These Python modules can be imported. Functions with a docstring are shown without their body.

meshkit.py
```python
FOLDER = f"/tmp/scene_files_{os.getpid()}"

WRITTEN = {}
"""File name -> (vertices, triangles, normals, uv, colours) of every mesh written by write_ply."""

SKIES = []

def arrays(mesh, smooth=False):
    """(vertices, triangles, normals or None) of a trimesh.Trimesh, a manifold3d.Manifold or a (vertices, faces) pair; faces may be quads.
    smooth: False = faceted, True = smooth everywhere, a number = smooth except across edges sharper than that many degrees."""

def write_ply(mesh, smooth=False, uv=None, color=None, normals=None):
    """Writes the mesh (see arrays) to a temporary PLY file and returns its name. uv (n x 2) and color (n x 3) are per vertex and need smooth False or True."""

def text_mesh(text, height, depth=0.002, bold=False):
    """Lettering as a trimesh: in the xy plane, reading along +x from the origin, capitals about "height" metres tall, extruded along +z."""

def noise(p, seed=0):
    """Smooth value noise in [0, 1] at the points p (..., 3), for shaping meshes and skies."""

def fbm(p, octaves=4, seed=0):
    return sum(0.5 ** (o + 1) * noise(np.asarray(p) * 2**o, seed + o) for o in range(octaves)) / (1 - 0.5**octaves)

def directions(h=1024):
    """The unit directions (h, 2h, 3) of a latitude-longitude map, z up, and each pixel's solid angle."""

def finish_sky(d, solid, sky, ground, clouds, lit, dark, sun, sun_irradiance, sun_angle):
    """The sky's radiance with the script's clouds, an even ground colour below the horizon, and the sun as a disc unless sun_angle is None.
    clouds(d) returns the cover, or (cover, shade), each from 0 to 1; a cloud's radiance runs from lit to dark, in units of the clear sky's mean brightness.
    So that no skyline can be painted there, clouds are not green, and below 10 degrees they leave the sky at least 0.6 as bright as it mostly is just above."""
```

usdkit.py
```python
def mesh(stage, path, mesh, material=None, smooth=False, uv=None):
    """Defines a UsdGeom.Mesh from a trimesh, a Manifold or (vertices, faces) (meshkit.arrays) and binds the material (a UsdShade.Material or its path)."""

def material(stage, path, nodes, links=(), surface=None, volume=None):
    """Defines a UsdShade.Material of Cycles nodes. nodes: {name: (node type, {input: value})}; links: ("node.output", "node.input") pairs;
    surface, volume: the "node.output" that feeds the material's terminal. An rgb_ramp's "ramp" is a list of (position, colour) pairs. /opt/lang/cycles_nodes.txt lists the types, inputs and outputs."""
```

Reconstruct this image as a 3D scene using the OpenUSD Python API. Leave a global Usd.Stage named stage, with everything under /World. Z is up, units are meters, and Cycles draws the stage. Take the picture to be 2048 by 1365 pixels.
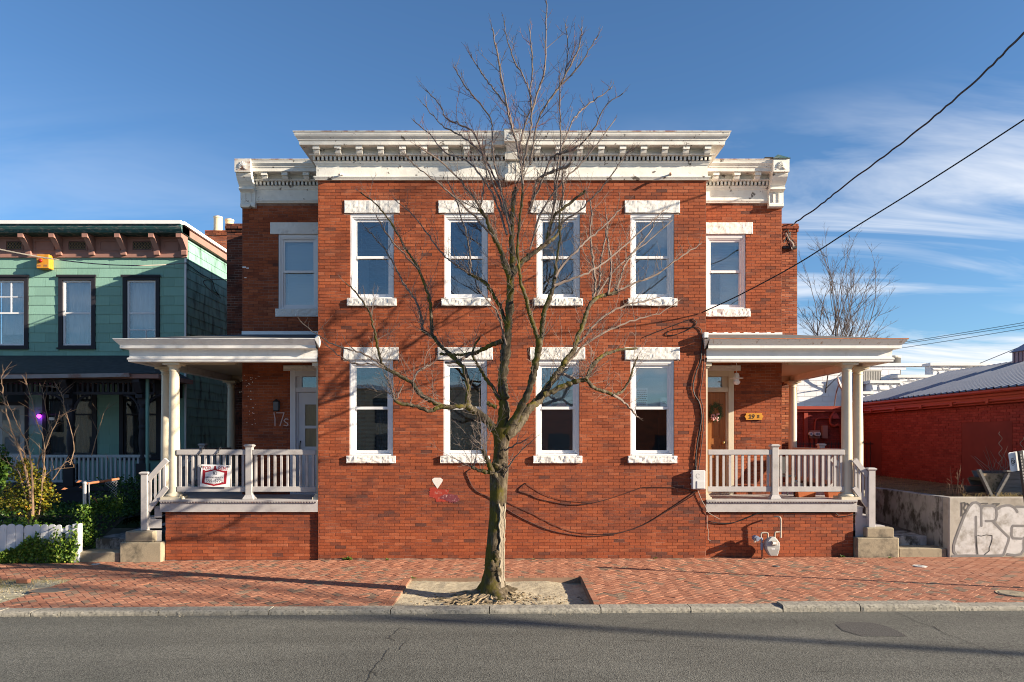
import math, random
import numpy as np, trimesh, manifold3d
import usdkit, meshkit
from shapely.geometry import Polygon, LineString, Point, box as sbox
from shapely.ops import unary_union
from shapely import affinity
from pxr import Usd, UsdGeom, UsdLux, UsdShade, Gf, Sdf, Vt

stage = Usd.Stage.CreateInMemory()
UsdGeom.SetStageUpAxis(stage, 'Z'); UsdGeom.SetStageMetersPerUnit(stage, 1.0)
UsdGeom.Xform.Define(stage, '/World')
R = random.Random(7)
rng = np.random.default_rng(11)

# ---------------------------------------------------------------- camera, sky, sun, exposure
EXPOSURE = 1.56
SKY = 0.05
SUN = 1.25
S_AZ = 1.859                       # atan2(x, y) of the direction towards the sun
S_EL = math.radians(18.0)
SUN_DIR = np.array([math.sin(S_AZ) * math.cos(S_EL), math.cos(S_AZ) * math.cos(S_EL), math.sin(S_EL)])
H0, FPX, D0 = 2.35, 1400.0, 14.0   # eye height, focal length in picture pixels (2048 wide), distance to the facade (y = 0)
cam = UsdGeom.Camera.Define(stage, '/World/camera')
cam.AddTranslateOp().Set(Gf.Vec3d(0, -D0, H0)); cam.AddRotateXOp().Set(90.0)
cam.CreateHorizontalApertureAttr(36.0); cam.CreateVerticalApertureAttr(36.0 * 682 / 1024)
cam.CreateFocalLengthAttr(36.0 * FPX / 2048)
cam.CreateVerticalApertureOffsetAttr((880 - 682.5) / 2048 * 36.0)
cam.CreateClippingRangeAttr(Gf.Vec2f(0.1, 5000)); cam.CreateExposureAttr(EXPOSURE)

dome = UsdLux.DomeLight.Define(stage, '/World/sky'); dome.CreateIntensityAttr(1.0)
dome.GetPrim().SetCustomDataByKey('kind', 'structure')
sun = UsdLux.DistantLight.Define(stage, '/World/sun')
sun.CreateIntensityAttr(SUN); sun.CreateAngleAttr(0.53); sun.CreateColorAttr(Gf.Vec3f(1.0, 0.85, 0.66))
sun.GetPrim().CreateAttribute('inputs:normalize', Sdf.ValueTypeNames.Bool).Set(True)
_z = SUN_DIR; _x = np.cross([0, 0, 1.0], _z); _x /= np.linalg.norm(_x); _y = np.cross(_z, _x)
sun.AddTransformOp().Set(Gf.Matrix4d(*[float(a) for r in ((*_x, 0), (*_y, 0), (*_z, 0), (0, 0, 0, 1)) for a in r]))

def P(u, v, y):                    # a point of the plane y (metres) seen at a given bearing
    D = D0 + y
    return np.array([(u - 1024) * D / FPX, y, H0 + (880 - v) * D / FPX])

# ---------------------------------------------------------------- materials
UsdGeom.Scope.Define(stage, '/World/Looks')
MAT = {}
def material(name, nodes, links, surface, volume=None):
    MAT[name] = usdkit.material(stage, '/World/Looks/' + name, nodes, links, surface=surface, volume=volume)
    return name
def c3(c, k=1.0): return tuple(min(1.0, max(0.0, x * k)) for x in c)

def sky_material():
    n = {"tc": ("texture_coordinate", {}),
         "sky": ("sky_texture", {"sky_type": "single_scattering", "sun_disc": False, "sun_elevation": S_EL, "sun_rotation": S_AZ, "altitude": 100.0, "air_density": 1.0, "aerosol_density": 0.45, "ozone_density": 3.0}),
         "sep": ("separate_xyz", {}),
         # cirrus: noise on the direction projected to a high layer, drawn out along the wind
         "zc": ("math", {"math_type": "maximum", "value2": 0.03}),
         "za": ("math", {"math_type": "add", "value2": 0.12}),
         "px": ("math", {"math_type": "divide"}), "py": ("math", {"math_type": "divide"}),
         "cmb": ("combine_xyz", {"z": 0.0}),
         "map": ("mapping", {"mapping_type": "point", "rotation": (0, 0, 0.25), "scale": (0.62, 1.9, 1.0), "location": (1.7, 0.55, 0.0)}),
         "n1": ("noise_texture", {"scale": 1.15, "detail": 9.0, "roughness": 0.6, "distortion": 0.7}),
         "n2": ("noise_texture", {"scale": 0.55, "detail": 3.0, "roughness": 0.5}),
         "r1": ("map_range", {"from_min": 0.40, "from_max": 0.66, "to_min": 0.0, "to_max": 1.0, "clamp": True}),
         "r2": ("map_range", {"from_min": 0.30, "from_max": 0.52, "to_min": 0.0, "to_max": 1.0, "clamp": True}),
         "low": ("map_range", {"from_min": 0.42, "from_max": 0.20, "to_min": 0.0, "to_max": 1.0, "clamp": True}),
         "side": ("map_range", {"from_min": -0.30, "from_max": 0.5, "to_min": 0.2, "to_max": 1.0, "clamp": True}),
         "m1": ("math", {"math_type": "multiply"}), "m2": ("math", {"math_type": "multiply"}), "m3": ("math", {"math_type": "multiply"}),
         "m4": ("math", {"math_type": "multiply", "value2": 1.5, "use_clamp": True}),
         "tint": ("mix", {"mix_type": "multiply", "fac": 1.0, "color2": (0.77, 1.01, 1.20)}),
         "mix": ("mix", {"mix_type": "mix", "color2": (6.6, 6.9, 7.4)}),
         "bg": ("background_shader", {"strength": SKY})}
    l = [("tc.generated", "sep.vector"), ("sep.z", "zc.value1"), ("zc.value", "za.value1"), ("sep.x", "px.value1"), ("za.value", "px.value2"), ("sep.y", "py.value1"), ("za.value", "py.value2"),
         ("px.value", "cmb.x"), ("py.value", "cmb.y"), ("cmb.vector", "map.vector"), ("map.vector", "n1.vector"), ("cmb.vector", "n2.vector"),
         ("n1.fac", "r1.value"), ("n2.fac", "r2.value"), ("sep.z", "low.value"), ("sep.x", "side.value"),
         ("r1.result", "m1.value1"), ("r2.result", "m1.value2"), ("m1.value", "m2.value1"), ("low.result", "m2.value2"), ("m2.value", "m3.value1"), ("side.result", "m3.value2"), ("m3.value", "m4.value1"),
         ("m4.value", "mix.fac"), ("sky.color", "tint.color1"), ("tint.color", "mix.color1"), ("mix.color", "bg.color")]
    material('sky_air', n, l, "bg.background")
sky_material()
UsdShade.MaterialBindingAPI.Apply(dome.GetPrim()).Bind(MAT['sky_air'])

def plain(name, col, rough=0.6, vary=0.15, vscale=2.5, col2=None, c2_at=(0.55, 0.75), c2scale=6.0, bump=0.0, bscale=60.0, metallic=0.0, spec=0.3, stretch=None, detail=6.0, bdist=0.01, tone=0.0):
    """A painted or natural surface: broad tonal drift, optional second colour in worn patches, fine relief."""
    n = {"g": ("geometry", {}), "n1": ("noise_texture", {"scale": vscale, "detail": detail, "roughness": 0.6}),
         "r1": ("rgb_ramp", {"ramp": [(0.25, c3(col, 1 - vary)), (0.75, c3(col, 1 + vary))]}),
         "p": ("principled_bsdf", {"roughness": rough, "metallic": metallic, "specular_ior_level": spec})}
    l = [("n1.fac", "r1.fac")]
    vec = "g.position"
    if stretch:
        n["mp"] = ("mapping", {"mapping_type": "point", "scale": stretch}); l.append(("g.position", "mp.vector")); vec = "mp.vector"
    l.append((vec, "n1.vector")); out = "r1.color"
    if col2 is not None:
        n["n2"] = ("noise_texture", {"scale": c2scale, "detail": 8.0, "roughness": 0.65})
        n["mr"] = ("map_range", {"from_min": c2_at[0], "from_max": c2_at[1], "to_min": 0.0, "to_max": 1.0, "clamp": True})
        n["mx"] = ("mix", {"mix_type": "mix", "color2": c3(col2)})
        l += [(vec, "n2.vector"), ("n2.fac", "mr.value"), ("mr.result", "mx.fac"), (out, "mx.color1")]; out = "mx.color"
    if tone:
        n["at"] = ("attribute", {"attribute": "tone"}); n["sp"] = ("separate_color", {})
        n["tr"] = ("map_range", {"from_min": 0.0, "from_max": 1.0, "to_min": 1 - tone, "to_max": 1 + tone})
        l += [("at.color", "sp.color"), ("sp.r", "tr.value"), (out, "tm.vector1"), ("tr.result", "tm.scale")]; out = "tm.vector"
        n["tm"] = ("vector_math", {"math_type": "scale"})
    l.append((out, "p.base_color"))
    if bump:
        n["nb"] = ("noise_texture", {"scale": bscale, "detail": 5.0, "roughness": 0.6}); n["b"] = ("bump", {"strength": bump, "distance": bdist})
        l += [(vec, "nb.vector"), ("nb.fac", "b.height"), ("b.normal", "p.normal")]
    return material(name, n, l, "p.BSDF")

def brick_material(name, ramp, dirt=(0.05, 0.03, 0.028), dirt_amt=0.55, dirt_at=(0.5, 0.72), pale=None, band=None, rough=0.85):
    """Fired brick: each brick's own tone from the mesh's 'tone', mottling, soot and lime bloom in patches of their own shape; band adds a soot zone between heights."""
    n = {"g": ("geometry", {}), "at": ("attribute", {"attribute": "tone"}), "sp": ("separate_color", {}),
         "rp": ("rgb_ramp", {"ramp": ramp}),
         "n1": ("noise_texture", {"scale": 38.0, "detail": 4.0, "roughness": 0.7}),
         "v1": ("map_range", {"from_min": 0.3, "from_max": 0.7, "to_min": 0.78, "to_max": 1.2}),
         "sc": ("vector_math", {"math_type": "scale"}),
         "mp": ("mapping", {"mapping_type": "point", "scale": (1.0, 1.0, 3.0)}),
         "n2": ("noise_texture", {"scale": 1.3, "detail": 8.0, "roughness": 0.65}),
         "d1": ("map_range", {"from_min": dirt_at[0], "from_max": dirt_at[1], "to_min": 0.0, "to_max": dirt_amt, "clamp": True}),
         "dj": ("math", {"math_type": "multiply"}),
         "mx": ("mix", {"mix_type": "mix", "color2": dirt}),
         "nb": ("noise_texture", {"scale": 140.0, "detail": 3.0}), "b": ("bump", {"strength": 0.35, "distance": 0.004}),
         "p": ("principled_bsdf", {"roughness": rough, "specular_ior_level": 0.2})}
    l = [("at.color", "sp.color"), ("sp.r", "rp.fac"), ("g.position", "n1.vector"), ("n1.fac", "v1.value"), ("rp.color", "sc.vector1"), ("v1.result", "sc.scale"),
         ("g.position", "mp.vector"), ("mp.vector", "n2.vector"), ("n2.fac", "d1.value"), ("d1.result", "dj.value1"), ("sp.g", "dj.value2"),
         ("sc.vector", "mx.color1"), ("dj.value", "mx.fac")]
    out = "mx.color"
    if band:
        z0, z1, z2, z3, amt, bc = band
        n.update({"sx": ("separate_xyz", {}), "b0": ("map_range", {"from_min": z0, "from_max": z1, "to_min": 0.0, "to_max": 1.0, "clamp": True}), "b1": ("map_range", {"from_min": z3, "from_max": z2, "to_min": 0.0, "to_max": 1.0, "clamp": True}),
                  "bm": ("math", {"math_type": "multiply"}), "n3": ("noise_texture", {"scale": 2.2, "detail": 7.0, "roughness": 0.7}), "b3": ("map_range", {"from_min": 0.42, "from_max": 0.66, "to_min": 0.0, "to_max": amt, "clamp": True}),
                  "bn": ("math", {"math_type": "multiply"}), "bt": ("math", {"math_type": "multiply"}), "mb": ("mix", {"mix_type": "mix", "color2": bc})})
        l += [("g.position", "sx.vector"), ("sx.z", "b0.value"), ("sx.z", "b1.value"), ("b0.result", "bm.value1"), ("b1.result", "bm.value2"), ("mp.vector", "n3.vector"), ("n3.fac", "b3.value"), ("b3.result", "bn.value1"), ("bm.value", "bn.value2"),
              ("bn.value", "bt.value1"), ("sp.b", "bt.value2"), (out, "mb.color1"), ("bt.value", "mb.fac")]; out = "mb.color"
    if pale:
        n.update({"n4": ("noise_texture", {"scale": 2.0, "detail": 9.0, "roughness": 0.75}), "w1": ("map_range", {"from_min": 0.57, "from_max": 0.76, "to_min": 0.0, "to_max": 0.28, "clamp": True}), "mw": ("mix", {"mix_type": "mix", "color2": pale})})
        l += [("g.position", "n4.vector"), ("n4.fac", "w1.value"), ("w1.result", "mw.fac"), (out, "mw.color1")]; out = "mw.color"
    l += [(out, "p.base_color"), ("g.position", "nb.vector"), ("nb.fac", "b.height"), ("b.normal", "p.normal")]
    return material(name, n, l, "p.BSDF")

brick_material('pressed_brick', [(0.0, (0.10, 0.042, 0.032)), (0.12, (0.145, 0.047, 0.028)), (0.25, (0.225, 0.057, 0.025)), (0.5, (0.275, 0.070, 0.029)), (0.8, (0.305, 0.080, 0.032)), (1.0, (0.34, 0.105, 0.05))], dirt=(0.085, 0.033, 0.024), dirt_amt=0.85, dirt_at=(0.47, 0.70), pale=(0.33, 0.165, 0.12), band=(0.35, 0.8, 1.35, 1.95, 0.9, (0.07, 0.034, 0.032)))
brick_material('common_brick', [(0.0, (0.13, 0.04, 0.024)), (0.4, (0.26, 0.075, 0.035)), (0.75, (0.33, 0.10, 0.045)), (1.0, (0.40, 0.16, 0.08))], dirt=(0.035, 0.024, 0.02), dirt_amt=0.85, dirt_at=(0.46, 0.66))
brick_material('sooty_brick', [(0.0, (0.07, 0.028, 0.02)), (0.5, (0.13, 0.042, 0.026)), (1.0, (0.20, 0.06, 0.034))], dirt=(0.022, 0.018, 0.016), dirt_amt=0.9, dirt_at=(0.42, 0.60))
brick_material('painted_brick', [(0.0, (0.17, 0.028, 0.022)), (0.5, (0.215, 0.036, 0.028)), (1.0, (0.26, 0.05, 0.038))], dirt=(0.10, 0.028, 0.022), dirt_amt=0.5)
brick_material('paver_brick', [(0.0, (0.165, 0.118, 0.085)), (0.13, (0.205, 0.142, 0.10)), (0.15, (0.265, 0.112, 0.070)), (0.6, (0.305, 0.135, 0.083)), (1.0, (0.345, 0.172, 0.112))], dirt=(0.21, 0.14, 0.105), dirt_amt=0.6, dirt_at=(0.52, 0.74), pale=(0.36, 0.25, 0.19), rough=0.8)
plain('mortar', (0.40, 0.26, 0.19), 0.9, 0.3, 3.0, col2=(0.11, 0.045, 0.03), c2_at=(0.41, 0.54), c2scale=2.6)
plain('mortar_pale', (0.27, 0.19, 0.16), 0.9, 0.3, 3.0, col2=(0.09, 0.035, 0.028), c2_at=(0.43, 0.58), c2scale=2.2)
plain('mortar_red', (0.15, 0.026, 0.02), 0.8, 0.2)
plain('joint_sand', (0.22, 0.145, 0.10), 0.95, 0.3, 4.0)
plain('white_paint', (0.70, 0.695, 0.67), 0.5, 0.09, 4.0, col2=(0.44, 0.42, 0.37), c2_at=(0.58, 0.8), c2scale=2.5)
plain('old_white_paint', (0.69, 0.675, 0.62), 0.6, 0.13, 5.0, col2=(0.16, 0.14, 0.12), c2_at=(0.615, 0.64), c2scale=5.5, bump=0.2, bscale=30)
plain('rust_streaked', (0.70, 0.685, 0.64), 0.6, 0.07, 3.0, col2=(0.34, 0.19, 0.09), c2_at=(0.56, 0.70), c2scale=3.0, stretch=(5, 5, .6))
plain('path_shade_dark', (0.075, 0.072, 0.066), 0.9, 0.3, 3.0)  # near-black concrete: the shade on the side paths is put into the colour
plain('rusty_edge', (0.66, 0.62, 0.55), 0.6, 0.1, 3.0, col2=(0.33, 0.14, 0.07), c2_at=(0.48, 0.60), c2scale=5.0)
plain('rust_metal', (0.34, 0.13, 0.06), 0.8, 0.3, 8.0, col2=(0.45, 0.33, 0.24), c2_at=(0.60, 0.70), c2scale=9.0)
plain('stone_white', (0.68, 0.665, 0.63), 0.85, 0.06, 5.0, col2=(0.50, 0.465, 0.42), c2_at=(0.57, 0.80), c2scale=5.0, bump=0.2, bscale=30)
plain('vinyl_white', (0.72, 0.72, 0.73), 0.4, 0.03, 3.0)
plain('cream_paint', (0.54, 0.485, 0.37), 0.55, 0.06, 3.0, col2=(0.48, 0.42, 0.33), c2_at=(0.62, 0.8), c2scale=4)
plain('grey_paint', (0.40, 0.385, 0.38), 0.55, 0.09, 4.0, col2=(0.27, 0.255, 0.245), c2_at=(0.54, 0.75), c2scale=3)
plain('ceiling_paint', (0.53, 0.45, 0.34), 0.6, 0.05)
plain('flash_white', (0.74, 0.74, 0.73), 0.45, 0.06, 3.0)
plain('roof_tar', (0.10, 0.10, 0.10), 0.9, 0.2)
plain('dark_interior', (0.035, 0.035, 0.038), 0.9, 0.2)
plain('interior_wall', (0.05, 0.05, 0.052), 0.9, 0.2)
plain('blind_slat', (0.16, 0.175, 0.18), 0.5, 0.05)
plain('roller_blind', (0.72, 0.76, 0.76), 0.7, 0.05, 1.5)
plain('curtain', (0.40, 0.40, 0.42), 0.9, 0.1, 3.0)
plain('curtain_dark', (0.07, 0.07, 0.07), 0.9, 0.2, 3.0)
plain('screen_grey', (0.10, 0.11, 0.12), 0.6, 0.05)
plain('wood_door', (0.30, 0.115, 0.028), 0.45, 0.3, 3.0, stretch=(14, 14, 0.8), detail=6.0)
plain('door_blue_white', (0.60, 0.62, 0.66), 0.45, 0.04)
plain('plywood', (0.34, 0.22, 0.10), 0.6, 0.35, 5.0, stretch=(3, 1, 0.6))
plain('brass', (0.62, 0.43, 0.16), 0.3, 0.1, metallic=0.9)
plain('black_metal', (0.018, 0.018, 0.02), 0.5, 0.2, spec=0.4)
plain('cable_black', (0.012, 0.012, 0.014), 0.6, 0.1)
plain('cable_brown', (0.05, 0.022, 0.018), 0.7, 0.1)
plain('cable_grey', (0.25, 0.23, 0.20), 0.6, 0.1)
plain('galvanized', (0.42, 0.43, 0.44), 0.45, 0.12, 6.0, metallic=0.6, col2=(0.30, 0.26, 0.22), c2_at=(0.6, 0.75))
plain('box_grey', (0.55, 0.56, 0.56), 0.55, 0.05)
plain('pipe_cream', (0.38, 0.335, 0.27), 0.6, 0.2, 8.0, col2=(0.24, 0.13, 0.08), c2_at=(0.56, 0.7), c2scale=14)
plain('meter_body', (0.36, 0.37, 0.36), 0.5, 0.08, 6.0)
plain('regulator_blue', (0.20, 0.24, 0.32), 0.5, 0.1)
plain('sign_white', (0.80, 0.80, 0.80), 0.4, 0.02)
plain('sign_red', (0.33, 0.02, 0.03), 0.45, 0.03)
plain('sign_black', (0.015, 0.015, 0.017), 0.5, 0.05)
plain('plaque_wood', (0.52, 0.24, 0.035), 0.35, 0.2, 4.0, stretch=(1.5, 4, 9))
plain('chalk_paint', (0.50, 0.40, 0.40), 0.8, 0.15, 20.0)
plain('paint_diamond', (0.62, 0.60, 0.57), 0.8, 0.12, 12.0)
plain('paint_red_patch', (0.30, 0.035, 0.022), 0.8, 0.25, 9.0, col2=(0.34, 0.15, 0.12), c2_at=(0.55, 0.65), c2scale=12)
plain('paint_purple_patch', (0.15, 0.035, 0.045), 0.8, 0.3, 14.0, col2=(0.40, 0.24, 0.22), c2_at=(0.55, 0.62), c2scale=18)
plain('wreath_green', (0.05, 0.075, 0.028), 0.8, 0.3, 20)
plain('flower_pink', (0.66, 0.38, 0.36), 0.8, 0.2, 20)
plain('terracotta', (0.44, 0.13, 0.05), 0.8, 0.12)
# neighbouring houses
plain('siding_green', (0.205, 0.37, 0.30), 0.75, 0.07, 3.0, stretch=(14, 14, 0.5), bump=0.5, bscale=9.0, tone=0.09, bdist=0.006)
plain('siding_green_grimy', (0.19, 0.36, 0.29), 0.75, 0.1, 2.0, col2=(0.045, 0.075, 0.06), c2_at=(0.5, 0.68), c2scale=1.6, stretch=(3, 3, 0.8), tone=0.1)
plain('trim_black', (0.022, 0.020, 0.026), 0.6, 0.2, col2=(0.06, 0.05, 0.05), c2_at=(0.6, 0.75))
plain('trim_mauve', (0.29, 0.155, 0.125), 0.65, 0.12, 4.0)
plain('trim_teal_worn', (0.028, 0.085, 0.085), 0.7, 0.3, 4.0, col2=(0.16, 0.16, 0.15), c2_at=(0.52, 0.62), c2scale=7, stretch=(1, 1, 3))
plain('lattice_gold', (0.26, 0.19, 0.10), 0.7, 0.2, 15)
plain('coping_white', (0.70, 0.70, 0.69), 0.5, 0.06)
plain('shingle_dark', (0.045, 0.05, 0.05), 0.95, 0.35, 7.0, bump=0.5, bscale=50)
plain('gutter_grey', (0.26, 0.24, 0.24), 0.5, 0.2, 3.0, col2=(0.20, 0.12, 0.10), c2_at=(0.5, 0.6), c2scale=2)
plain('chimney_pot', (0.60, 0.48, 0.32), 0.7, 0.08)
plain('alarm_yellow', (0.55, 0.24, 0.025), 0.55, 0.15, 8.0, col2=(0.25, 0.10, 0.05), c2_at=(0.66, 0.75))
plain('alarm_red', (0.25, 0.012, 0.012), 0.3, 0.05)
plain('rail_white_dim', (0.40, 0.42, 0.43), 0.6, 0.1)
plain('metal_roof', (0.20, 0.225, 0.275), 0.45, 0.08, 3.0, metallic=0.3)
plain('red_trim', (0.27, 0.042, 0.022), 0.5, 0.12, 3.0)
plain('white_siding', (0.70, 0.70, 0.71), 0.7, 0.05, tone=0.05)
plain('white_stone', (0.72, 0.72, 0.72), 0.9, 0.08, 3.0, bump=0.3, bscale=10, tone=0.12)
plain('ac_beige', (0.40, 0.385, 0.35), 0.6, 0.1)
plain('ac_dark', (0.06, 0.06, 0.06), 0.8, 0.2)
plain('tan_stucco', (0.42, 0.31, 0.19), 0.8, 0.06)
# ground
plain('concrete_old', (0.30, 0.255, 0.18), 0.92, 0.18, 3.0, col2=(0.085, 0.075, 0.058), c2_at=(0.46, 0.66), c2scale=3.0, bump=0.5, bscale=70)
plain('concrete_wall', (0.36, 0.335, 0.29), 0.92, 0.14, 3.0, col2=(0.22, 0.195, 0.16), c2_at=(0.48, 0.72), c2scale=2.2, bump=0.4, bscale=60)
plain('concrete_grime_shade', (0.27, 0.265, 0.26), 0.92, 0.3, 3.5, col2=(0.06, 0.057, 0.05), c2_at=(0.47, 0.60), c2scale=4.2, stretch=(1, 1, 0.6), bump=0.4, bscale=40)  # real stains on the return wall; its dark tone paints shade on upper steps
plain('graffiti_white', (0.47, 0.465, 0.46), 0.75, 0.16, 5.0, col2=(0.25, 0.235, 0.21), c2_at=(0.46, 0.66), c2scale=5.5)
plain('graffiti_grey', (0.16, 0.155, 0.155), 0.75, 0.12, 6.0)
plain('graffiti_dark', (0.09, 0.085, 0.08), 0.8, 0.2, 8.0)
plain('granite_kerb', (0.27, 0.255, 0.215), 0.85, 0.2, 9.0, col2=(0.10, 0.095, 0.08), c2_at=(0.50, 0.66), c2scale=30, bump=0.4, bscale=55)
plain('sand_soil', (0.37, 0.325, 0.235), 0.98, 0.14, 3.0, col2=(0.20, 0.155, 0.10), c2_at=(0.50, 0.72), c2scale=16, bump=0.8, bscale=45)
plain('gravel', (0.33, 0.305, 0.225), 0.98, 0.4, 30.0, col2=(0.16, 0.15, 0.06), c2_at=(0.52, 0.66), c2scale=3.5, bump=0.9, bscale=60)
plain('dry_grass', (0.15, 0.105, 0.055), 0.98, 0.35, 8.0, col2=(0.045, 0.045, 0.02), c2_at=(0.48, 0.62), c2scale=3.5, bump=0.8, bscale=30)
plain('yard_soil', (0.045, 0.04, 0.025), 0.98, 0.3, 5.0)
plain('earth', (0.12, 0.10, 0.07), 0.98, 0.3, 0.4)
plain('root_wood', (0.24, 0.185, 0.12), 0.9, 0.3, 12.0, col2=(0.09, 0.075, 0.04), c2_at=(0.5, 0.62), c2scale=14, bump=0.6, bscale=40)
plain('weathered_wood', (0.13, 0.125, 0.12), 0.85, 0.3, 4.0, stretch=(1, 4, 9), bump=0.3, bscale=20)
plain('fence_white', (0.66, 0.67, 0.68), 0.6, 0.08, 4.0, col2=(0.30, 0.29, 0.27), c2_at=(0.62, 0.70), c2scale=11, stretch=(2, 2, 0.5))
plain('iron_lid', (0.10, 0.095, 0.09), 0.7, 0.2, 20, bump=0.5, bscale=70)
plain('lid_pale', (0.45, 0.44, 0.42), 0.7, 0.1, 20)
plain('crack_dark', (0.018, 0.018, 0.018), 0.95, 0.2)
plain('patch_asphalt', (0.075, 0.074, 0.072), 0.95, 0.5, 60.0, bump=1.0, bscale=70, bdist=0.02)

def asphalt():
    n = {"g": ("geometry", {}), "n1": ("noise_texture", {"scale": 0.35, "detail": 6.0, "roughness": 0.6}), "r1": ("rgb_ramp", {"ramp": [(0.3, (0.086, 0.087, 0.077)), (0.7, (0.118, 0.118, 0.104))]}),
         "v": ("voronoi_texture", {"scale": 75.0, "randomness": 1.0}), "vs": ("separate_color", {}), "vr": ("map_range", {"from_min": 0.0, "from_max": 1.0, "to_min": 0.55, "to_max": 1.55}), "sc": ("vector_math", {"math_type": "scale"}),
         "st": ("mapping", {"mapping_type": "point", "scale": (0.25, 1.6, 1.0)}), "n2": ("noise_texture", {"scale": 0.9, "detail": 5.0}), "m2": ("map_range", {"from_min": 0.35, "from_max": 0.7, "to_min": 0.86, "to_max": 1.12}), "s2": ("vector_math", {"math_type": "scale"}),
         "n5": ("noise_texture", {"scale": 7.0, "detail": 2.0, "roughness": 0.4}), "m5": ("map_range", {"from_min": 0.70, "from_max": 0.78, "to_min": 1.0, "to_max": 0.6, "clamp": True}), "s5": ("vector_math", {"math_type": "scale"}), "b": ("bump", {"strength": 0.6, "distance": 0.006}), "p": ("principled_bsdf", {"roughness": 0.85, "specular_ior_level": 0.25})}
    l = [("g.position", "n1.vector"), ("n1.fac", "r1.fac"), ("g.position", "v.vector"), ("v.color", "vs.color"), ("vs.r", "vr.value"), ("r1.color", "sc.vector1"), ("vr.result", "sc.scale"),
         ("g.position", "st.vector"), ("st.vector", "n2.vector"), ("n2.fac", "m2.value"), ("sc.vector", "s2.vector1"), ("m2.result", "s2.scale"), ("st.vector", "n5.vector"), ("n5.fac", "m5.value"), ("s2.vector", "s5.vector1"), ("m5.result", "s5.scale"), ("s5.vector", "p.base_color"), ("v.distance", "b.height"), ("b.normal", "p.normal")]
    material('asphalt', n, l, "p.BSDF")
asphalt()

def bark(name, base, moss, pale, mossy):
    n = {"g": ("geometry", {}), "mp": ("mapping", {"mapping_type": "point", "scale": (1, 1, 0.35)}), "n1": ("noise_texture", {"scale": 22.0, "detail": 7.0, "roughness": 0.7}),
         "r1": ("rgb_ramp", {"ramp": [(0.3, c3(base, 0.35)), (0.5, base), (0.68, pale)]}),
         "n2": ("noise_texture", {"scale": 3.2, "detail": 6.0, "roughness": 0.65}), "sn": ("separate_xyz", {}), "nx": ("map_range", {"from_min": 0.7, "from_max": -0.9, "to_min": -0.10, "to_max": 0.14}), "ad": ("math", {"math_type": "add"}),
         "m": ("map_range", {"from_min": 0.58 - mossy, "from_max": 0.70 - mossy, "to_min": 0.0, "to_max": 0.9, "clamp": True}), "mx": ("mix", {"mix_type": "mix", "color2": moss}),
         "b": ("bump", {"strength": 0.8, "distance": 0.012}), "p": ("principled_bsdf", {"roughness": 0.92, "specular_ior_level": 0.15})}
    l = [("g.position", "mp.vector"), ("mp.vector", "n1.vector"), ("n1.fac", "r1.fac"), ("g.position", "n2.vector"), ("g.normal", "sn.vector"), ("sn.x", "nx.value"), ("n2.fac", "ad.value1"), ("nx.result", "ad.value2"), ("ad.value", "m.value"), ("m.result", "mx.fac"), ("r1.color", "mx.color1"),
         ("mx.color", "p.base_color"), ("n1.fac", "b.height"), ("b.normal", "p.normal")]
    material(name, n, l, "p.BSDF")
bark('trunk_bark', (0.062, 0.048, 0.031), (0.085, 0.072, 0.011), (0.15, 0.125, 0.09), 0.08)
bark('limb_bark', (0.062, 0.05, 0.034), (0.105, 0.09, 0.012), (0.14, 0.12, 0.085), 0.11)
plain('bare_wood', (0.17, 0.145, 0.11), 0.85, 0.35, 7.0, stretch=(3, 3, 0.5), bump=0.6, bscale=18)
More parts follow.
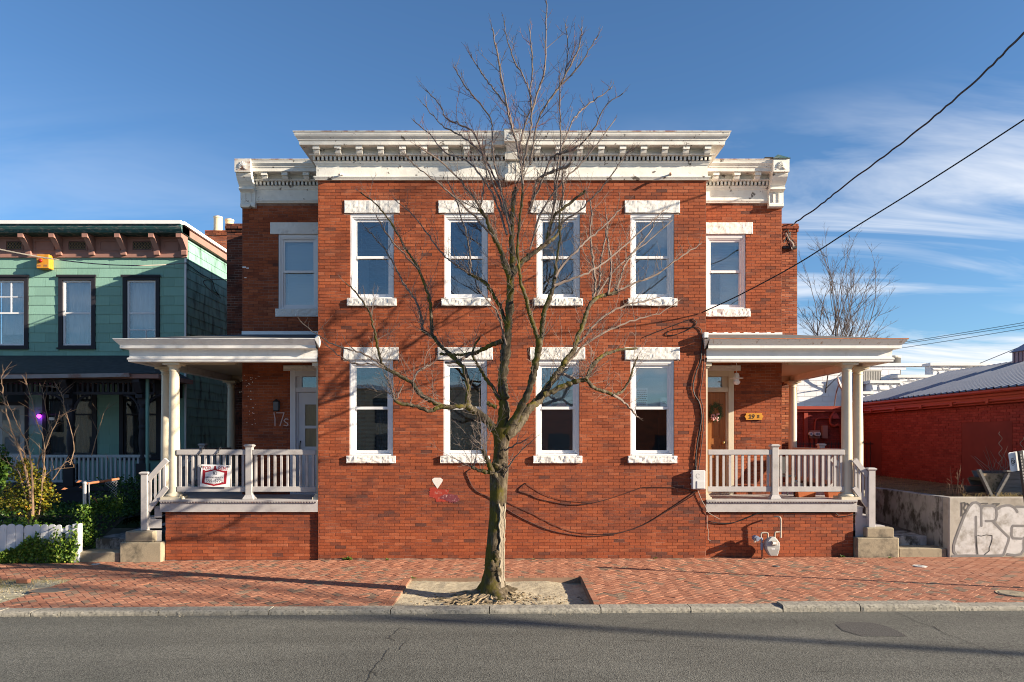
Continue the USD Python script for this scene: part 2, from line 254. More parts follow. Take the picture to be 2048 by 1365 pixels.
plain('bark_lip', (0.24, 0.205, 0.155), 0.9, 0.25, 12.0)
plain('twig', (0.145, 0.112, 0.094), 0.7, 0.25, 5.0)
plain('twig_red', (0.14, 0.075, 0.07), 0.7, 0.25, 5.0)
plain('far_twig', (0.11, 0.085, 0.075), 0.8, 0.2, 3.0)
plain('shrub_stem', (0.22, 0.145, 0.092), 0.8, 0.25, 6.0)

def leaf(name, ramp, trans=0.35):
    n = {"at": ("attribute", {"attribute": "tone"}), "sp": ("separate_color", {}), "rp": ("rgb_ramp", {"ramp": ramp}), "p": ("principled_bsdf", {"roughness": 0.5, "specular_ior_level": 0.35}), "t": ("translucent_bsdf", {}), "m": ("mix_closure", {"fac": trans})}
    material(name, n, [("at.color", "sp.color"), ("sp.r", "rp.fac"), ("rp.color", "p.base_color"), ("rp.color", "t.color"), ("p.BSDF", "m.closure1"), ("t.BSDF", "m.closure2")], "m.closure")
leaf('ivy_leaf', [(0.0, (0.018, 0.05, 0.012)), (0.5, (0.06, 0.135, 0.02)), (0.85, (0.17, 0.27, 0.035)), (1.0, (0.28, 0.32, 0.05))])
leaf('shrub_leaf', [(0.0, (0.07, 0.11, 0.014)), (0.5, (0.20, 0.20, 0.018)), (0.85, (0.38, 0.30, 0.025)), (1.0, (0.35, 0.12, 0.03))])
leaf('weed_leaf', [(0.0, (0.05, 0.13, 0.025)), (1.0, (0.20, 0.30, 0.06))])
leaf('dry_blade', [(0.0, (0.16, 0.12, 0.06)), (0.6, (0.33, 0.25, 0.10)), (1.0, (0.42, 0.33, 0.16))])

def pane_material(name, refl, tint=(1, 1, 1)):
    material(name, {"t": ("transparent_bsdf", {"color": tint}), "gl": ("glossy_bsdf", {"color": (0.95, 0.97, 1.0), "roughness": 0.015}), "f": ("fresnel", {"IOR": 1.5}), "k": ("math", {"math_type": "multiply_add", "value2": 1.6, "value3": refl}), "m": ("mix_closure", {}),
                    "g": ("geometry", {}), "n": ("noise_texture", {"scale": 1.7, "detail": 1.0}), "b": ("bump", {"strength": 0.10, "distance": 0.02})},
             [("f.fac", "k.value1"), ("k.value", "m.fac"), ("t.BSDF", "m.closure1"), ("gl.BSDF", "m.closure2"), ("g.position", "n.vector"), ("n.fac", "b.height"), ("b.normal", "gl.normal")], "m.closure")
pane_material('glass_pane', 0.07, (0.93, 0.955, 0.96))
material('porch_bulb', {"e": ("emission", {"color": (0.45, 0.02, 0.9), "strength": 6.0})}, [], "e.emission")

# ---------------------------------------------------------------- building helpers
class MB:
    """Collects triangles for one mesh."""
    def __init__(self): self.v, self.f, self.t, self.n = [], [], [], 0
    def add(self, v, f, tone=None):
        v = np.asarray(v, float); f = np.asarray(f, int)
        if f.shape[1] == 4: f = np.vstack([f[:, [0, 1, 2]], f[:, [0, 2, 3]]])
        self.v.append(v); self.f.append(f + self.n); self.n += len(v)
        self.t.append(np.tile(tone if tone is not None else (0.5, 0.5, 0.5), (len(v), 1)))
        return self
    def box(self, x0, x1, y0, y1, z0, z1, tone=None):
        x0, x1 = sorted((x0, x1)); y0, y1 = sorted((y0, y1)); z0, z1 = sorted((z0, z1))
        v = [(x, y, z) for x in (x0, x1) for y in (y0, y1) for z in (z0, z1)]
        return self.add(v, [(0, 1, 3, 2), (4, 6, 7, 5), (0, 4, 5, 1), (2, 3, 7, 6), (0, 2, 6, 4), (1, 5, 7, 3)], tone)
    def cbox(self, x0, x1, y0, y1, z0, z1, c=0.01, tone=None):
        x0, x1 = sorted((x0, x1)); y0, y1 = sorted((y0, y1)); z0, z1 = sorted((z0, z1))
        pts = []
        for x, sx in ((x0, 1), (x1, -1)):
            for y, sy in ((y0, 1), (y1, -1)):
                for z, sz in ((z0, 1), (z1, -1)):
                    pts += [(x + sx * c, y + sy * c, z), (x + sx * c, y, z + sz * c), (x, y + sy * c, z + sz * c)]
        h = trimesh.Trimesh(pts).convex_hull
        return self.add(h.vertices, h.faces, tone)
    def hull(self, pts, tone=None):
        h = trimesh.Trimesh(np.asarray(pts, float)).convex_hull
        return self.add(h.vertices, h.faces, tone)
    def quad(self, a, b, c, d, tone=None): return self.add([a, b, c, d], [(0, 1, 2, 3)], tone)
    def bar(self, a, b, w, h, up=(0, 0, 1), tone=None):
        a, b = np.asarray(a, float), np.asarray(b, float); d = b - a; d /= np.linalg.norm(d)
        s = np.cross(d, up); s /= np.linalg.norm(s) + 1e-12; u = np.cross(s, d)
        v = [p + s * sx * w / 2 + u * su * h / 2 for p in (a, b) for sx in (-1, 1) for su in (-1, 1)]
        return self.add(v, [(0, 1, 3, 2), (4, 6, 7, 5), (0, 4, 5, 1), (2, 3, 7, 6), (0, 2, 6, 4), (1, 5, 7, 3)], tone)
    def tube(self, pts, r, sides=6, caps=True, tone=None):
        p = np.asarray(pts, float); n = len(p); r = np.broadcast_to(r, (n,))
        t = np.gradient(p, axis=0); t /= np.linalg.norm(t, axis=1, keepdims=True) + 1e-12
        a = np.cross(t[0], (0, 0, 1.0) if abs(t[0][2]) < 0.9 else (1.0, 0, 0)); a /= np.linalg.norm(a)
        rows = []; ang = np.arange(sides) * 2 * np.pi / sides
        for i in range(n):
            a = a - t[i] * (a @ t[i]); a /= np.linalg.norm(a) + 1e-12; b = np.cross(t[i], a)
            rows.append(p[i] + r[i] * (np.cos(ang)[:, None] * a + np.sin(ang)[:, None] * b))
        v = np.vstack(rows); i, j = np.meshgrid(np.arange(n - 1), np.arange(sides), indexing='ij')
        f = np.stack([i * sides + j, i * sides + (j + 1) % sides, (i + 1) * sides + (j + 1) % sides, (i + 1) * sides + j], -1).reshape(-1, 4)
        f = np.vstack([f[:, [0, 1, 2]], f[:, [0, 2, 3]]])
        if caps:
            k = np.arange(1, sides - 1)
            f = np.vstack([f, np.stack([0 * k, k + 1, k], 1), (n - 1) * sides + np.stack([0 * k, k, k + 1], 1)])
        return self.add(v, f, tone)
    def lathe(self, prof, cx, cy, sides=20, tone=None):
        ang = np.arange(sides) * 2 * np.pi / sides; rows = [np.stack([cx + r * np.cos(ang), cy + r * np.sin(ang), np.full(sides, z)], 1) for r, z in prof]
        v = np.vstack(rows); n = len(prof); i, j = np.meshgrid(np.arange(n - 1), np.arange(sides), indexing='ij')
        f = np.stack([i * sides + j, i * sides + (j + 1) % sides, (i + 1) * sides + (j + 1) % sides, (i + 1) * sides + j], -1).reshape(-1, 4)
        return self.add(v, f, tone)
    def sweep(self, path, mit, prof, tone=None):
        """Profile [(offset, z)] carried along a plan path; mit gives the outward offset direction at each path point."""
        rows = [[(p[0] + m[0] * o, p[1] + m[1] * o, z) for o, z in prof] for p, m in zip(path, mit)]
        for a, b in zip(rows, rows[1:]):
            for k in range(len(prof) - 1):
                self.quad(a[k], b[k], b[k + 1], a[k + 1], tone)
        return self
    def poly_xz(self, poly, y, depth=0.003, tone=None):
        """A flat shape of the XZ plane as a thin plate whose face is at y - depth."""
        for g in getattr(poly, 'geoms', [poly]):
            if g.is_empty or g.area < 1e-7: continue
            m = trimesh.creation.extrude_polygon(g, depth, engine='earcut'); v = m.vertices
            self.add(np.stack([v[:, 0], y - v[:, 2], v[:, 1]], 1), m.faces, tone)
        return self
    def prism(self, poly, z0, z1, zf=None, tone=None):
        for g in getattr(poly, 'geoms', [poly]):
            if g.is_empty or g.area < 1e-7: continue
            m = trimesh.creation.extrude_polygon(g, z1 - z0, engine='earcut'); v = np.array(m.vertices); v[:, 2] += z0
            if zf is not None: v[:, 2] += zf(v[:, 0], v[:, 1])
            self.add(v, m.faces, tone)
        return self
    def text(self, s, x, y, z, h, depth=0.004, bold=False, width=None, tilt=0.0, tone=None):
        """Lettering on a plane facing the street, its lower left corner at x, z."""
        m = meshkit.text_mesh(s, h, depth, bold); v = np.array(m.vertices)
        if width: v[:, 0] *= width / v[:, 0].max()
        q = np.stack([v[:, 0], -v[:, 2], v[:, 1]], 1)
        if tilt: c, sn = math.cos(tilt), math.sin(tilt); q[:, [0, 2]] = np.stack([q[:, 0] * c - q[:, 2] * sn, q[:, 0] * sn + q[:, 2] * c], 1)
        return self.add(q + (x, y, z), m.faces, tone)
    def solid(self, man): m = man.to_mesh(); return self.add(m.vert_properties[:, :3], m.tri_verts)
    def arrays(self): return np.vstack(self.v), np.vstack(self.f), np.vstack(self.t)

COUNT, LOC = {}, {}
def unique(parent, name):
    k = (parent, name); n = COUNT.get(k, 0); COUNT[k] = n + 1
    return f'{parent}/{name}' if n == 0 else f'{parent}/{name}_{n:03d}'
def tag(p, label=None, cat=None, group=None, kind=None):
    for k, v in (('label', label), ('category', cat), ('group', group), ('kind', kind)):
        if v: p.SetCustomDataByKey(k, v)
    return p
def thing(name, label, cat, loc=(0, 0, 0), group=None, kind=None):
    path = unique('/World', name); x = UsdGeom.Xform.Define(stage, path); x.AddTranslateOp().Set(Gf.Vec3d(*map(float, loc)))
    LOC[path] = np.asarray(loc, float)
    tag(x.GetPrim(), label, cat, group, kind); return path
def obj(name, mb, mat, parent='/World', smooth=False, label=None, cat=None, group=None, kind=None):
    """One mesh of the scene, under parent (a path) or at top level."""
    path = unique(parent, name); v, f, t = mb.arrays()
    top = '/'.join(parent.split('/')[:3]); v = v - LOC.get(top, 0.0)
    if smooth is False:
        m = usdkit.mesh(stage, path, (v, f), MAT[mat]); UsdGeom.PrimvarsAPI(m).CreatePrimvar('tone', Sdf.ValueTypeNames.Color3fArray, 'vertex').Set(Vt.Vec3fArray.FromNumpy(t.astype(np.float32)))
    else:
        m = usdkit.mesh(stage, path, (v, f), MAT[mat], smooth=smooth)
    tag(m.GetPrim(), label, cat, group, kind); return path
def man_box(x0, x1, y0, y1, z0, z1):
    x0, x1 = sorted((x0, x1)); y0, y1 = sorted((y0, y1)); z0, z1 = sorted((z0, z1))
    return manifold3d.Manifold.cube((x1 - x0, y1 - y0, z1 - z0)).translate((x0, y0, z0))

def brick_rects(x0, x1, z0, z1, openings=(), L=0.214, H=0.0636, joint=0.006, seed=0):
    r = random.Random(seed); out = []; row = 0; z = z0
    while z < z1 - 0.02:
        zt = min(z + H, z1); zc = (z + zt) / 2
        cuts = sorted((a, b) for a, b, c, d in openings if c < zc < d and b > x0 and a < x1)
        spans, x = [], x0
        for a, b in cuts:
            if a > x: spans.append((x, a))
            x = max(x, b)
        if x < x1: spans.append((x, x1))
        for a, b in spans:
            k = math.floor((a - (row % 2) * L / 2) / L); edge = k * L + (row % 2) * L / 2; cur = a; e = edge + L
            while cur < b - 1e-6:
                j = r.uniform(-0.006, 0.006); nx = min(e + j, b)
                if b - nx < 0.03: nx = b
                if nx - cur > 0.012: out.append((cur + joint / 2, nx - joint / 2, z + joint / 2, zt - joint / 2))
                cur = nx; e += L
        z = zt; row += 1
    return out
def brick_piece(mb, rect, frame, r, proud=0.006, jit=0.002):
    """One brick's face and edges: frame(a, b, out) maps wall coordinates to the scene."""
    a0, a1, b0, b1 = rect; o = proud + r.uniform(-jit, jit); e = 0.0015
    v = [frame(a, b, 0.0005) for a, b in ((a0, b0), (a1, b0), (a1, b1), (a0, b1))] + [frame(a, b, o) for a, b in ((a0 + e, b0 + e), (a1 - e, b0 + e), (a1 - e, b1 - e), (a0 + e, b1 - e))]
    t = r.uniform(.02, .2) if r.random() < .022 else r.uniform(.22, 1); t *= 1 - .72 * stain((a0 + a1) / 2, (b0 + b1) / 2, v[0]) * r.uniform(.75, 1.15); tone = (max(t, 0), r.random() ** 0.7, r.random() ** 0.6)
    mb.add(v, [(4, 5, 6, 7), (0, 1, 5, 4), (1, 2, 6, 5), (2, 3, 7, 6), (3, 0, 4, 7)], tone)

SILL_ENDS = []
def stain(x, z, p):
    """Soot and run-off on the street front: under the ends of the sills, in a band above the pavement and at the wall foot."""
    if abs(p[1]) > .002: return .35 * max(0, meshkit.fbm(np.array([[x * .9, z * 1.7, 5 + p[1]]]), 4, 3)[0] - .5) * 4
    s = 0.0
    for e, zs in SILL_ENDS:
        if z < zs: s = max(s, math.exp(-((x - e) / .13) ** 2) * math.exp(-(zs - z) / .38) * .9)
        if z < zs and abs(x - e) < .9: s = max(s, .30 * math.exp(-(zs - z) / .25))
    n = meshkit.fbm(np.array([[x * .8, z * 4.2, 1.5]]), 5, 12)[0]; n2 = meshkit.fbm(np.array([[x * .55, z * .8, 7.5]]), 4, 2)[0]
    s = max(s, max(0, n - .46) * 4.2 * max(0, 1 - abs(z - 1.0) / .95)); s = max(s, max(0, n2 - .54) * 3.0); s = max(s, .75 * (z < .10))
    return min(1, s)

def rock_face(mb, x0, x1, z0, z1, y, proj, amp, seed, nx=34, nz=9, margin=0.014):
    """A rock-faced stone with drafted margins, its back in the wall."""
    xs = np.concatenate([[x0], np.linspace(x0 + margin, x1 - margin, nx), [x1]]); zs = np.concatenate([[z0], np.linspace(z0 + margin, z1 - margin, nz), [z1]])
    X, Z = np.meshgrid(xs, zs, indexing='ij'); p = np.stack([X * 6, Z * 7, np.full_like(X, seed * 3.7)], -1)
    n = meshkit.fbm(p, 2, seed); n2 = np.abs(meshkit.fbm(p * 1.7 + 9, 3, seed + 5) - 0.5) * 2
    Y = y - proj - amp * (0.25 + 1.2 * (n - 0.3)) + amp * 0.9 * (1 - n2) ** 3
    edge = np.zeros_like(X, bool); edge[[0, -1], :] = True; edge[:, [0, -1]] = True
    Y[edge] = y - proj + 0.004
    v = np.stack([X, Y, Z], -1).reshape(-1, 3); A, B = len(xs), len(zs)
    i, j = np.meshgrid(np.arange(A - 1), np.arange(B - 1), indexing='ij')
    mb.add(v, np.stack([i * B + j, (i + 1) * B + j, (i + 1) * B + j + 1, i * B + j + 1], -1).reshape(-1, 4))
    for a, b in (((x0, z0), (x1, z0)), ((x1, z0), (x1, z1)), ((x1, z1), (x0, z1)), ((x0, z1), (x0, z0))):
        mb.quad((a[0], y - proj + 0.004, a[1]), (a[0], y + 0.05, a[1]), (b[0], y + 0.05, b[1]), (b[0], y - proj + 0.004, b[1]))

def smooth_path(pts, k=4):
    p = np.asarray(pts, float)
    if len(p) < 3: return p
    q = np.vstack([2 * p[0] - p[1], p, 2 * p[-1] - p[-2]]); out = []
    for i in range(1, len(q) - 2):
        for s in np.arange(k) / k:
            a, b, c, d = q[i - 1], q[i], q[i + 1], q[i + 2]
            out.append(0.5 * (2 * b + (c - a) * s + (2 * a - 5 * b + 4 * c - d) * s * s + (3 * b - a - 3 * c + d) * s ** 3))
    out.append(p[-1]); return np.array(out)
def zg(x, y=0.0): return -0.033 + 0.006 * x + 0.013 * y              # pavement: falls to the kerb and to the left
def zroad(x, y): return -0.145 + 0.006 * x + 0.022 * np.minimum(-3.95 - y, 8.4 - (-3.95 - y))

# ================================================================ the ground
g = MB().quad((-700, -400, -0.75), (700, -400, -0.75), (700, 900, -0.75), (-700, 900, -0.75))
obj('ground', g, 'earth', kind='structure')

def sheet(xs, ys, zf):
    X, Y = np.meshgrid(xs, ys, indexing='ij'); v = np.stack([X, Y, zf(X, Y)], -1).reshape(-1, 3); A, B = len(xs), len(ys)
    i, j = np.meshgrid(np.arange(A - 1), np.arange(B - 1), indexing='ij')
    return v, np.stack([i * B + j, (i + 1) * B + j, (i + 1) * B + j + 1, i * B + j + 1], -1).reshape(-1, 4)
road_path = obj('road', MB().add(*sheet(np.linspace(-60, 60, 121), np.linspace(-12.35, -3.94, 24), zroad)), 'asphalt', kind='structure')

# cracks and a broken patch in the asphalt
def ground_ribbon(mb, pts, w, zf, lift=0.004):
    poly = LineString(pts).buffer(w / 2, cap_style=2, join_style=2)
    for q in getattr(poly, 'geoms', [poly]):
        v, f = trimesh.creation.triangulate_polygon(q, engine='earcut'); mb.add(np.stack([v[:, 0], v[:, 1], zf(v[:, 0], v[:, 1]) + lift], 1), np.asarray(f)[:, ::-1])
def road_pt(u, v):
    y = -5.0
    for _ in range(30): D = (H0 - zroad((u - 1024) * (D0 + y) / FPX, y)) / (v - 880) * FPX; y = D - D0
    return ((u - 1024) * D / FPX, y)
def walk_pt(u, v):
    y = -1.0
    for _ in range(30): D = (H0 - zg((u - 1024) * (D0 + y) / FPX, y)) / (v - 880) * FPX; y = D - D0
    return ((u - 1024) * D / FPX, y)
for line in ([(732, 1365), (745, 1344), (757, 1325), (767, 1317), (773, 1303), (782, 1297)], [(735, 1342), (748, 1346), (754, 1352)], [(777, 1277), (790, 1283)], [(776, 1278), (786, 1270), (796, 1261), (802, 1256), (826, 1262)], [(797, 1302), (806, 1290), (812, 1284)],
             [(1795, 1226), (1830, 1243), (1866, 1254), (1893, 1269), (1925, 1280), (1975, 1300), (2030, 1320)], [(1868, 1254), (1881, 1262)], [(1584, 1238), (1596, 1248)], [(1990, 1336), (2020, 1352)]):
    pts = []
    px = [road_pt(*q) for q in line]
    for a, b in zip(px, px[1:]):
        for s in np.linspace(0, 1, 5)[:-1]: pts.append((a[0] + (b[0] - a[0]) * s + R.uniform(-.012, .012), a[1] + (b[1] - a[1]) * s + R.uniform(-.012, .012)))
    mb = MB(); ground_ribbon(mb, pts + [px[-1]], 0.007, zroad); obj('crack', mb, 'crack_dark', road_path)
pp = [road_pt(*q) for q in [(1690, 1262), (1676, 1250), (1700, 1246), (1742, 1247), (1772, 1254), (1800, 1268), (1806, 1273), (1770, 1272), (1725, 1272)]]
patch = Polygon(pp).buffer(0.06).buffer(-0.03)
mb = MB(); tri_v, tri_f = trimesh.creation.triangulate_polygon(patch, engine='earcut'); mb.add(np.stack([tri_v[:, 0], tri_v[:, 1], zroad(tri_v[:, 0], tri_v[:, 1]) + 0.004], 1), np.asarray(tri_f)[:, ::-1]); obj('asphalt_patch', mb, 'patch_asphalt', road_path)
mb = MB()
for _ in range(60):
    x, y = R.uniform(4.9, 7.0), R.uniform(-4.75, -4.35)
    if patch.buffer(0.05).contains(Point(x, y)): s = R.uniform(.006, .018); mb.hull([(x + R.uniform(-s, s), y + R.uniform(-s, s), zroad(x, y) + R.uniform(0, s)) for _ in range(9)])
if mb.n: obj('loose_grit', mb, 'patch_asphalt', road_path, kind='stuff')
mb = MB()
for x0, y0, n in ((0, -4.2, 90), (-5, -4.05, 60), (5, -4.1, 50)):
    for _ in range(n):
        x, y = x0 + R.gauss(0, 2.5), -3.97 - abs(R.gauss(0, .06)); s = R.uniform(.003, .010); mb.hull([(x + R.uniform(-s, s), y + R.uniform(-s, s), zroad(x, y) + R.uniform(0, s)) for _ in range(7)])
obj('gutter_grit', mb, 'sand_soil', kind='stuff')
t = thing('fallen_twig', 'thin forked dead twig lying in the gutter against the kerb below the tree', 'twig', (*road_pt(845, 1226), zroad(-1.3, -4.0)))
mb = MB()
for a, b in (((818, 1226), (872, 1229)), ((828, 1227), (842, 1221)), ((845, 1228), (855, 1222)), ((800, 1225), (830, 1227))):
    A, B = road_pt(*a), road_pt(*b); mb.tube([(*A, zroad(*A) + .012), (*B, zroad(*B) + .016)], (.006, .003), 5)
obj('stick', mb, 'twig', t)

# ---- kerb stones
kerb = thing('kerb', None, None, (0, -3.82, -0.2), kind='structure')
KX = []
for u in (-330, -150, 0, 66, 125, 320, 540, 782, 979, 1201, 1380, 1563, 1717, 1913, 2120, 2330): KX.append((u - 1024) * 10.1 / FPX)
KX = [-60] + KX + [60]
for i, (a, b) in enumerate(zip(KX, KX[1:])):
    rr = random.Random(i); n = 2 if b - a > 6 else max(8, int((b - a) / 0.04)); lift = 0.03 if 12 <= i <= 13 else rr.uniform(-.004, .006)
    xs = np.linspace(a + .007, b - .007, n); sec = [(-3.70, -0.30), (-3.70, 0), (-3.715, .004), (-3.925, .003), (-3.95, -.012), (-3.958, -.04), (-3.965, -.30)]
    v, f = [], []
    for k, x in enumerate(xs):
        for q, (y, dz) in enumerate(sec):
            w = meshkit.fbm(np.array([[x * 14, q * 1.7, i * 3.1]]), 4)[0] - .5 if n > 2 else 0.0
            y2 = y - (abs(w) * .028 if q >= 5 else w * .010 if q == 4 else 0)
            v.append((x, y2, zg(x, -3.7) + dz + lift + (w * .012 if 0 < q < 5 else 0)))
    m = len(sec)
    for k in range(n - 1):
        for q in range(m - 1): f.append((k * m + q, k * m + q + 1, (k + 1) * m + q + 1, (k + 1) * m + q))
    mb = MB().add(v, f)
    for k in (0, n - 1): mb.hull([v[k * m + q] for q in range(m)] + [(v[k * m + q][0] + (.003 if k == 0 else -.003), v[k * m + q][1], v[k * m + q][2]) for q in range(m)])
    obj('kerb_stone', mb, 'granite_kerb', kerb)

# ---- brick pavement
PIT = sbox(-1.76, -3.705, 1.20, -1.75)
GRAVEL = Polygon([(-14, -3.5), (-7.75, -3.4), (-7.70, -1.62), (-14, -1.7)])
side = thing('sidewalk', None, None, (0, -1.85, 0), kind='structure')
base = sbox(-60, -3.70, 60, 0.4).difference(PIT).difference(GRAVEL)
mb = MB(); mb.prism(base.segmentize(4.0), -0.30, -0.012, zg); obj('bedding', mb, 'joint_sand', side)
AREA = sbox(-11.6, -3.695, 11.6, -0.004).difference(PIT.buffer(0.11, join_style=2, cap_style=3)).difference(GRAVEL.buffer(.004))
SPLIT = Polygon([(6.35, 0.2), (9.1, -3.9), (14, -3.9), (14, .2)])
pieces = []
w = 0.101
c45, s45 = math.cos(math.pi / 4 - 0.06), math.sin(math.pi / 4 - 0.06)
herring = AREA.difference(SPLIT)
for m4 in range(-60, 61):
    for k in range(-150, 151):
        for (a, b, la, lb) in ((k + 4 * m4, k, 2, 1), (k + 2 + 4 * m4, k - 1, 1, 2)):
            if abs(a) > 130 or abs(b) > 130: continue
            q = [(a + .025, b + .025), (a + la - .025, b + .025), (a + la - .025, b + lb - .025), (a + .025, b + lb - .025)]
            q = [((x * c45 - y * s45) * w, (x * s45 + y * c45) * w - 1.9) for x, y in q]
            cx, cy = np.mean(q, 0)
            if -11.8 < cx < 9.6 and -3.85 < cy < 0.15: pieces.append((Polygon(q), herring))
run = AREA.intersection(SPLIT)
for j in range(-2, 40):
    for i in range(-2, 40):
        x = 6.0 + i * 0.204 + (j % 2) * .102 + R.uniform(-.004, .004); y = 0.05 - j * .101
        a = 0.05; q = [(x, y), (x + .198, y), (x + .198, y - .096), (x, y - .096)]
        q = [(X * 1.0, Y - (X - 6) * a) for X, Y in q]; pieces.append((Polygon(q), run))
placed = []
from shapely.prepared import prep
preps = {id(herring): prep(herring), id(run): prep(run)}
for poly, area in pieces:
    pr = preps[id(area)]
    if pr.contains(poly): placed.append(poly)
    elif pr.intersects(poly):
        c = poly.intersection(area)
        for q in getattr(c, 'geoms', [c]):
            if q.geom_type == 'Polygon' and q.area > .0012: placed.append(q.simplify(.001))
# soldier rows that edge the tree pit and the gravel bed
for k in range(20):
    y = -3.68 + k * .098
    if y < -1.70: placed.append(sbox(1.206, y, 1.305, min(y + .094, -1.66))); placed.append(sbox(-1.865, y, -1.766, min(y + .094, -1.66)))
for k in range(32):
    x = -1.76 + k * .0985
    if x < 1.2: placed.append(sbox(x, -1.745, min(x + .094, 1.30), -1.655))
placed.sort(key=lambda q: math.hypot(q.centroid.x, q.centroid.y + D0) + (0 if abs(q.centroid.x) < (q.centroid.y + D0) * 1024 / FPX else 50))
def paver(mb, q, r):
    pts = np.array(q.exterior.coords)[:-1]
    if not q.exterior.is_ccw: pts = pts[::-1]
    n = len(pts); c = pts.mean(0); tl, tx, ty = r.gauss(0, .0016), r.gauss(0, .006), r.gauss(0, .006)
    in_ = c + (pts - c) * (1 - .05)
    def z(p, top): return zg(p[0], p[1]) + (tl + tx * (p[0] - c[0]) + ty * (p[1] - c[1]) if top else -.012)
    edge = 1.2 < c[0] < 1.31 and c[1] < -1.6
    up = .012 if edge else 0.0
    v = [(p[0], p[1], z(p, 0)) for p in pts] + [(p[0], p[1], z(p, 1) - .003 + up) for p in pts] + [(p[0], p[1], z(p, 1) + up) for p in in_]
    f = [(a, (a + 1) % n, n + (a + 1) % n, n + a) for a in range(n)] + [(n + a, n + (a + 1) % n, 2 * n + (a + 1) % n, 2 * n + a) for a in range(n)]
    grey = r.random() < .02
    t = r.uniform(0, .13) if r.random() < (.12 if not SPLIT.contains(Point(c)) else .04) else r.uniform(.16, 1)
    tone = (t, r.random(), r.random())
    mb.add(v, f, tone)
    mb.add([v[2 * n + a] for a in range(n)], [(0, a, a + 1) for a in range(1, n - 1)], tone)
pr_ = random.Random(3)
for q in placed[:300]:
    mb = MB(); paver(mb, q, pr_); obj('paver', mb, 'paver_brick', side)
mb = MB()
for q in placed[300:]: paver(mb, q, pr_)
obj('pavers', mb, 'paver_brick', side, kind='stuff')

# tree pit soil, gravel bed
xs, ys = np.linspace(-1.765, 1.205, 90), np.linspace(-3.71, -1.74, 60)
def zpit(X, Y):
    p = np.stack([X * 2.2, Y * 2.2, X * 0], -1); d = np.hypot(X + .27, Y + 2.97)
    edge = np.clip((X + 1.76) / .5, 0, 1)
    return zg(X, Y) - .075 + .05 * (meshkit.fbm(p, 4, 3) - .5) + .09 * np.exp(-(d / .42) ** 2) - .03 * np.clip((X - .6) / .5, 0, 1) + .03 * (1 - edge) + .012 * (meshkit.fbm(p * 9, 3, 8) - .5) + .045 * np.clip((-3.4 - Y) / .25, 0, 1)
obj('tree_pit_soil', MB().add(*sheet(xs, ys, zpit)), 'sand_soil', kind='structure', smooth=True)
xs, ys = np.linspace(-14, -7.2, 90), np.linspace(-3.55, -1.55, 40)
obj('gravel_bed', MB().add(*sheet(xs, ys, lambda X, Y: zg(X, Y) - .03 + .03 * (meshkit.fbm(np.stack([X * 2, Y * 2, X * 0], -1), 4, 5) - .5))), 'gravel', kind='structure', smooth=True)

mb = MB(); gb = MB(); rg = random.Random(41)
for _ in range(900):
    x, y = rg.uniform(-11.5, -7.75), rg.uniform(-3.4, -1.68); s_ = rg.uniform(.005, .018); z = zg(x, y) - .02; mb.hull([(x + rg.uniform(-s_, s_) * 1.4, y + rg.uniform(-s_, s_), z + rg.uniform(-.2, 1) * s_) for _ in range(6)], (rg.random(),) * 3)
for _ in range(1100):
    x, y = rg.gauss(-9.0, .8), rg.choice((-1.75, -2.5, -1.9)) + rg.gauss(0, .12); x = min(x, -7.76); y = min(max(y, -3.4), -1.66); h = rg.uniform(.02, .06); a = rg.uniform(0, 6.28); b = np.array([x, y, zg(x, y) - .025]); sd_ = np.array([math.sin(a), -math.cos(a), 0]) * .004
    gb.add([b - sd_, b + sd_, b + np.array([math.cos(a) * .6, math.sin(a) * .6, 1]) * h], [(0, 1, 2)], (rg.random(),) * 3)
obj('pebbles', mb, 'gravel', kind='stuff', label='loose pebbles on the gravel bed at the left kerb', cat='pebbles'); obj('dry_grass', gb, 'dry_blade', kind='stuff', label='dry grass tufts on the gravel bed at the left kerb', cat='grass')
# ---- small things lying on the pavement
def lid(name, u, v, r, label, mat, cat='utility cover', squash=1.0):
    x, y = walk_pt(u, v); z = zg(x, y); t = thing(name, label, cat, (x, y, z), 'covers set in the brick pavement')
    mb = MB(); mb.lathe([(0.001, z + .010), (r * .82, z + .010), (r * .86, z + .004), (r * .94, z + .004), (r, z + .009), (r, z - .02)], x, y, 24); obj('lid', mb, mat, t)
    mb = MB(); mb.box(x - r * .25, x + r * .25, y - .012, y + .012, z + .0105, z + .014); obj('lid_grip', mb, 'iron_lid', t)
lid('utility_cover', 192, 1129, .075, 'small pale round cover in the pavement before the left concrete steps', 'lid_pale')
lid('utility_cover', 1840, 1133, .12, 'bright round cover in the pavement before the right concrete steps', 'lid_pale')
lid('utility_cover', 1552, 1133, .07, 'small dark round valve cover in the pavement below the gas meter', 'iron_lid')
lid('utility_cover', 2028, 1188, .24, 'wide pale worn cover at the right edge of the brick pavement', 'concrete_old')
x, y = walk_pt(100, 1181); z = zg(x, y)
t = thing('meter_box_cover', 'long dark oval cover set in the bricks beside the gravel bed', 'utility cover', (x, y, z))
mb = MB(); mb.prism(affinity.scale(Point(x, y).buffer(.30, 24), 1.0, .62), z - .02, z + .004); obj('lid', mb, 'iron_lid', t)
mb = MB(); mb.prism(affinity.scale(Point(x, y).buffer(.325, 24), 1.0, .62).difference(affinity.scale(Point(x, y).buffer(.305, 24), 1.0, .62)), z - .02, z + .006); obj('rim', mb, 'joint_sand', t)
x, y = walk_pt(47, 1164); mb = MB(); mb.cbox(x - .10, x + .10, y - .05, y + .05, zg(x, y) - .02, zg(x, y) + .05, .006, (.4, .2, .3)); obj('loose_brick', mb, 'paver_brick', label='loose red brick lying on the gravel bed by the kerb', cat='brick')
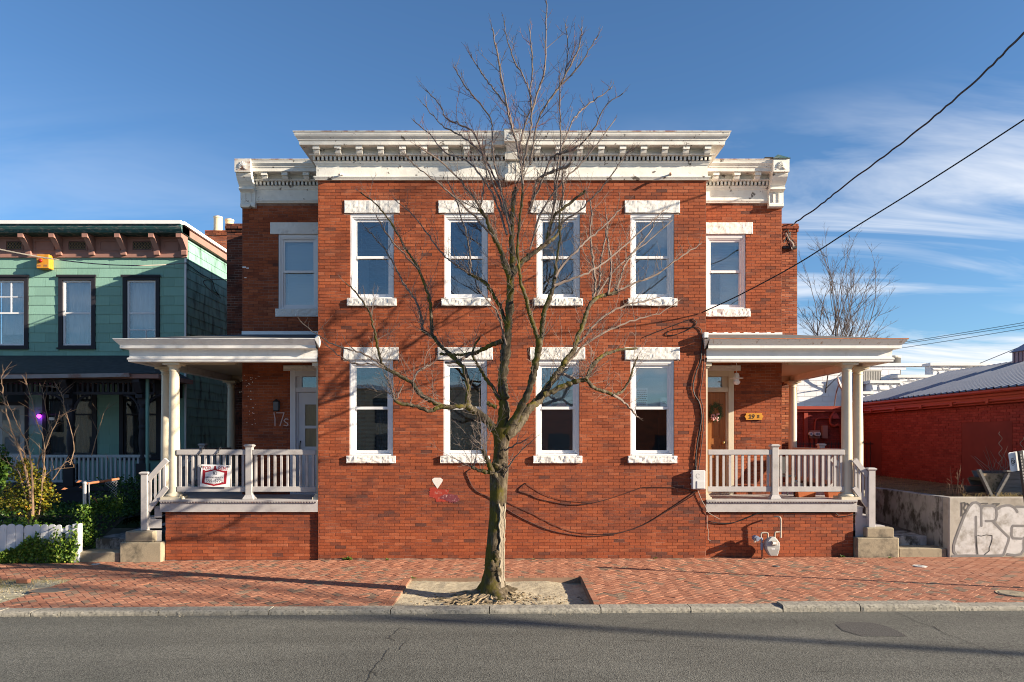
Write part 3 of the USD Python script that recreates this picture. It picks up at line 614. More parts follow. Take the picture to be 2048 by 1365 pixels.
def weed(u, v, h, n, label, group='weeds along the wall foot'):
    x, y = walk_pt(u, v); y = min(y, -.03); z = zg(x, y); mb = MB(); r = random.Random(u)
    for _ in range(n):
        a = r.uniform(0, 6.28); l = h * r.uniform(.5, 1.1); d = np.array([math.cos(a) * .7, math.sin(a) * .5 - .2, r.uniform(.5, 1.1)]); d /= np.linalg.norm(d); s = np.cross(d, (0, 0, 1)); s /= np.linalg.norm(s); b = np.array([x + r.gauss(0, h * .3), y + r.gauss(0, h * .15), z]); mdl = b + d * l * .55
        mb.add([b, mdl + s * l * .16, b + d * l + (0, 0, -l * .15), mdl - s * l * .16], [(0, 1, 2, 3)], (r.random(),) * 3)
    obj('weed', mb, 'weed_leaf', label=label, cat='weed', group=group)
weed(698, 1120, .10, 60, 'largest leafy green weed at the foot of the brick wall left of the tree')
weed(775, 1121, .06, 34, 'small weed at the wall foot below the painted white diamond')
weed(1310, 1118, .05, 26, 'small weed at the wall foot right of the tree, below the loose cables')
weed(1683, 1114, .06, 26, 'small weed beside the right concrete cheek block')
weed(1780, 1117, .05, 30, 'weed at the foot of the right concrete cheek block')
weed(328, 1117, .05, 18, 'tiny weed where the left porch base meets its concrete block')
weed(826, 1158, .06, 24, 'weed in the back left corner of the tree pit')
weed(1068, 1120, .04, 20, 'tiny weed at the wall foot just right of the tree trunk')

# ================================================================ the brick duplex
house = thing('brick_house', 'two storey red brick duplex with white bracketed cornice and a columned porch on either side', 'house', (0, 3, 0))
Z_TOP = 8.35
WIN_U = [(-2.80, 5.17, 6.88), (-.92, 5.17, 6.88), (.925, 5.17, 6.88), (2.805, 5.17, 6.88)]
WIN_L = [(-2.815, 2.03, 3.95), (-.935, 2.03, 3.95), (.91, 2.03, 3.95), (2.805, 2.03, 3.95)]
WW = .87
front_open = [(c - WW / 2, c + WW / 2, a, b) for c, a, b in WIN_U + WIN_L]
m = man_box(-3.88, 3.88, 0, .30, -.15, 8.2)
for a, b, c, d in front_open: m = m - man_box(a, b, -.1, .5, c, d)
front_wall = obj('front_wall', MB().solid(m), 'mortar', house)
REST = MB()
SILL_ENDS += [(c + e * .45, a - .145) for c, a, b in WIN_U + WIN_L for e in (-1, 1)]
def F_front(y): return lambda a, b, o: (a, y - o, b)
stone_cuts = [(c - .55, c + .55, b, b + .25) for c, a, b in WIN_U + WIN_L] + [(c - .49, c + .49, a - .145, a) for c, a, b in WIN_U + WIN_L]
rects = brick_rects(-3.878, 3.878, -.02, 7.53, front_open + stone_cuts, seed=1)
rects.sort(key=lambda q: math.hypot((q[0] + q[1]) / 2 - .1, ((q[2] + q[3]) / 2 - 1.1) * 2.2))
br = random.Random(5)
whole = [q for q in rects if q[1] - q[0] > .18][:300]; wid = set(map(id, whole))
for q in whole:
    mb = MB(); brick_piece(mb, q, F_front(0.0), br); obj('brick', mb, 'pressed_brick', front_wall)
for q in rects:
    if id(q) not in wid: brick_piece(REST, q, F_front(0.0), br)
# side walls, floors, roof of the main block (hollow inside)
mb = MB(); mb.box(-3.879, -3.60, .302, 12, -.15, 8.2); mb.box(3.60, 3.879, .302, 12, -.15, 8.2); obj('side_wall', mb, 'common_brick', house)
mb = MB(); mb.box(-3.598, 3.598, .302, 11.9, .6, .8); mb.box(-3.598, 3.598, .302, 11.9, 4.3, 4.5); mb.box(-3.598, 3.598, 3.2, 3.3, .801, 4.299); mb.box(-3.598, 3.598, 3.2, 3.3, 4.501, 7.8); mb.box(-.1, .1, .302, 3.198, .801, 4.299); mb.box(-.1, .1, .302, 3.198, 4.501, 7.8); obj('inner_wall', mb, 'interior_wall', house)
mb = MB(); mb.box(-3.878, 3.878, .02, 12, 8.202, 8.33); obj('roof', mb, 'roof_tar', house)

# cornice profile: moulding, frieze, dentil course, bracket course, soffit, fascia, crown
LOW = [(.0, 7.528), (.045, 7.53), (.055, 7.555), (.07, 7.575), (.07, 7.60), (.03, 7.615), (.026, 7.82), (.045, 7.835), (.05, 7.86), (.075, 7.885), (.075, 7.90), (.05, 7.902), (.05, 7.985), (.14, 7.987), (.15, 8.012), (.07, 8.02), (.065, 8.128), (.29, 8.130), (.295, 8.205), (.31, 8.212)]
CROWN = [(.31, 8.212), (.315, 8.235), (.335, 8.262), (.36, 8.282), (.36, 8.300), (.368, 8.306), (.372, 8.340), (.385, 8.345)]
CAP = [(.385, 8.345), (.387, 8.362), (.20, 8.368), (-.30, 8.375)]
def bracket(mb, x, y, w=.125):
    mb.hull([(x + sx * w / 2, y - o, z) for sx in (-1, 1) for o, z in ((.06, 8.127), (.262, 8.127), (.266, 8.06), (.255, 8.055))]); mb.hull([(x + sx * w * .44, y - o, z) for sx in (-1, 1) for o, z in ((.06, 8.054), (.24, 8.054), (.215, 8.0), (.17, 7.975), (.06, 7.975))])
def dentils(mb, x0, x1, y):
    n = int(round((x1 - x0) / .083))
    for k in range(n): x = x0 + (k + .5) * (x1 - x0) / n; mb.box(x - .021, x + .021, y - .115, y - .045, 7.905, 7.983)
corner_path = [(-3.88, 3.0), (-3.88, 0), (3.88, 0), (3.88, 3.0)]; mit = [(-1, 0), (-1, -1), (1, -1), (1, 0)]
cornice = obj('cornice', MB().sweep(corner_path, mit, LOW), 'old_white_paint', house)
obj('crown_moulding', MB().sweep(corner_path, mit, CROWN), 'old_white_paint', cornice)
obj('metal_cap', MB().sweep(corner_path, mit, CAP), 'rusty_edge', cornice)
for u in [632, 675, 718, 761, 805, 847.5, 890, 933, 976, 1075, 1117.5, 1160, 1203, 1246, 1288, 1330.5, 1373, 1416]:
    mb = MB(); bracket(mb, (u - 1024) * 13.75 / FPX, 0); obj('bracket', mb, 'old_white_paint', cornice)
mb = MB(); mb.box(-3.93, 3.93, -.054, -.0502, 7.904, 7.984); obj('dentil_backing', mb, 'trim_black', cornice)
mb = MB(); dentils(mb, -3.97, -.16, 0); dentils(mb, .19, 3.97, 0); obj('dentils', mb, 'old_white_paint', cornice)
mb = MB()                                                        # console and pier at the party line
mb.box(-.14, .17, -.10, .0, 7.50, 7.62); mb.box(-.125, .155, -.075, .0, 7.62, 7.90)
for k in (-.06, .015, .09): mb.box(k - .012, k + .012, -.095, -.07, 7.66, 7.86)
mb.hull([(x, -o, z) for x in (-.14, .17) for o, z in ((0, 7.90), (.16, 7.90), (.17, 7.98), (.20, 8.0), (.20, 8.02), (0, 8.02))])
mb.hull([(x, -o, z) for x in (-.11, .14) for o, z in ((0, 8.02), (.19, 8.02), (.24, 8.10), (.36, 8.14), (.36, 8.15), (0, 8.15))])
mb.box(-.15, .18, -.42, .0, 8.15, 8.38); mb.hull([(x, y, 8.38) for x in (-.165, .195) for y in (-.435, .02)] + [(.015, -.2, 8.46)])
for a in np.linspace(.25, math.pi - .25, 7): mb.bar((.015, -.425, 8.19), (.015 + .10 * math.cos(a), -.427, 8.19 + .13 * math.sin(a)), .018, .012, (0, 1, 0))
obj('centre_console', mb, 'old_white_paint', cornice)
for u, v in ((686, 350), (1340, 350)):
    p = P(u, v, -.03); mb = MB(); mb.tube([p + (0, 0, 0), p + (-.02, -.12, -.02), p + (-.03, -.18, -.07)], .022, 8); obj('roof_spout', mb, 'rusty_edge', cornice)

# ---- windows
def slats(mb, x0, x1, y, z0, z1, pitch=.027):
    z = z1
    while z > z0: mb.quad((x0, y - .009, z - .008), (x1, y - .009, z - .008), (x1, y + .009, z + .006), (x0, y + .009, z + .006)); z -= pitch
    for x in (x0 + .09, x1 - .09): mb.box(x - .003, x + .003, y - .012, y - .010, z0, z1)
def waves(mb, x0, x1, y, z0, z1, amp=.02, per=.09, phase=0.0, n=40):
    xs = np.linspace(x0, x1, n); ys = y + amp * np.sin(xs / per * 6.28 + phase) + amp * .5 * np.sin(xs / per * 2.7 + 1)
    for a in range(n - 1): mb.quad((xs[a], ys[a], z0), (xs[a + 1], ys[a + 1], z0), (xs[a + 1], ys[a + 1], z1), (xs[a], ys[a], z1))
def casing(cx, z0, z1, y, w):
    mb = MB(); a, b = cx - w / 2 + .002, cx + w / 2 - .002
    for s in (-1, 1):
        e = cx + s * (w / 2 - .002); mb.box(e, e - s * .030, y + .012, y + .14, z0 + .001, z1 - .002); mb.box(e - s * .0305, e - s * .058, y + .028, y + .14, z0 + .045, z1 - .075); mb.box(e - s * .0585, e - s * .085, y + .045, y + .14, z0 + .045, z1 - .105)
    mb.box(a + .0305, b - .0305, y + .014, y + .14, z1 - .074, z1 - .003); mb.box(a + .0585, b - .0585, y + .03, y + .139, z1 - .104, z1 - .0745)
    mb.hull([(x, yy, z) for x in (a + .031, b - .031) for yy, z in ((y + .008, z0 + .002), (y + .14, z0 + .002), (y + .008, z0 + .035), (y + .14, z0 + .044))])
    return mb
def window(cx, z0, z1, y, w, split, kind, seed, lint, sill, lx, sx):
    win = obj('window', casing(cx, z0, z1, y, w), 'vinyl_white', house)
    L, Rr = cx - w / 2 + .0865, cx + w / 2 - .0865; zb, zt = z0 + .048, z1 - .107
    up, lo = MB(), MB(); st = .036
    for s in (L, Rr - st): up.box(s, s + st, y + .06, y + .088, split + .0, zt); lo.box(s, s + st, y + .092, y + .12, zb, split + .05)
    up.box(L + st, Rr - st, y + .0605, y + .0875, zt - .05, zt - .0005); up.box(L + st, Rr - st, y + .056, y + .088, split - .005, split + .048)
    lo.box(L + st, Rr - st, y + .0925, y + .1195, zb, zb + .062); lo.box(L + st, Rr - st, y + .0925, y + .1195, split + .01, split + .0495)
    obj('sash', up, 'vinyl_white', win, label='upper sash'); obj('sash', lo, 'vinyl_white', win, label='lower sash')
    for yy, a, b in ((y + .074, split + .0485, zt - .0505), (y + .106, zb + .0625, split + .0095)):
        mb = MB(); mb.box(L + st + .001, Rr - st - .001, yy - .002, yy + .002, a, b); obj('pane', mb, 'glass_pane', win)
    yb = y + .17
    if 'blind' in kind: mb = MB(); slats(mb, L + .01, Rr - .01, yb, zb + .02, zt); obj('blind', mb, 'blind_slat', win)
    if 'roller' in kind:
        zr = split + .03 if 'half' in kind else zb + .02
        mb = MB(); slats(mb, L + .0, Rr - .0, yb, zr, zt, .0165); mb.box(L, Rr, yb + .012, yb + .014, zr, zt); obj('blind', mb, 'roller_blind', win)
    if 'half_curtain' in kind: mb = MB(); waves(mb, L + .02, cx - .02, yb + .06, zb, split + .4); obj('curtain', mb, 'curtain', win)
    if 'lace' in kind: mb = MB(); waves(mb, cx + .06, Rr - .02, yb + .06, zb, split + .05, .015, .05); obj('curtain', mb, 'curtain', win)
    if 'screen' in kind: mb = MB(); mb.box(L + st + .003, cx - .09 if 'part' in kind else Rr - st - .003, y + .1215, y + .1225, zb + .063, split + .009); obj('insect_screen', mb, 'screen_grey', win)
    if 'toys' in kind:
        mb = MB(); mb.hull([(cx + .04 + .16 * math.cos(a) * (1 - .3 * k), y + .128 + .01 * k, split + .10 + .07 * math.sin(a)) for a in np.linspace(0, 6.28, 12) for k in (0, 1)]); obj('hung_toy', mb, 'flower_pink', win)
        mb = MB(); mb.hull([(cx - .05 + .06 * math.cos(a), y + .128 + .01 * k, split + .14 + .10 * math.sin(a)) for a in np.linspace(0, 6.28, 10) for k in (0, 1)]); obj('hung_toy', mb, 'regulator_blue', win)
    if 'papers' in kind:
        mb = MB(); mb.box(L + .04, L + .27, y + .0765, y + .0785, split + .06, split + .42); pp = obj('notice', mb, 'sign_white', win)
        mb = MB(); rr = random.Random(4)
        for k in range(8):
            z = split + .39 - k * .042; x = L + .055
            while x < L + .24: wd = rr.uniform(.012, .04); mb.box(x, min(x + wd, L + .255), y + .0752, y + .0762, z - .016, z); x += wd + .008
        obj('printed_lines', mb, 'gutter_grey', pp)
        mb = MB(); mb.box(Rr - .17, Rr - .04, y + .0765, y + .0785, split + .055, split + .24); pp = obj('notice', mb, 'sign_white', win); mb = MB().text('TD', Rr - .135, y + .0762, split + .11, .045, .001, True); obj('lettering', mb, 'sign_black', pp)
    mb = MB(); rock_face(mb, *lint, y, .026, .012, seed); obj('lintel', mb, 'stone_white', win)
    mb = MB(); rock_face(mb, *sill, y, .055, .019, seed + 40, nz=6); obj('window_sill', mb, 'stone_white', win)
kinds_u = ['blind part screen', 'blind part screen', 'roller half part screen half_curtain', 'roller part screen']
kinds_l = ['blind lace', 'blind part screen half_curtain', 'roller half toys screen', 'roller half papers']
for i, (c, a, b) in enumerate(WIN_U): window(c, a, b, 0, WW, 5.99, kinds_u[i], i + 1, (c - .55, c + .55, b + .001, b + .25), (c - .49, c + .49, a - .145, a - .001), 0, 0)
for i, (c, a, b) in enumerate(WIN_L): window(c, a, b, 0, WW, 2.965, kinds_l[i], i + 11, (c - .55, c + .55, b + .001, b + .25), (c - .49, c + .49, a - .145, a - .001), 0, 0)

# ---- wings, rear block, porches: one side at a time (s = -1 left, +1 right)
YW, YR = 1.36, 4.9
def stair_rail(mb_r, mb_b, x0, x1, y, z0t, z1t, z0b, z1b, n):
    mb_r.bar((x0, y, z0t), (x1, y, z1t), .075, .10); mb_r.bar((x0, y, z0b), (x1, y, z1b), .05, .09)
    for k in range(n):
        t = (k + .5) / n; x = x0 + (x1 - x0) * t; mb_b.append((x, y, z0b + (z1b - z0b) * t, z0t + (z1t - z0t) * t))
def newel(path, x, y, z0, z1, flare=True):
    mb = MB(); mb.cbox(x - .065, x + .065, y - .065, y + .065, z0, z1 - .035, .006); mb.hull([(x + a * d, y + b * d, z) for a in (-1, 1) for b in (-1, 1) for d, z in ((.07, z1 - .06), (.088, z1 - .034), (.088, z1 - .018), (.06, z1))])
    if flare: mb.hull([(x + a * d, y + b * d, z) for a in (-1, 1) for b in (-1, 1) for d, z in ((.105, z0 + .002), (.105, z0 + .02), (.067, z0 + .09))])
    return obj('newel_post', mb, 'grey_paint', path)
def column(path, x, y, z0, z1, r=.105):
    mb = MB(); mb.box(x - .19, x + .19, y - .19, y + .19, z0, z0 + .055)
    mb.lathe([(.155, z0 + .056), (.165, z0 + .075), (.155, z0 + .10), (.125, z0 + .115), (r + .008, z0 + .14), (r, z0 + .30), (r, z0 + (z1 - z0) * .4), (r * .93, z0 + (z1 - z0) * .75), (r * .86, z1 - .17), (r * .98, z1 - .165), (r * .98, z1 - .145), (r * .88, z1 - .14), (r * .90, z1 - .10), (r * 1.1, z1 - .085), (r * 1.32, z1 - .05)], x, y, 28)
    mb.box(x - .165, x + .165, y - .165, y + .165, z1 - .049, z1 - .001); return obj('porch_column', mb, 'cream_paint', path, smooth=35)
PL = {-1: dict(xe=-7.04, xb=-6.96, roof=-7.65, col=-6.85, newel=-.0, nx=-7.36), 1: dict(xe=6.90, xb=6.85, roof=7.60, col=6.79, nx=7.20)}
for s in (-1, 1):
    q = PL[s]; white = 'old_white_paint'
    # wing front wall with window and door openings
    wx, wz0, wz1 = s * 4.69, 5.22, 6.86
    dx0, dx1 = s * 3.94, s * 4.87; dzt = 3.86
    m = man_box(s * 3.881, s * 5.92, YW, YW + .28, -.15, 8.2) - man_box(wx - WW / 2, wx + WW / 2, 0, 3, wz0, wz1) - man_box(dx0, dx1, 0, 3, 1.15, dzt)
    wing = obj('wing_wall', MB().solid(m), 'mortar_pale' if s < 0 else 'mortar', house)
    a, b = sorted((s * 3.884, s * 5.918))
    cuts = [(wx - WW / 2, wx + WW / 2, wz0, wz1), (min(dx0, dx1), max(dx0, dx1), 1.1, dzt), (wx - .61, wx + .58, wz1, wz1 + .255), (wx - .49, wx + .53, wz0 - .175, wz0), (min(dx0, dx1) - .15, max(dx0, dx1) + .15, dzt, dzt + .12)]
    for rc in brick_rects(a, b, 1.13, 7.50, cuts, seed=20 + s): brick_piece(REST, rc, F_front(YW), br)
    mb = MB(); mb.box(s * 5.64, s * 5.919, YW + .282, 11.9, -.15, 8.2); obj('wing_side_wall', mb, 'common_brick', house)
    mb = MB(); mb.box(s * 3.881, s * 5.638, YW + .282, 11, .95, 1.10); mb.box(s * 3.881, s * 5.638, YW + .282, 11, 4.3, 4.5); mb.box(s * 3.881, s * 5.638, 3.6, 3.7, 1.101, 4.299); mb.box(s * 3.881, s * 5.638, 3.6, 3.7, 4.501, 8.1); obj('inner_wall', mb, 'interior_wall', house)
    mb = MB(); mb.box(s * 3.881, s * 5.919, YW, 11.9, 8.202, 8.33); obj('roof', mb, 'roof_tar', house)
    lx = (wx - .61, wx + .56) if s < 0 else (wx - .56, wx + .59)
    window(wx, wz0, wz1, YW, WW, 6.03, 'roller part screen' if s > 0 else 'roller', 60 + s, (*lx, wz1 + .001, wz1 + .255), (wx - .49, wx + .53, wz0 - .175, wz0 - .001), 0, 0)
    # wing cornice with its end console
    cp = [(s * 3.884, YW), (s * 5.62, YW)]; cm = [(0, -1), (0, -1)]
    if s > 0: pass
    wc = obj('cornice', MB().sweep(cp, cm, LOW), white, house)
    obj('crown_moulding', MB().sweep(cp, cm, CROWN), white, wc); obj('metal_cap', MB().sweep(cp, cm, CAP), 'rusty_edge', wc)
    for xb in ([-4.73, -5.19, -5.63] if s < 0 else [4.69, 5.145, 5.59]):
        mb = MB(); bracket(mb, xb + s * (-.28), YW, .13); obj('bracket', mb, white, wc)
    mb = MB(); mb.box(s * 3.885, s * 5.599, YW - .054, YW - .0502, 7.904, 7.984); obj('dentil_backing', mb, 'trim_black', wc)
    mb = MB(); dentils(mb, *sorted((s * 4.2, s * 5.6)), YW); obj('dentils', mb, white, wc)
    c0, c1 = sorted((s * 5.60, s * 5.92)); mb = MB()
    pr = [(0, 7.42), (.10, 7.42), (.12, 7.44), (.12, 7.49), (.10, 7.51), (.10, 7.74), (.14, 7.76), (.20, 7.78), (.20, 7.81), (.17, 7.83), (.19, 7.87), (.27, 7.93), (.33, 8.0), (.35, 8.05), (.35, 8.08), (0, 8.08)]
    for k in range(1, len(pr) - 2): mb.hull([(x, YW - o, z) for x in (c0, c1) for o, z in ((0, pr[k][1]), pr[k], pr[k + 1], (0, pr[k + 1][1] + .0001))])
    mb.box(c0 - .01, c1 + .01, YW - .40, YW - .0, 8.081, 8.36)
    for k in (-.06, .06): mb.box((c0 + c1) / 2 + k - .015, (c0 + c1) / 2 + k + .015, YW - .118, YW - .09, 7.53, 7.72)
    ec = obj('end_console', mb, white, wc)
    mb = MB(); cx = (c0 + c1) / 2
    for a in np.linspace(-.4, math.pi + .4, 9): mb.hull([(cx + r_ * math.cos(a + d), YW - .40 - h, 8.18 + 1.15 * r_ * math.sin(a + d)) for r_, d, h in ((.02, 0, .0), (.02, 0, .03), (.07, .16, .025), (.07, -.16, .025), (.105, 0, .015), (.105, 0, 0))])
    obj('rosette', mb, 'flash_white' if s < 0 else white, ec)
    mb = MB(); mb.box(c0 - .011, c1 + .011, YW - .402, YW - .3995, 8.10, 8.355) if s < 0 else mb.hull([(x, y, 8.362) for x in (c0 - .03, c1 + .03) for y in (YW - .43, YW)] + [(cx, YW - .2, 8.53)])
    obj('face_plate' if s < 0 else 'pyramid_cap', mb, 'rusty_edge' if s < 0 else 'trim_teal_worn', ec)
    if s > 0:
        mb = MB(); mb.box(5.42, 5.60, YW - .36, YW - .1, 8.37, 8.41); obj('loose_flashing', mb, 'trim_black', wc)
    # rear block
    mb = MB(); mb.box(s * 5.921, s * 7.70, YR, YR + .3, -.15, 8.15); rear = obj('rear_wall', mb, 'mortar_pale', house)
    mb = MB(); mb.box(s * 7.40, s * 7.699, YR + .301, 12, -.15, 8.15); mb.box(s * 5.921, s * 7.70, YR + .002, 12, 8.151, 8.19); obj('rear_side_wall', mb, 'common_brick', house)
    a, b = sorted((s * 5.924, s * 7.70))
    RB = MB()
    for rc in brick_rects(a, b, .9, 7.95, seed=30 + s, L=.205, H=.0665, joint=.011): brick_piece(RB, rc, F_front(YR), br, .007, .004)
    for k, o in ((0, .035), (1, .07), (2, .035)):
        for rc in brick_rects(a - (.03 if s < 0 else 0), b + (.03 if s > 0 else 0), 7.955 + k * .075, 7.955 + (k + 1) * .075, seed=40 + k + s, L=.12 if k != 1 else .205, H=.075, joint=.01): brick_piece(RB, rc, F_front(YR), br, o, .006)
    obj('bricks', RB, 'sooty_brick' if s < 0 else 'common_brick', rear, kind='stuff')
    # porch deck, brick base, fascia
    mb = MB(); x0 = s * 3.884
    deck_poly = Polygon([(x0, -.03), (q['xe'], -.03), (q['xe'], 1.15), (s * 7.62, 1.15), (s * 7.62, YR - .01), (s * 5.925, YR - .01), (s * 5.925, YW - .01), (x0, YW - .01)])
    mb.prism(deck_poly, 1.115, 1.15); deck = obj('porch_deck', mb, 'grey_paint', house)
    mb = MB(); mb.box(x0, q['xe'], -.005, .02, .905, 1.113); mb.box(q['xe'] - s * .003, q['xe'] - s * .028, .021, 1.15, .905, 1.113); obj('fascia_board', mb, 'grey_paint', deck)
    mb = MB(); n = int(abs(q['xe'] - x0) / .055)
    for k in range(n): x = x0 + (q['xe'] - x0) * (k + .5) / n; mb.lathe([(.0005, 1.082), (.016, 1.094), (.016, 1.113)], x, -.021, 6)
    obj('scalloped_edging', mb, 'gutter_grey', deck)
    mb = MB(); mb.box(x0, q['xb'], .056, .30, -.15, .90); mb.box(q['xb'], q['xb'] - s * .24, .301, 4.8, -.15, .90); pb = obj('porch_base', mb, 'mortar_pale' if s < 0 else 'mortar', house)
    a, b = sorted((x0, q['xb']))
    for rc in brick_rects(a + .003, b, -.06, .90, seed=50 + s, H=.0656): brick_piece(REST, rc, F_front(.055), br)
    # porch roof: beam, frieze, crown, ceiling, covering
    RF = [(-.16, 3.905), (.012, 3.905), (.02, 3.915), (.02, 3.945), (.034, 3.955), (.034, 3.985), (.002, 4.0), (0, 4.085), (.004, 4.088), (.004, 4.14), (.015, 4.15), (.03, 4.163), (.125, 4.165), (.125, 4.232), (.135, 4.236)]
    RC = [(.135, 4.236), (.15, 4.25), (.205, 4.318), (.212, 4.338)]
    path = [(s * 3.89, .0), (q['roof'], 0), (q['roof'], YR - .02)]; mm = [(0, -1), (s, -1), (s, 0)]
    roof = obj('porch_roof', MB().sweep(path, mm, RF + [(-.16, 4.236), (-.16, 3.905)]), 'white_paint', house)
    obj('crown_moulding', MB().sweep(path, mm, RC), 'white_paint' if s < 0 else 'rust_streaked', roof)
    mb = MB(); X = q['roof'] + s * .215
    A, B, C, Dd, E, G = (s * 3.89, -.215, 4.34), (X, -.215, 4.34), (X, YR - .02, 4.34), (s * 5.925, YR - .02, 4.66), (s * 5.925, YW - .01, 4.66), (s * 3.89, YW - .01, 4.66)
    mb.quad(A, B, E, G); mb.quad(B, C, Dd, E); obj('roof_covering', mb, 'roof_tar', roof)
    mb = MB(); mb.sweep(path, mm, [(.205, 4.334), (.218, 4.334), (.218, 4.352), (.17, 4.356)]); obj('drip_edge', mb, 'white_paint' if s < 0 else 'rust_metal', roof)
    if s < 0: mb = MB(); mb.hull([(-3.89, -.22, 4.34), (-3.80, -.23, 4.40), (-3.79, -.12, 4.30), (-3.89, -.01, 4.2), (-3.80, -.16, 4.17), (-3.885, -.1, 4.42)]); obj('return_end', mb, 'white_paint', roof)
    else: mb = MB(); mb.cbox(3.80, 3.884, -.15, -.02, 4.37, 4.48, .01); mb.hull([(3.80, -.22, 4.33), (3.884, -.22, 4.34), (3.884, -.01, 4.2), (3.84, -.03, 4.16), (3.82, -.02, 4.35)]); obj('return_end', mb, 'white_paint', roof)
    mb = MB(); cp_ = Polygon([(s * 3.89, .155), (q['roof'] - s * .155, .155), (q['roof'] - s * .155, YR - .02), (s * 5.925, YR - .02), (s * 5.925, YW - .01), (s * 3.89, YW - .01)])
    mb.prism(cp_, 4.05, 4.08); obj('ceiling', mb, 'ceiling_paint', roof)
    mb = MB(); mb.box(s * 5.925, q['roof'] - s * .155, 1.0, 1.12, 3.96, 4.049); obj('ceiling_beam', mb, 'ceiling_paint', roof); mb = MB(); mb.box(s * 5.925, q['roof'] - s * .155, YR - .2, YR - .025, 3.905, 4.049); obj('ceiling_beam', mb, 'ceiling_paint', roof)
    mb = MB()
    if s < 0: mb.box(-5.92, -3.89, YW - .03, YW - .009, 4.60, 4.73); mb.quad((-5.92, YW - .03, 4.655), (-3.89, YW - .03, 4.655), (-3.89, YW - .10, 4.645), (-5.92, YW - .10, 4.645))
    else:
        for k in range(24): xa = 3.89 + k * .0848; mb.box(xa, xa + .084, YW - .02, YW - .009, 4.55, 4.70 + .012 * math.sin(k * 2.3))
    obj('wall_flashing', mb, 'flash_white', roof)
    # columns and corner pilaster
    column(house, q['col'], .20, 1.15, 3.905); column(house, s * 7.42, 1.02, 1.15, 3.905); column(house, s * 7.45, 4.58, 1.15, 3.905)
    mb = MB(); x = s * 3.886; mb.box(x, x + s * .055, .10, .30, 1.26, 3.80); mb.box(x, x + s * .12, .03, .36, 1.151, 1.20); mb.hull([(x + s * d, yy, z) for d, z in ((0, 1.201), (.10, 1.201), (.056, 1.27), (0, 1.27)) for yy in (.05, .33)]); mb.box(x, x + s * .08, .06, .34, 3.80, 3.83); mb.box(x, x + s * .12, .03, .36, 3.831, 3.903); obj('pilaster', mb, 'cream_paint', house)
    # railings
    fy = .14; nx = 5.30 if s > 0 else -5.30
    rails = MB(); bal = []
    xs0, xs1 = s * 3.95, q['col'] - s * .09
    for a, b in ((xs0, nx - s * .066), (nx + s * .066, xs1)):
        rails.cbox(a, b, fy - .045, fy + .045, 2.045, 2.15, .008); rails.cbox(a, b, fy - .03, fy + .03, 1.30, 1.405, .006)
        n = int(round(abs(b - a) / .124))
        for k in range(n): bal.append((a + (b - a) * (k + .5) / n, fy, 1.405, 2.045))
    railing = obj('porch_railing', rails, 'grey_paint', house)
    newel(railing, nx, fy, 1.151, 2.26)
    for x, y, z0, z1 in bal: mb = MB(); mb.box(x - .0225, x + .0225, y - .0225, y + .0225, z0 - .001, z1 + .001); obj('baluster', mb, 'grey_paint', railing)
    rails = MB(); bal = []; xr = s * 7.44
    for a, b in ((1.15, 2.78), (2.92, 4.45)):
        rails.cbox(xr - .045, xr + .045, a, b, 2.045, 2.15, .008); rails.cbox(xr - .03, xr + .03, a, b, 1.30, 1.405, .006); n = int((b - a) / .124)
        for k in range(n): bal.append((xr, a + (b - a) * (k + .5) / n, 1.405, 2.045))
    side_rail = obj('porch_railing', rails, 'grey_paint', house, label='railing along the far side of the porch'); newel(side_rail, xr, 2.85, 1.151, 2.26)
    for x, y, z0, z1 in bal: mb = MB(); mb.box(x - .0225, x + .0225, y - .0225, y + .0225, z0, z1); obj('baluster', mb, 'grey_paint', side_rail)
    # wooden steps from the deck down to the concrete, with a railing either side
    e = q['xe']; zb = -.09 if s < 0 else 0.0
    mb = MB(); st = MB()
    for k, (z, d0, d1) in enumerate(((1.005, .0, .15), (.82 + zb * .3, .14, .34), (.62 + zb, .33, .58))): mb.box(e + s * (d0 + .002), e + s * (d1 + .03), .10, 1.10, z - .035, z); st.box(e + s * .003, e + s * (d1 - .001), .075, .095, z - .22, z - .036); st.box(e + s * (d1 - .02), e + s * d1, .0955, 1.10, z - .20, z - .036)
    st.box(e + s * .003, e + s * .40, .0755, .0945, .40 + zb, .62 + zb); steps = obj('porch_steps', mb, 'grey_paint', house); obj('stringer', st, 'grey_paint', steps)
    for yy, lab in ((.06, None), (1.08, 'stair rail on the house side')):
        rr_ = MB(); bb = []; nxp = q['nx'] if yy < .5 else q['nx'] + s * .1
        stair_rail(rr_, bb, q['col'] + s * .08, nxp - s * .06, yy, 1.95, 1.62 + zb * .9, 1.40, 1.02 + zb, 4)
        sr = obj('stair_railing', rr_, 'grey_paint', house, label=lab); newel(sr, nxp, yy, .535 + (.06 if s > 0 else 0) if yy < .5 else .6 + zb, 1.79 + zb * .9, False)
        for x, y, z0, z1 in bb: mb = MB(); mb.box(x - .02, x + .02, y - .02, y + .02, z0, z1); obj('baluster', mb, 'grey_paint', sr)
    # door
    fm = 'door_blue_white' if s < 0 else 'cream_paint'; mb = MB(); yd = YW
    mb.box(dx1 - s * .002, dx1 - s * .12, yd - .01, yd + .20, 1.151, dzt - .001); mb.box(dx0 + s * .002, dx0 + s * .05, yd - .01, yd + .20, 1.151, dzt - .001)
    mb.box(dx0 + s * .051, dx1 - s * .121, yd - .008, yd + .20, dzt - .12, dzt - .002); mb.box(dx0 + s * .051, dx1 - s * .121, yd + .01, yd + .20, 3.40, 3.50); mb.box(dx1 - s * .121, dx1 - s * .16, yd + .06, yd + .2, 1.151, 3.398)
    mb.box(dx0 + s * .051, dx1 - s * .121, yd - .03, yd + .2, 1.152, 1.19)
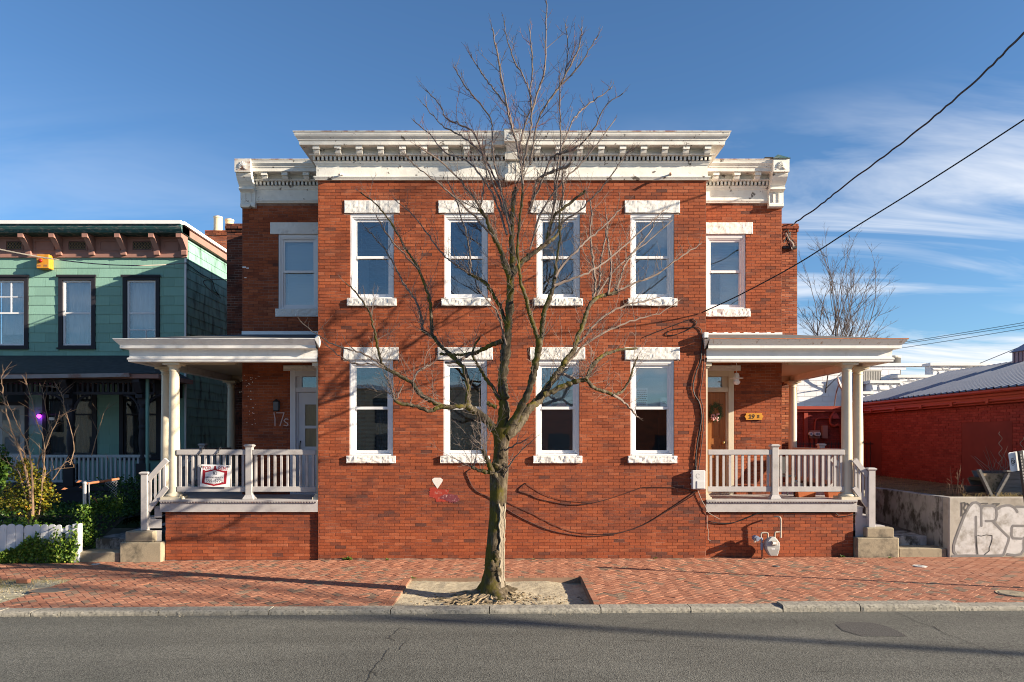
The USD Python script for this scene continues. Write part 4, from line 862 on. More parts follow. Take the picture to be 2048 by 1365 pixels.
    for a, b, c, d in ((dx0 + s * .051, dx0 + s * .12, 3.501, dzt - .121), (dx1 - s * .121, dx1 - s * .24, 3.501, dzt - .121)): mb.box(a, b, yd + .05, yd + .19, c, d)
    door = obj('door', mb, fm, house, label='blue-white storm door with two panes' if s < 0 else 'brown panelled wooden door under a wreath')
    mb = MB(); mb.box(dx0 + s * .121, dx1 - s * .241, yd + .09, yd + .094, 3.501, dzt - .122); obj('pane', mb, 'glass_pane', door)
    L0, L1 = sorted((dx0 + s * .052, dx1 - s * .161)); yl = yd + .08
    if s < 0:
        m = man_box(L0, L1, yl, yl + .04, 1.195, 3.395) - man_box(L0 + .14, L1 - .13, yl - 1, yl + 1, 2.66, 3.13) - man_box(L0 + .14, L1 - .13, yl - 1, yl + 1, 2.20, 2.60)
        lf = obj('door_leaf', MB().solid(m), 'door_blue_white', door)
        mb = MB(); mb.box(L0 + .141, L1 - .131, yl + .018, yl + .022, 2.661, 3.129); obj('pane', mb, 'glass_pane', door); mb = MB(); mb.box(L0 + .141, L1 - .131, yl + .018, yl + .022, 2.201, 2.599); obj('pane', mb, 'glass_pane', door)
        mb = MB(); mb.box(L0 + .10, L1 - .09, yl + .10, yl + .12, 2.15, 3.2); obj('backing_board', mb, 'plywood', door)
        mb = MB()
        for a, b in (((.16, 1.75), (.33, 1.95)), ((.33, 1.55), (.5, 1.75)), ((.30, 1.45), (.42, 1.60)), ((.14, 1.35), (.55, 1.35)), ((.14, 2.05), (.55, 2.05)), ((.14, 1.35), (.14, 2.05)), ((.25, 1.95), (.40, 2.05)), ((.45, 1.85), (.55, 1.95))): mb.bar((L0 + a[0], yl - .006, a[1]), (L0 + b[0], yl - .006, b[1]), .012, .014, (0, 1, 0))
        obj('door_grille', mb, 'flash_white', door)
        mb = MB(); mb.tube([(L0 + .05, yl - .01, 2.05), (L0 + .045, yl - .05, 2.10), (L0 + .045, yl - .055, 2.2), (L0 + .05, yl - .05, 2.28), (L0 + .05, yl - .01, 2.32)], .013, 8); obj('door_handle', mb, 'black_metal', door)
    else:
        m = man_box(L0, L1, yl, yl + .045, 1.195, 3.395)
        for a, b in ((1.32, 1.95), (2.10, 2.25), (2.38, 3.25)):
            for c, d in ((L0 + .10, (L0 + L1) / 2 - .04), ((L0 + L1) / 2 + .04, L1 - .12)): m = m - man_box(c, d, yl - .1, yl + .012, a, b)
        lf = obj('door_leaf', MB().solid(m), 'wood_door', door)
        for a, b in ((1.32, 1.95), (2.38, 3.25)):
            for c, d in ((L0 + .10, (L0 + L1) / 2 - .04), ((L0 + L1) / 2 + .04, L1 - .12)): mb = MB(); mb.hull([(x, yl + .013, z) for x in (c + .02, d - .02) for z in (a + .02, b - .02)] + [(x, yl + .002, z) for x in (c + .05, d - .05) for z in (a + .06, b - .06)]); obj('raised_panel', mb, 'wood_door', door)
        mb = MB(); mb.lathe([(.001, 2.255), (.022, 2.262), (.03, 2.285), (.022, 2.308), (.001, 2.315)], L1 - .055, yl - .045, 12); mb.tube([(L1 - .055, yl, 2.285), (L1 - .055, yl - .04, 2.285)], .012, 8); mb.tube([(L1 - .055, yl, 2.0), (L1 - .055, yl - .02, 2.0)], .024, 10); obj('door_handle', mb, 'brass', door)
    mb = MB(); a, b = (s * 3.95, s * 5.01); a, b = sorted((a, b)); rock_face(mb, a, b, dzt + .001, dzt + .12, YW, .03, .015, 77 + s, nz=5); obj('door_lintel', mb, 'stone_white', door)
obj('bricks', REST, 'pressed_brick', house, kind='stuff')
# painted marks on the brickwork
def strokes(mb, lines, w, y, d=.002):
    mb.poly_xz(unary_union([LineString(l).buffer(w / 2, 6) for l in lines]), y, d)
def pxl(pts, y): return [tuple(P(u, v, y)[[0, 2]]) for u, v in pts]
YB = YW - .0085
mb = MB(); strokes(mb, [pxl([(548, 826), (550, 838), (550, 852)], YB), pxl([(553, 826), (568, 826), (565, 836), (560, 852)], YB), pxl([(576, 839), (571, 838), (568, 842), (571, 845), (575, 847), (576, 850), (573, 852), (568, 851)], YB)], .020, YB); obj('painted_number', mb, 'chalk_paint', house)
mb = MB(); mb.poly_xz(Polygon(pxl([(864, 959), (869, 956), (881, 956), (886, 960), (884, 965), (875, 978), (866, 965)], -.009)), -.009, .002); obj('painted_diamond', mb, 'paint_diamond', house)
def blob(pts, seed):
    r = random.Random(seed); q = Polygon(pxl(pts, -.0085)); q = q.segmentize(.02); return Polygon([(x + r.gauss(0, .007), z + r.gauss(0, .006)) for x, z in q.exterior.coords[:-1]]).buffer(0)
mb = MB(); mb.poly_xz(blob([(859, 976), (872, 974), (878, 979), (897, 979), (898, 988), (905, 988), (915, 1002), (898, 1004), (872, 1004), (870, 997), (858, 994)], 2), -.0088, .0015); obj('paint_patch', mb, 'paint_red_patch', house)
mb = MB(); mb.poly_xz(blob([(882, 992), (900, 988), (914, 991), (920, 999), (914, 1005), (900, 1006), (892, 1000), (880, 998)], 6), -.0105, .0015); obj('paint_patch', mb, 'paint_purple_patch', house)
mb = MB()
for u, v, a in ((485, 535, .05), (489, 556, .03), (493, 537, .035)): x, _, z = P(u, v, YW); mb.box(x, x + a * 1.6, YW - .012, YW - .007, z - a * .3, z + a * .3)
rr = random.Random(9)
for _ in range(34):
    x, _, z = P(rr.gauss(500, 9), rr.uniform(748, 850), YW); mb.box(x, x + rr.uniform(.008, .025), YW - .0105, YW - .007, z, z + rr.uniform(.008, .018))
obj('paint_flecks', mb, 'flash_white', house, kind='stuff')

# ================================================================ things fixed to the duplex
t = thing('rent_sign', 'white FOR RENT sign with red house outline hung on the left porch railing', 'sign', P(431, 950, .05))
y = .075
def sp(u, v): return tuple(P(u, v, y)[[0, 2]])
mb = MB(); mb.poly_xz(Polygon([sp(403, 929), sp(462, 931), sp(459, 974.5), sp(400, 973.5)]), y, .006); board = obj('board', mb, 'sign_white', t)
yy = y - .0065
outer = Polygon([sp(406, 940), sp(409, 940), sp(411, 942), sp(427, 939), sp(428.5, 936), sp(429, 932.5), sp(432, 932.5), sp(432.5, 936), sp(434, 939), sp(449, 942), sp(455, 941.5), sp(452.5, 968), sp(428, 972.5), sp(404, 967)])
inner = Polygon([sp(411, 945.5), sp(430, 941), sp(449, 946), sp(447.5, 965), sp(428, 969), sp(409.5, 965)])
mb = MB(); mb.poly_xz(outer.difference(inner), yy, .001); obj('red_house_outline', mb, 'sign_red', board)
x, z = sp(405.5, 938.7); mb = MB(); mb.text('FOR', x, yy, z, .062, .001, True, .165, -.03); x, z = sp(436.5, 939.6); mb.text('RENT', x, yy, z, .062, .001, True, .205, -.03); obj('heading_lettering', mb, 'sign_red', board)
x, z = sp(411, 956.6); mb = MB(); mb.text('BRIGGS REALTY', x, yy, z, .030, .001, True, .355, -.02); x, z = sp(411.8, 964.8); mb.text('355-5771', x, yy, z, .055, .001, True, .345, -.01)
mb.poly_xz(unary_union([LineString([sp(427, 943.5), sp(427, 949.5)]).buffer(.006), LineString([sp(429.5, 943.5), sp(429.5, 949.5)]).buffer(.005), LineString([sp(431, 943.5), sp(433, 943.5), sp(433, 949.8), sp(430.5, 949.8)]).buffer(.004), LineString([sp(427, 945), sp(429.5, 948)]).buffer(.003)]), yy, .001)
for k in range(9): x, z = sp(420 + k * 1.7, 967); mb.box(x, x + .011, yy - .001, yy, z, z + .006)
obj('lettering', mb, 'sign_black', board)
mb = MB()
for u in (405, 458): a, b = sp(u, 933); mb.tube([(a - .02, y - .012, b - .02), (a, y - .018, b + .015), (a + .02, y - .012, b - .02)], .005, 5); mb.tube([(a, y, b), (a, .09, b + .05), (a, .14, b + .05)], .003, 5)
obj('wire_tie', mb, 'sign_black', t)
for u, lab in ((403, 'black sprung clip on the left porch top rail above the sign, left one'), (437, 'black sprung clip on the left porch top rail above the sign, right one')):
    p = P(u, 904, .14); mb = MB(); a = p + (0, -.02, .06); mb.tube([a + (-.03, -.06, -.12), a + (-.01, -.07, -.10), a + (.03, -.05, -.07), a + (.035, -.03, .0), a + (.035, .02, .03), a + (.03, .08, 0), a + (.03, .08, -.08)], .009, 6); obj('rail_clip', mb, 'black_metal', label=lab, cat='clip', group='clips on the left porch rail')
# porch lamps
p = P(556, 812, YW); t = thing('wall_lantern', 'small dark lantern on the brick wall above the painted number', 'lamp', p)
mb = MB(); mb.box(p[0] - .05, p[0] + .05, YW - .03, YW - .008, p[2] - .05, p[2] + .08); mb.hull([(p[0] + a, YW - .10 + b, p[2] + c) for a, b, c in ((-.07, -.06, .08), (.07, -.06, .08), (-.07, .06, .08), (.07, .06, .08), (0, 0, .15))]); mb.box(p[0] - .05, p[0] + .05, YW - .15, YW - .05, p[2] - .12, p[2] - .10); obj('lantern_body', mb, 'black_metal', t)
mb = MB(); mb.box(p[0] - .055, p[0] + .055, YW - .155, YW - .045, p[2] - .099, p[2] + .079); obj('lantern_glass', mb, 'screen_grey', t)
p = P(1473, 757, 1.0); t = thing('hanging_lamp', 'pale pendant porch lamp with a wide disc, hanging left of the house number plaque', 'lamp', p)
cx, cy, cz = p; mb = MB(); mb.tube([(cx, cy, cz + .06), (cx, cy, 4.04)], .008, 6); mb.lathe([(.001, cz + .12), (.04, cz + .11), (.055, cz + .07), (.06, cz + .03), (.06, cz + .01), (.14, cz + .004), (.14, cz - .006), (.062, cz - .012)], cx, cy, 18); obj('lamp_cap', mb, 'flash_white', t, smooth=30)
mb = MB(); mb.lathe([(.055, cz - .012), (.055, cz - .06), (.075, cz - .061), (.075, cz - .10), (.05, cz - .13), (.001, cz - .145)], cx, cy, 18); obj('lamp_glass', mb, 'vinyl_white', t, smooth=30)
for k in range(4): a = k * math.pi / 2 + .4; mb = MB(); mb.tube([(cx + .066 * math.cos(a), cy + .066 * math.sin(a), cz), (cx + .066 * math.cos(a), cy + .066 * math.sin(a), cz - .07)], .005, 5); obj('guard_bar', mb, 'flash_white', t)
# plaque
p = P(1507.5, 833.5, YW - .02); t = thing('number_plaque', 'varnished wooden plaque reading 19 S beside the brown door', 'sign', p)
pl = affinity.scale(Point(0, 0).buffer(1, 3), .205, .075).union(sbox(-.175, -.075, .175, .075)); pl = affinity.translate(pl, p[0], p[2])
mb = MB(); mb.poly_xz(pl, YW - .02, .022); bd = obj('board', mb, 'plaque_wood', t)
mb = MB(); mb.box(p[0] - .12, p[0] - .08, YW - .02, YW - .005, p[2] - .03, p[2] + .03); mb.box(p[0] + .08, p[0] + .12, YW - .02, YW - .005, p[2] - .03, p[2] + .03); obj('spacer', mb, 'plaque_wood', t)
mb = MB(); mb.text('1', p[0] - .128, YW - .042, p[2] - .045, .09, .004, True); mb.text('9', p[0] - .06, YW - .042, p[2] - .045, .09, .004, True); mb.text('S', p[0] + .065, YW - .042, p[2] - .03, .062, .004, True); obj('lettering', mb, 'sign_black', bd)
# wreath on the brown door
p = P(1431, 825, YW + .05); t = thing('door_wreath', 'green wreath with pink flowers hanging on the brown door', 'wreath', p); mb = MB(); fl = MB(); r = random.Random(3)
for k in range(420):
    a = r.uniform(0, 6.283); q = p + (.105 * math.cos(a) + r.gauss(0, .022), r.gauss(0, .015) - .01, .16 * math.sin(a) + r.gauss(0, .025)); d = np.array([r.gauss(0, 1), r.gauss(0, .5), r.gauss(0, 1)]); d /= np.linalg.norm(d); e = np.cross(d, (0, 1, .3)); mb.add([q, q + d * .025 + e * .009, q + d * .05, q + d * .025 - e * .009], [(0, 1, 2, 3)])
for k in range(26):
    q = p + (r.uniform(-.10, .06), -.045 + r.gauss(0, .008), r.uniform(-.19, -.04)); mb2 = trimesh.creation.icosphere(1, r.uniform(.012, .022)); fl.add(mb2.vertices + q, mb2.faces)
obj('greenery', mb, 'wreath_green', t); obj('flowers', fl, 'flower_pink', t)
# telephone box, gas meter
p = P(1396.5, 960, -.06); t = thing('utility_box', 'pale grey telephone box on the wall at the right corner of the brick front', 'utility box', p)
x0, x1 = -.13 + p[0], .125 + p[0]; mb = MB(); mb.cbox(x0, x1, -.125, -.012, p[2] - .185, p[2] + .19, .012)
for z in (-.1, .02, .12): mb.box(x0 - .018, x0, -.07, -.02, p[2] + z, p[2] + z + .03)
bx_ = obj('box_body', mb, 'box_grey', t); mb = MB(); mb.cbox(x0 + .085, x1 - .01, -.135, -.124, p[2] - .17, p[2] - .02, .004); obj('lower_cover', mb, 'box_grey', bx_)
mb = MB(); mb.poly_xz(LineString([(p[0] - .02 + .035 * math.cos(a), p[2] + .08 + .045 * math.sin(a)) for a in np.linspace(.5, 5.6, 14)]).buffer(.004), -.1255, .002); obj('moulded_mark', mb, 'lid_pale', bx_)
gm = P(1544, 1090, -.16); t = thing('gas_meter', 'pale grey gas meter with cream pipes and regulator at the foot of the right porch', 'gas meter', gm)
def G(u, v, y=-.14): return P(u, v, y)
def body(zs):
    mb = MB(); rows = []
    for (u0, u1, v, d) in zs:
        a, b = G(u0, v, -.16), G(u1, v, -.16); rows.append([(a[0] + dx, -.16 + dy, a[2]) for dx, dy in ((0, d * .5), (0, -d * .3), (.02, -d * .5))] + [(b[0] + dx, -.16 + dy, a[2]) for dx, dy in ((-.02, -d * .5), (0, -d * .3), (0, d * .5))])
    for a, b in zip(rows, rows[1:]): mb.hull(a + b)
    return mb
mbody = obj('meter_body', body([(1540, 1549, 1074, .10), (1534, 1553, 1079, .15), (1530, 1557, 1085, .18), (1529, 1558, 1091, .19), (1530, 1557, 1098, .18), (1535, 1555, 1107, .14), (1538, 1554, 1111, .12)]), 'meter_body', t)
a, b = G(1543, 1082, -.26), G(1554, 1091, -.26); mb = MB(); mb.cbox(a[0], b[0], -.285, -.245, b[2], a[2], .008); dial = obj('index_housing', mb, 'pipe_cream', mbody); mb = MB(); mb.box(a[0] + .02, b[0] - .02, -.288, -.2855, b[2] + .025, a[2] - .02); obj('index_window', mb, 'flash_white', dial)
a, b = G(1543, 1093, -.256), G(1550, 1100, -.256); mb = MB(); mb.box(a[0], b[0], -.252, -.247, b[2], a[2]); obj('name_plate', mb, 'box_grey', mbody)
mb = MB()
def pipe(pts, r, yv=None): mb.tube(smooth_path([G(u, v, y) for u, v, y in pts], 4), r, 10)
pipe([(1549, 1034, -.02), (1556, 1034, -.10), (1560.5, 1036, -.14), (1561.5, 1045, -.14), (1561.5, 1062, -.14), (1561.5, 1076, -.14)], .017)
pipe([(1561.5, 1064, -.14), (1555, 1064.5, -.14), (1550, 1066, -.15), (1549.5, 1078, -.16)], .016)
pipe([(1536, 1078, -.16), (1535.5, 1068, -.15), (1533, 1066, -.14), (1525, 1066, -.14), (1522.5, 1068, -.14), (1522.5, 1080, -.14), (1522.5, 1086, -.14)], .016)
obj('pipes', mb, 'pipe_cream', t, smooth=40)
mb = MB(); mb.tube([G(1523.5, 1086, -.14), G(1523.5, 1100, -.14)], .027, 10); mb.tube([G(1523.5, 1076, -.14), G(1523.5, 1083, -.14)], .024, 10); c = G(1512, 1077, -.15); mb.tube([c + (0, .08, 0), c + (0, -.06, 0)], .055, 14); mb.tube([c + (0, -.06, 0), c + (0, -.10, 0)], .03, 12); mb.tube([c, G(1523, 1077, -.14)], .02, 8); obj('regulator', mb, 'regulator_blue', t, smooth=40)
mb = MB(); mb.tube(smooth_path([c + (-.02, -.05, 0), c + (-.045, -.06, -.01), c + (-.05, -.06, -.07)]), .017, 8); obj('vent', mb, 'pipe_cream', t, smooth=40)
mb = MB(); mb.tube([G(1523.8, 1100, -.14), G(1524.5, 1120, -.16)], .022, 8); obj('riser', mb, 'rust_metal', t)
# loose cables on the brickwork
def cable(name, pts, r, mat, label, yoff=-.02, wob=0.0):
    p = [P(u, v, yoff if len(q) == 0 else q[0]) for u, v, *q in pts]; p = smooth_path(p, 6)
    if wob: p = p + np.random.default_rng(int(pts[0][0])).normal(0, wob, p.shape) * (1, .3, 1)
    obj(name, MB().tube(p, r, 6), mat, label=label, cat='cable', group='loose cables on the brick front')
cable('wall_cable', [(1395, 984), (1382, 985), (1378, 980), (1360, 976), (1330, 975), (1290, 975), (1280, 977), (1240, 991), (1200, 1003), (1160, 1010), (1130, 1009), (1080, 999), (1060, 990), (1048, 986), (1038, 982), (1041, 975), (1053, 966)], .008, 'cable_brown', 'upper loose black cable drooping across the brick front from the telephone box', -.018)
cable('wall_cable', [(1053, 966), (1062, 975), (1090, 990), (1120, 1000), (1150, 1004), (1180, 1006)], .004, 'cable_brown', 'thin brown wire along the upper drooping cable', -.016)
cable('wall_cable', [(1390, 984), (1376, 994), (1340, 1018), (1290, 1049), (1240, 1066), (1190, 1073), (1150, 1071), (1100, 1061), (1050, 1040), (1012, 1018), (980, 996), (955, 984), (944, 972), (935, 952), (934, 944), (943, 938)], .009, 'cable_brown', 'lower loose black cable drooping behind the tree trunk', -.018)
cable('wall_cable', [(1392, 988), (1350, 1014), (1290, 1048), (1240, 1065), (1190, 1069), (1130, 1060), (1060, 1026), (1012, 1004)], .005, 'cable_brown', 'thin brown wire along the lower drooping cable', -.015)
cable('wall_cable', [(1395, 980), (1403, 1000), (1411, 1014), (1414, 1022), (1420, 1028), (1440, 1039)], .006, 'cable_grey', 'grey cable dropping from the telephone box to the right porch base', -.03)
cable('wall_cable', [(1414, 1030), (1414, 1050), (1417, 1065), (1416, 1078), (1421, 1082)], .006, 'cable_grey', 'pale cable end hanging at the corner of the right porch base', -.01)
cable('wall_cable', [(1416, 1043), (1440, 1047), (1465, 1046), (1490, 1038), (1512, 1029), (1528, 1025.5)], .010, 'cable_black', 'black cable looping under the right porch fascia', .03)
cable('wall_cable', [(1528, 1025.5), (1580, 1026), (1640, 1026), (1668, 1026), (1678, 1032), (1690, 1033), (1710, 1029), (1714, 1028)], .008, 'cable_black', 'black cable running under the right end of the right porch fascia', .03)
cable('drop_cable', [(1406, 672), (1404, 690), (1401, 720), (1392, 745), (1386, 770), (1389, 790), (1398, 805), (1403, 830), (1400, 855), (1394, 890), (1391, 920), (1392, 942)], .014, 'cable_black', 'thick black cable falling from the right porch corner to the telephone box', -.03, .002)
cable('drop_cable', [(1408, 690), (1407, 740), (1400, 790), (1405, 812), (1407, 850), (1403, 890), (1398, 930), (1397, 942)], .011, 'cable_brown', 'second dark cable beside the thick one above the telephone box', -.025, .002)
cable('drop_cable', [(1404, 672), (1402, 660), (1394, 655), (1380, 655.5), (1360, 657), (1340, 662), (1333, 668), (1336, 671), (1350, 670), (1370, 663), (1388, 653), (1393, 645), (1388, 641), (1381, 639), (1330, 658), (1290, 674)], .009, 'cable_black', 'black cable looped on the brick wall above the right porch corner', -.02)
# pots and a chair on the right porch
for (u, y, r_, h, lab) in ((1610, .75, .20, .17, 'long terracotta planter behind the right porch railing'), (1668, .60, .17, .13, 'terracotta planter behind the right porch railing next to the column')):
    x = (u - 1024) * (D0 + y) / FPX; t = thing('flower_pot', lab, 'planter', (x, y, 1.151), 'terracotta planters on the right porch'); mb = MB(); mb.hull([(x + a * k, y + b * k * .6, z) for a in (-r_, r_) for b in (-r_, r_) for k, z in ((.85, 1.151), (1, 1.151 + h))]); mb.box(x - r_ * 1.08, x + r_ * 1.08, y - r_ * .68, y + r_ * .68, 1.151 + h, 1.151 + h + .03); obj('pot', mb, 'terracotta', t)
    mb = MB(); mb.box(x - r_ * .95, x + r_ * .95, y - r_ * .5, y + r_ * .5, 1.151 + h + .0305, 1.151 + h + .036)
    for _ in range(9): a = R.uniform(-r_, r_) * .8; mb.tube([(x + a, y, 1.17 + h), (x + a + R.gauss(0, .03), y + R.gauss(0, .02), 1.23 + h + R.random() * .08)], .004, 4)
    obj('dead_plant', mb, 'dry_grass', t)
x, y = 5.78, .95; t = thing('porch_chair', 'dark folding chair standing behind the right porch railing', 'chair', (x, y, 1.151)); mb = MB(); mb.cbox(x - .20, x + .20, y - .2, y + .2, 1.56, 1.60); obj('seat', mb, 'black_metal', t)
mb = MB(); mb.hull([(x + a, y + .2 + c, z) for a in (-.2, .2) for c, z in ((0, 1.62), (.03, 1.62), (.10, 1.98), (.13, 1.98))]); obj('backrest', mb, 'curtain_dark', t)
for a in (-.18, .18):
    for b in (-.17, .2): mb = MB(); mb.tube([(x + a, y + b, 1.151), (x + a, y + b * .9, 1.56)], .014, 6); obj('leg', mb, 'black_metal', t)

# ================================================================ concrete steps and cheek blocks
def step_group(s, label, rects):
    t = thing('concrete_steps', label, 'steps', (s * 7.6, .3, 0), 'concrete steps beside the porches')
    for nm, x0, x1, y0, y1, z0, z1 in rects:
        mb = MB(); c = man_box(x0, x1, y0, y1, z0, z1)
        v = trimesh.creation.box(extents=(abs(x1 - x0), y1 - y0, z1 - z0)); mb.cbox(x0, x1, y0, y1, z0, z1, .018); obj(nm, mb, 'concrete_grime_shade' if nm == 'upper_step' else 'concrete_old', t)  # upper step takes the darker concrete, so its shade is partly painted in
step_group(-1, 'worn concrete steps and stacked cheek blocks left of the left porch', [('cheek_block', -7.80, -6.97, -.09, .20, -.25, .312), ('cheek_block', -7.70, -7.14, -.07, .17, .312, .525), ('step', -8.68, -7.81, -.05, .45, -.25, .115), ('upper_step', -8.55, -7.79, .36, 1.2, -.25, .33)])
step_group(1, 'concrete steps and stacked cheek blocks right of the right porch', [('cheek_block', 6.86, 7.70, -.09, .20, -.25, .40), ('cheek_block', 7.06, 7.60, -.07, .17, .40, .60), ('step', 7.705, 8.66, -.06, .40, -.25, .19), ('upper_step', 7.69, 8.50, .33, 1.2, -.25, .38)])
def zpl(X, Y): return .33 + .02 * (Y - 1.2)
mb = MB(); mb.add(*sheet(np.linspace(-8.55, -7.05, 8), np.linspace(1.15, 12, 10), zpl)); obj('path', mb, 'path_shade_dark', kind='structure')
mb = MB(); mb.add(*sheet(np.linspace(7.1, 8.66, 8), np.linspace(1.15, 12, 10), lambda X, Y: .38 + .035 * (Y - 1.2))); obj('path', mb, 'path_shade_dark', kind='structure')

# ================================================================ right: retaining wall, yard, red building
t = thing('retaining_wall', 'grey concrete retaining wall with large white and grey graffiti letters', 'wall', (8.7, -.1, 0))
mb = MB(); mb.cbox(8.68, 20, -.10, .12, -.25, 1.205, .015); front = obj('wall_face', mb, 'concrete_wall', t)
mb = MB(); mb.cbox(8.68, 8.88, .121, 11.5, -.25, 1.20, .012); obj('return_wall', mb, 'concrete_grime_shade', t)
yg = -.101
def gp(pts): return [tuple(P(1880 + a / 8.03, 960 + b / 8.03, yg)[[0, 2]]) for a, b in pts]
fill = Polygon(gp([(230, 1060), (260, 940), (330, 740), (400, 570), (470, 440), (540, 370), (600, 375), (650, 430), (670, 430), (720, 415), (820, 415), (880, 430), (915, 470), (960, 430), (1040, 415), (1130, 420), (1200, 440), (1345, 440), (1345, 1150), (1280, 1195), (1060, 1190), (1000, 1205), (260, 1200), (225, 1150)])).buffer(.01)
mb = MB(); mb.poly_xz(fill, yg, .002); obj('graffiti_fill', mb, 'graffiti_white', front)
lines = [[(260, 1205), (222, 1150), (222, 1060), (255, 940), (330, 740), (400, 560), (470, 430), (530, 370), (580, 362), (630, 390), (660, 440), (665, 740)], [(665, 460), (690, 425), (740, 415), (830, 415), (880, 430), (905, 470), (910, 580), (895, 640), (870, 662), (735, 662)],
         [(850, 668), (900, 720), (1000, 825), (1105, 925), (1100, 980), (1060, 1090), (1030, 1180), (1010, 1210)], [(575, 595), (578, 760), (575, 900), (585, 1060), (598, 1200)], [(925, 470), (980, 430), (1060, 412), (1120, 412), (1180, 440), (1220, 480), (1240, 515)], [(1345, 742), (1170, 738), (1150, 770), (1148, 900), (1170, 940), (1300, 945)],
         [(1345, 930), (1345, 1120), (1300, 1195), (1210, 1215), (1080, 1195)], [(200, 1228), (420, 1215), (700, 1222), (1000, 1215)], [(1225, 432), (1345, 436)]]
mb = MB(); mb.poly_xz(unary_union([LineString(gp(l)).buffer(.024, 6) for l in lines]), yg - .002, .0015); obj('graffiti_outline', mb, 'graffiti_grey', front)
lines = [[(350, 580), (352, 370)], [(345, 372), (395, 366), (412, 400), (390, 440), (355, 462)], [(380, 460), (425, 500), (400, 535), (345, 570)], [(440, 380), (470, 410)], [(670, 380), (760, 380)], [(850, 385), (950, 385), (900, 420)]]
mb = MB(); mb.poly_xz(unary_union([LineString(gp(l)).buffer(.013, 4) for l in lines]), yg - .0036, .001); obj('graffiti_scrawl', mb, 'graffiti_dark', front)
lines = [[(605, 895), (660, 905), (740, 885), (835, 895), (835, 960), (815, 1030), (790, 1090), (790, 1140), (710, 1205)], [(578, 905), (585, 1060), (598, 1190)]]
mb = MB(); mb.poly_xz(unary_union([LineString(gp(l)).buffer(.007, 3) for l in lines]), yg - .0037, .001); obj('plaster_crack', mb, 'crack_dark', front)
def zyard(X, Y): return 1.13 + .05 * (meshkit.fbm(np.stack([X * 1.3, Y * 1.3, X * 0], -1), 4, 4) - .5) + .015 * Y
obj('yard_ground', MB().add(*sheet(np.linspace(8.86, 20, 60), np.linspace(.10, 12, 50), zyard)), 'dry_grass', kind='structure', smooth=True)
mb = MB(); r = random.Random(8)
for _ in range(5200):
    x, y = r.uniform(8.9, 11.4), .12 + 9 * r.random() ** 1.5; z = 1.13 + .015 * y; h = r.uniform(.02, .07) * (2.2 if r.random() < .04 else 1); a = r.uniform(0, 6.28); d = np.array([math.cos(a) * .5, math.sin(a) * .5, 1]) * h; s_ = np.array([math.sin(a), -math.cos(a), 0]) * .004; b = np.array([x, y, z - .01])
    mb.add([b - s_, b + s_, b + d], [(0, 1, 2)], (r.random() * .6,) * 3)
for u in (1975, 1998, 2005, 2012, 2025, 1945, 1930, 2018, 2035):
    for _ in range(16):
        x = (u + r.gauss(0, 5) - 1024) * 14.2 / FPX; a = r.gauss(0, .8); h = r.uniform(.06, .22); b = np.array([x, .16 + r.gauss(0, .05), 1.14]); q = [b, b + (math.sin(a) * h * .5, -.01, h * .6), b + (math.sin(a) * h * 1.1, -.02, h * .75)]
        for k in range(2): mb.add([q[k] - (.004, 0, 0), q[k] + (.004, 0, 0), q[k + 1] + (.003, 0, 0), q[k + 1] - (.003, 0, 0)], [(0, 1, 2, 3)], (r.uniform(.5, 1),) * 3)
obj('dry_grass', mb, 'dry_blade', kind='stuff', label='dry brown grass on the raised yard behind the retaining wall', cat='grass')
mb = MB(); r = random.Random(6)
for u, v0, h in ((1910, 990, .75), (1918, 992, .6), (1926, 992, .45), (1903, 990, .35)):
    y = .5; b = P(u, v0, y); b[2] = 1.13
    for _ in range(3):
        d = np.array([r.gauss(0, .16), r.gauss(0, .1), 1]) * h * r.uniform(.6, 1); q = [b, b + d * .5 + (r.gauss(0, .02), 0, 0), b + d]; mb.tube(q, (.005, .004, .002), 4)
        for _ in range(3): k = r.uniform(.4, .9); mb.tube([b + d * k, b + d * k + (r.gauss(0, .07), 0, .08)], (.003, .0015), 3)
obj('bare_sapling', mb, 'shrub_stem', label='thin bare brown sapling behind the corner of the retaining wall', cat='shrub')

t = thing('red_building', 'long low dark red painted brick building with grey ribbed metal roof', 'building', (11.4, 6, 1.1))
XR, YE, ZT = 11.40, 9.3, 3.52
mb = MB(); mb.box(XR + .008, XR + .28, -.12, YE + .3, .9, ZT); side_w = obj('side_wall', mb, 'mortar_red', t)
mb = MB(); mb.box(4.0, XR + .007, YE + .008, YE + .28, .9, ZT - .05); back_w = obj('back_wall', mb, 'mortar_red', t)
mb = MB(); mb.box(XR + .281, 18.0, -.12, .14, .9, ZT); mb.box(17.72, 18.0, .141, YE + .3, .9, ZT); obj('far_walls', mb, 'mortar_red', t)
rr = random.Random(12)
door_blank = [(1.95, 3.75, 1.0, 2.75), (7.6, 8.5, 1.2, 2.6)]
sr = brick_rects(.62, YE, 1.08, 3.18, door_blank, seed=90, H=.068, joint=.010)
FS = lambda a, b, o: (XR + .008 - o, a, b)
sr.sort(key=lambda q: q[0]); piece = [q for q in sr if q[1] - q[0] > .1 and q[0] > 1.6][:210]; ids = set(map(id, piece))
def flip(mbx, rc, frame, *a):
    brick_piece(mbx, rc, frame, *a); mbx.f[-1] = mbx.f[-1][:, ::-1]
for q in piece: mb = MB(); flip(mb, q, FS, rr, .009, .004); obj('brick', mb, 'painted_brick', side_w)
restr = MB()
for q in sr:
    if id(q) not in ids: flip(restr, q, FS, rr, .009, .004)
bk = brick_rects(6.0, XR, 1.0, 3.3, [(9.70, 9.83, 0, 4)], seed=91, H=.07, joint=.014)
for q in bk: brick_piece(restr, q, lambda a, b, o: (a, YE + .008 - o, b), rr, .010, .005)
obj('bricks', restr, 'painted_brick', t, kind='stuff')
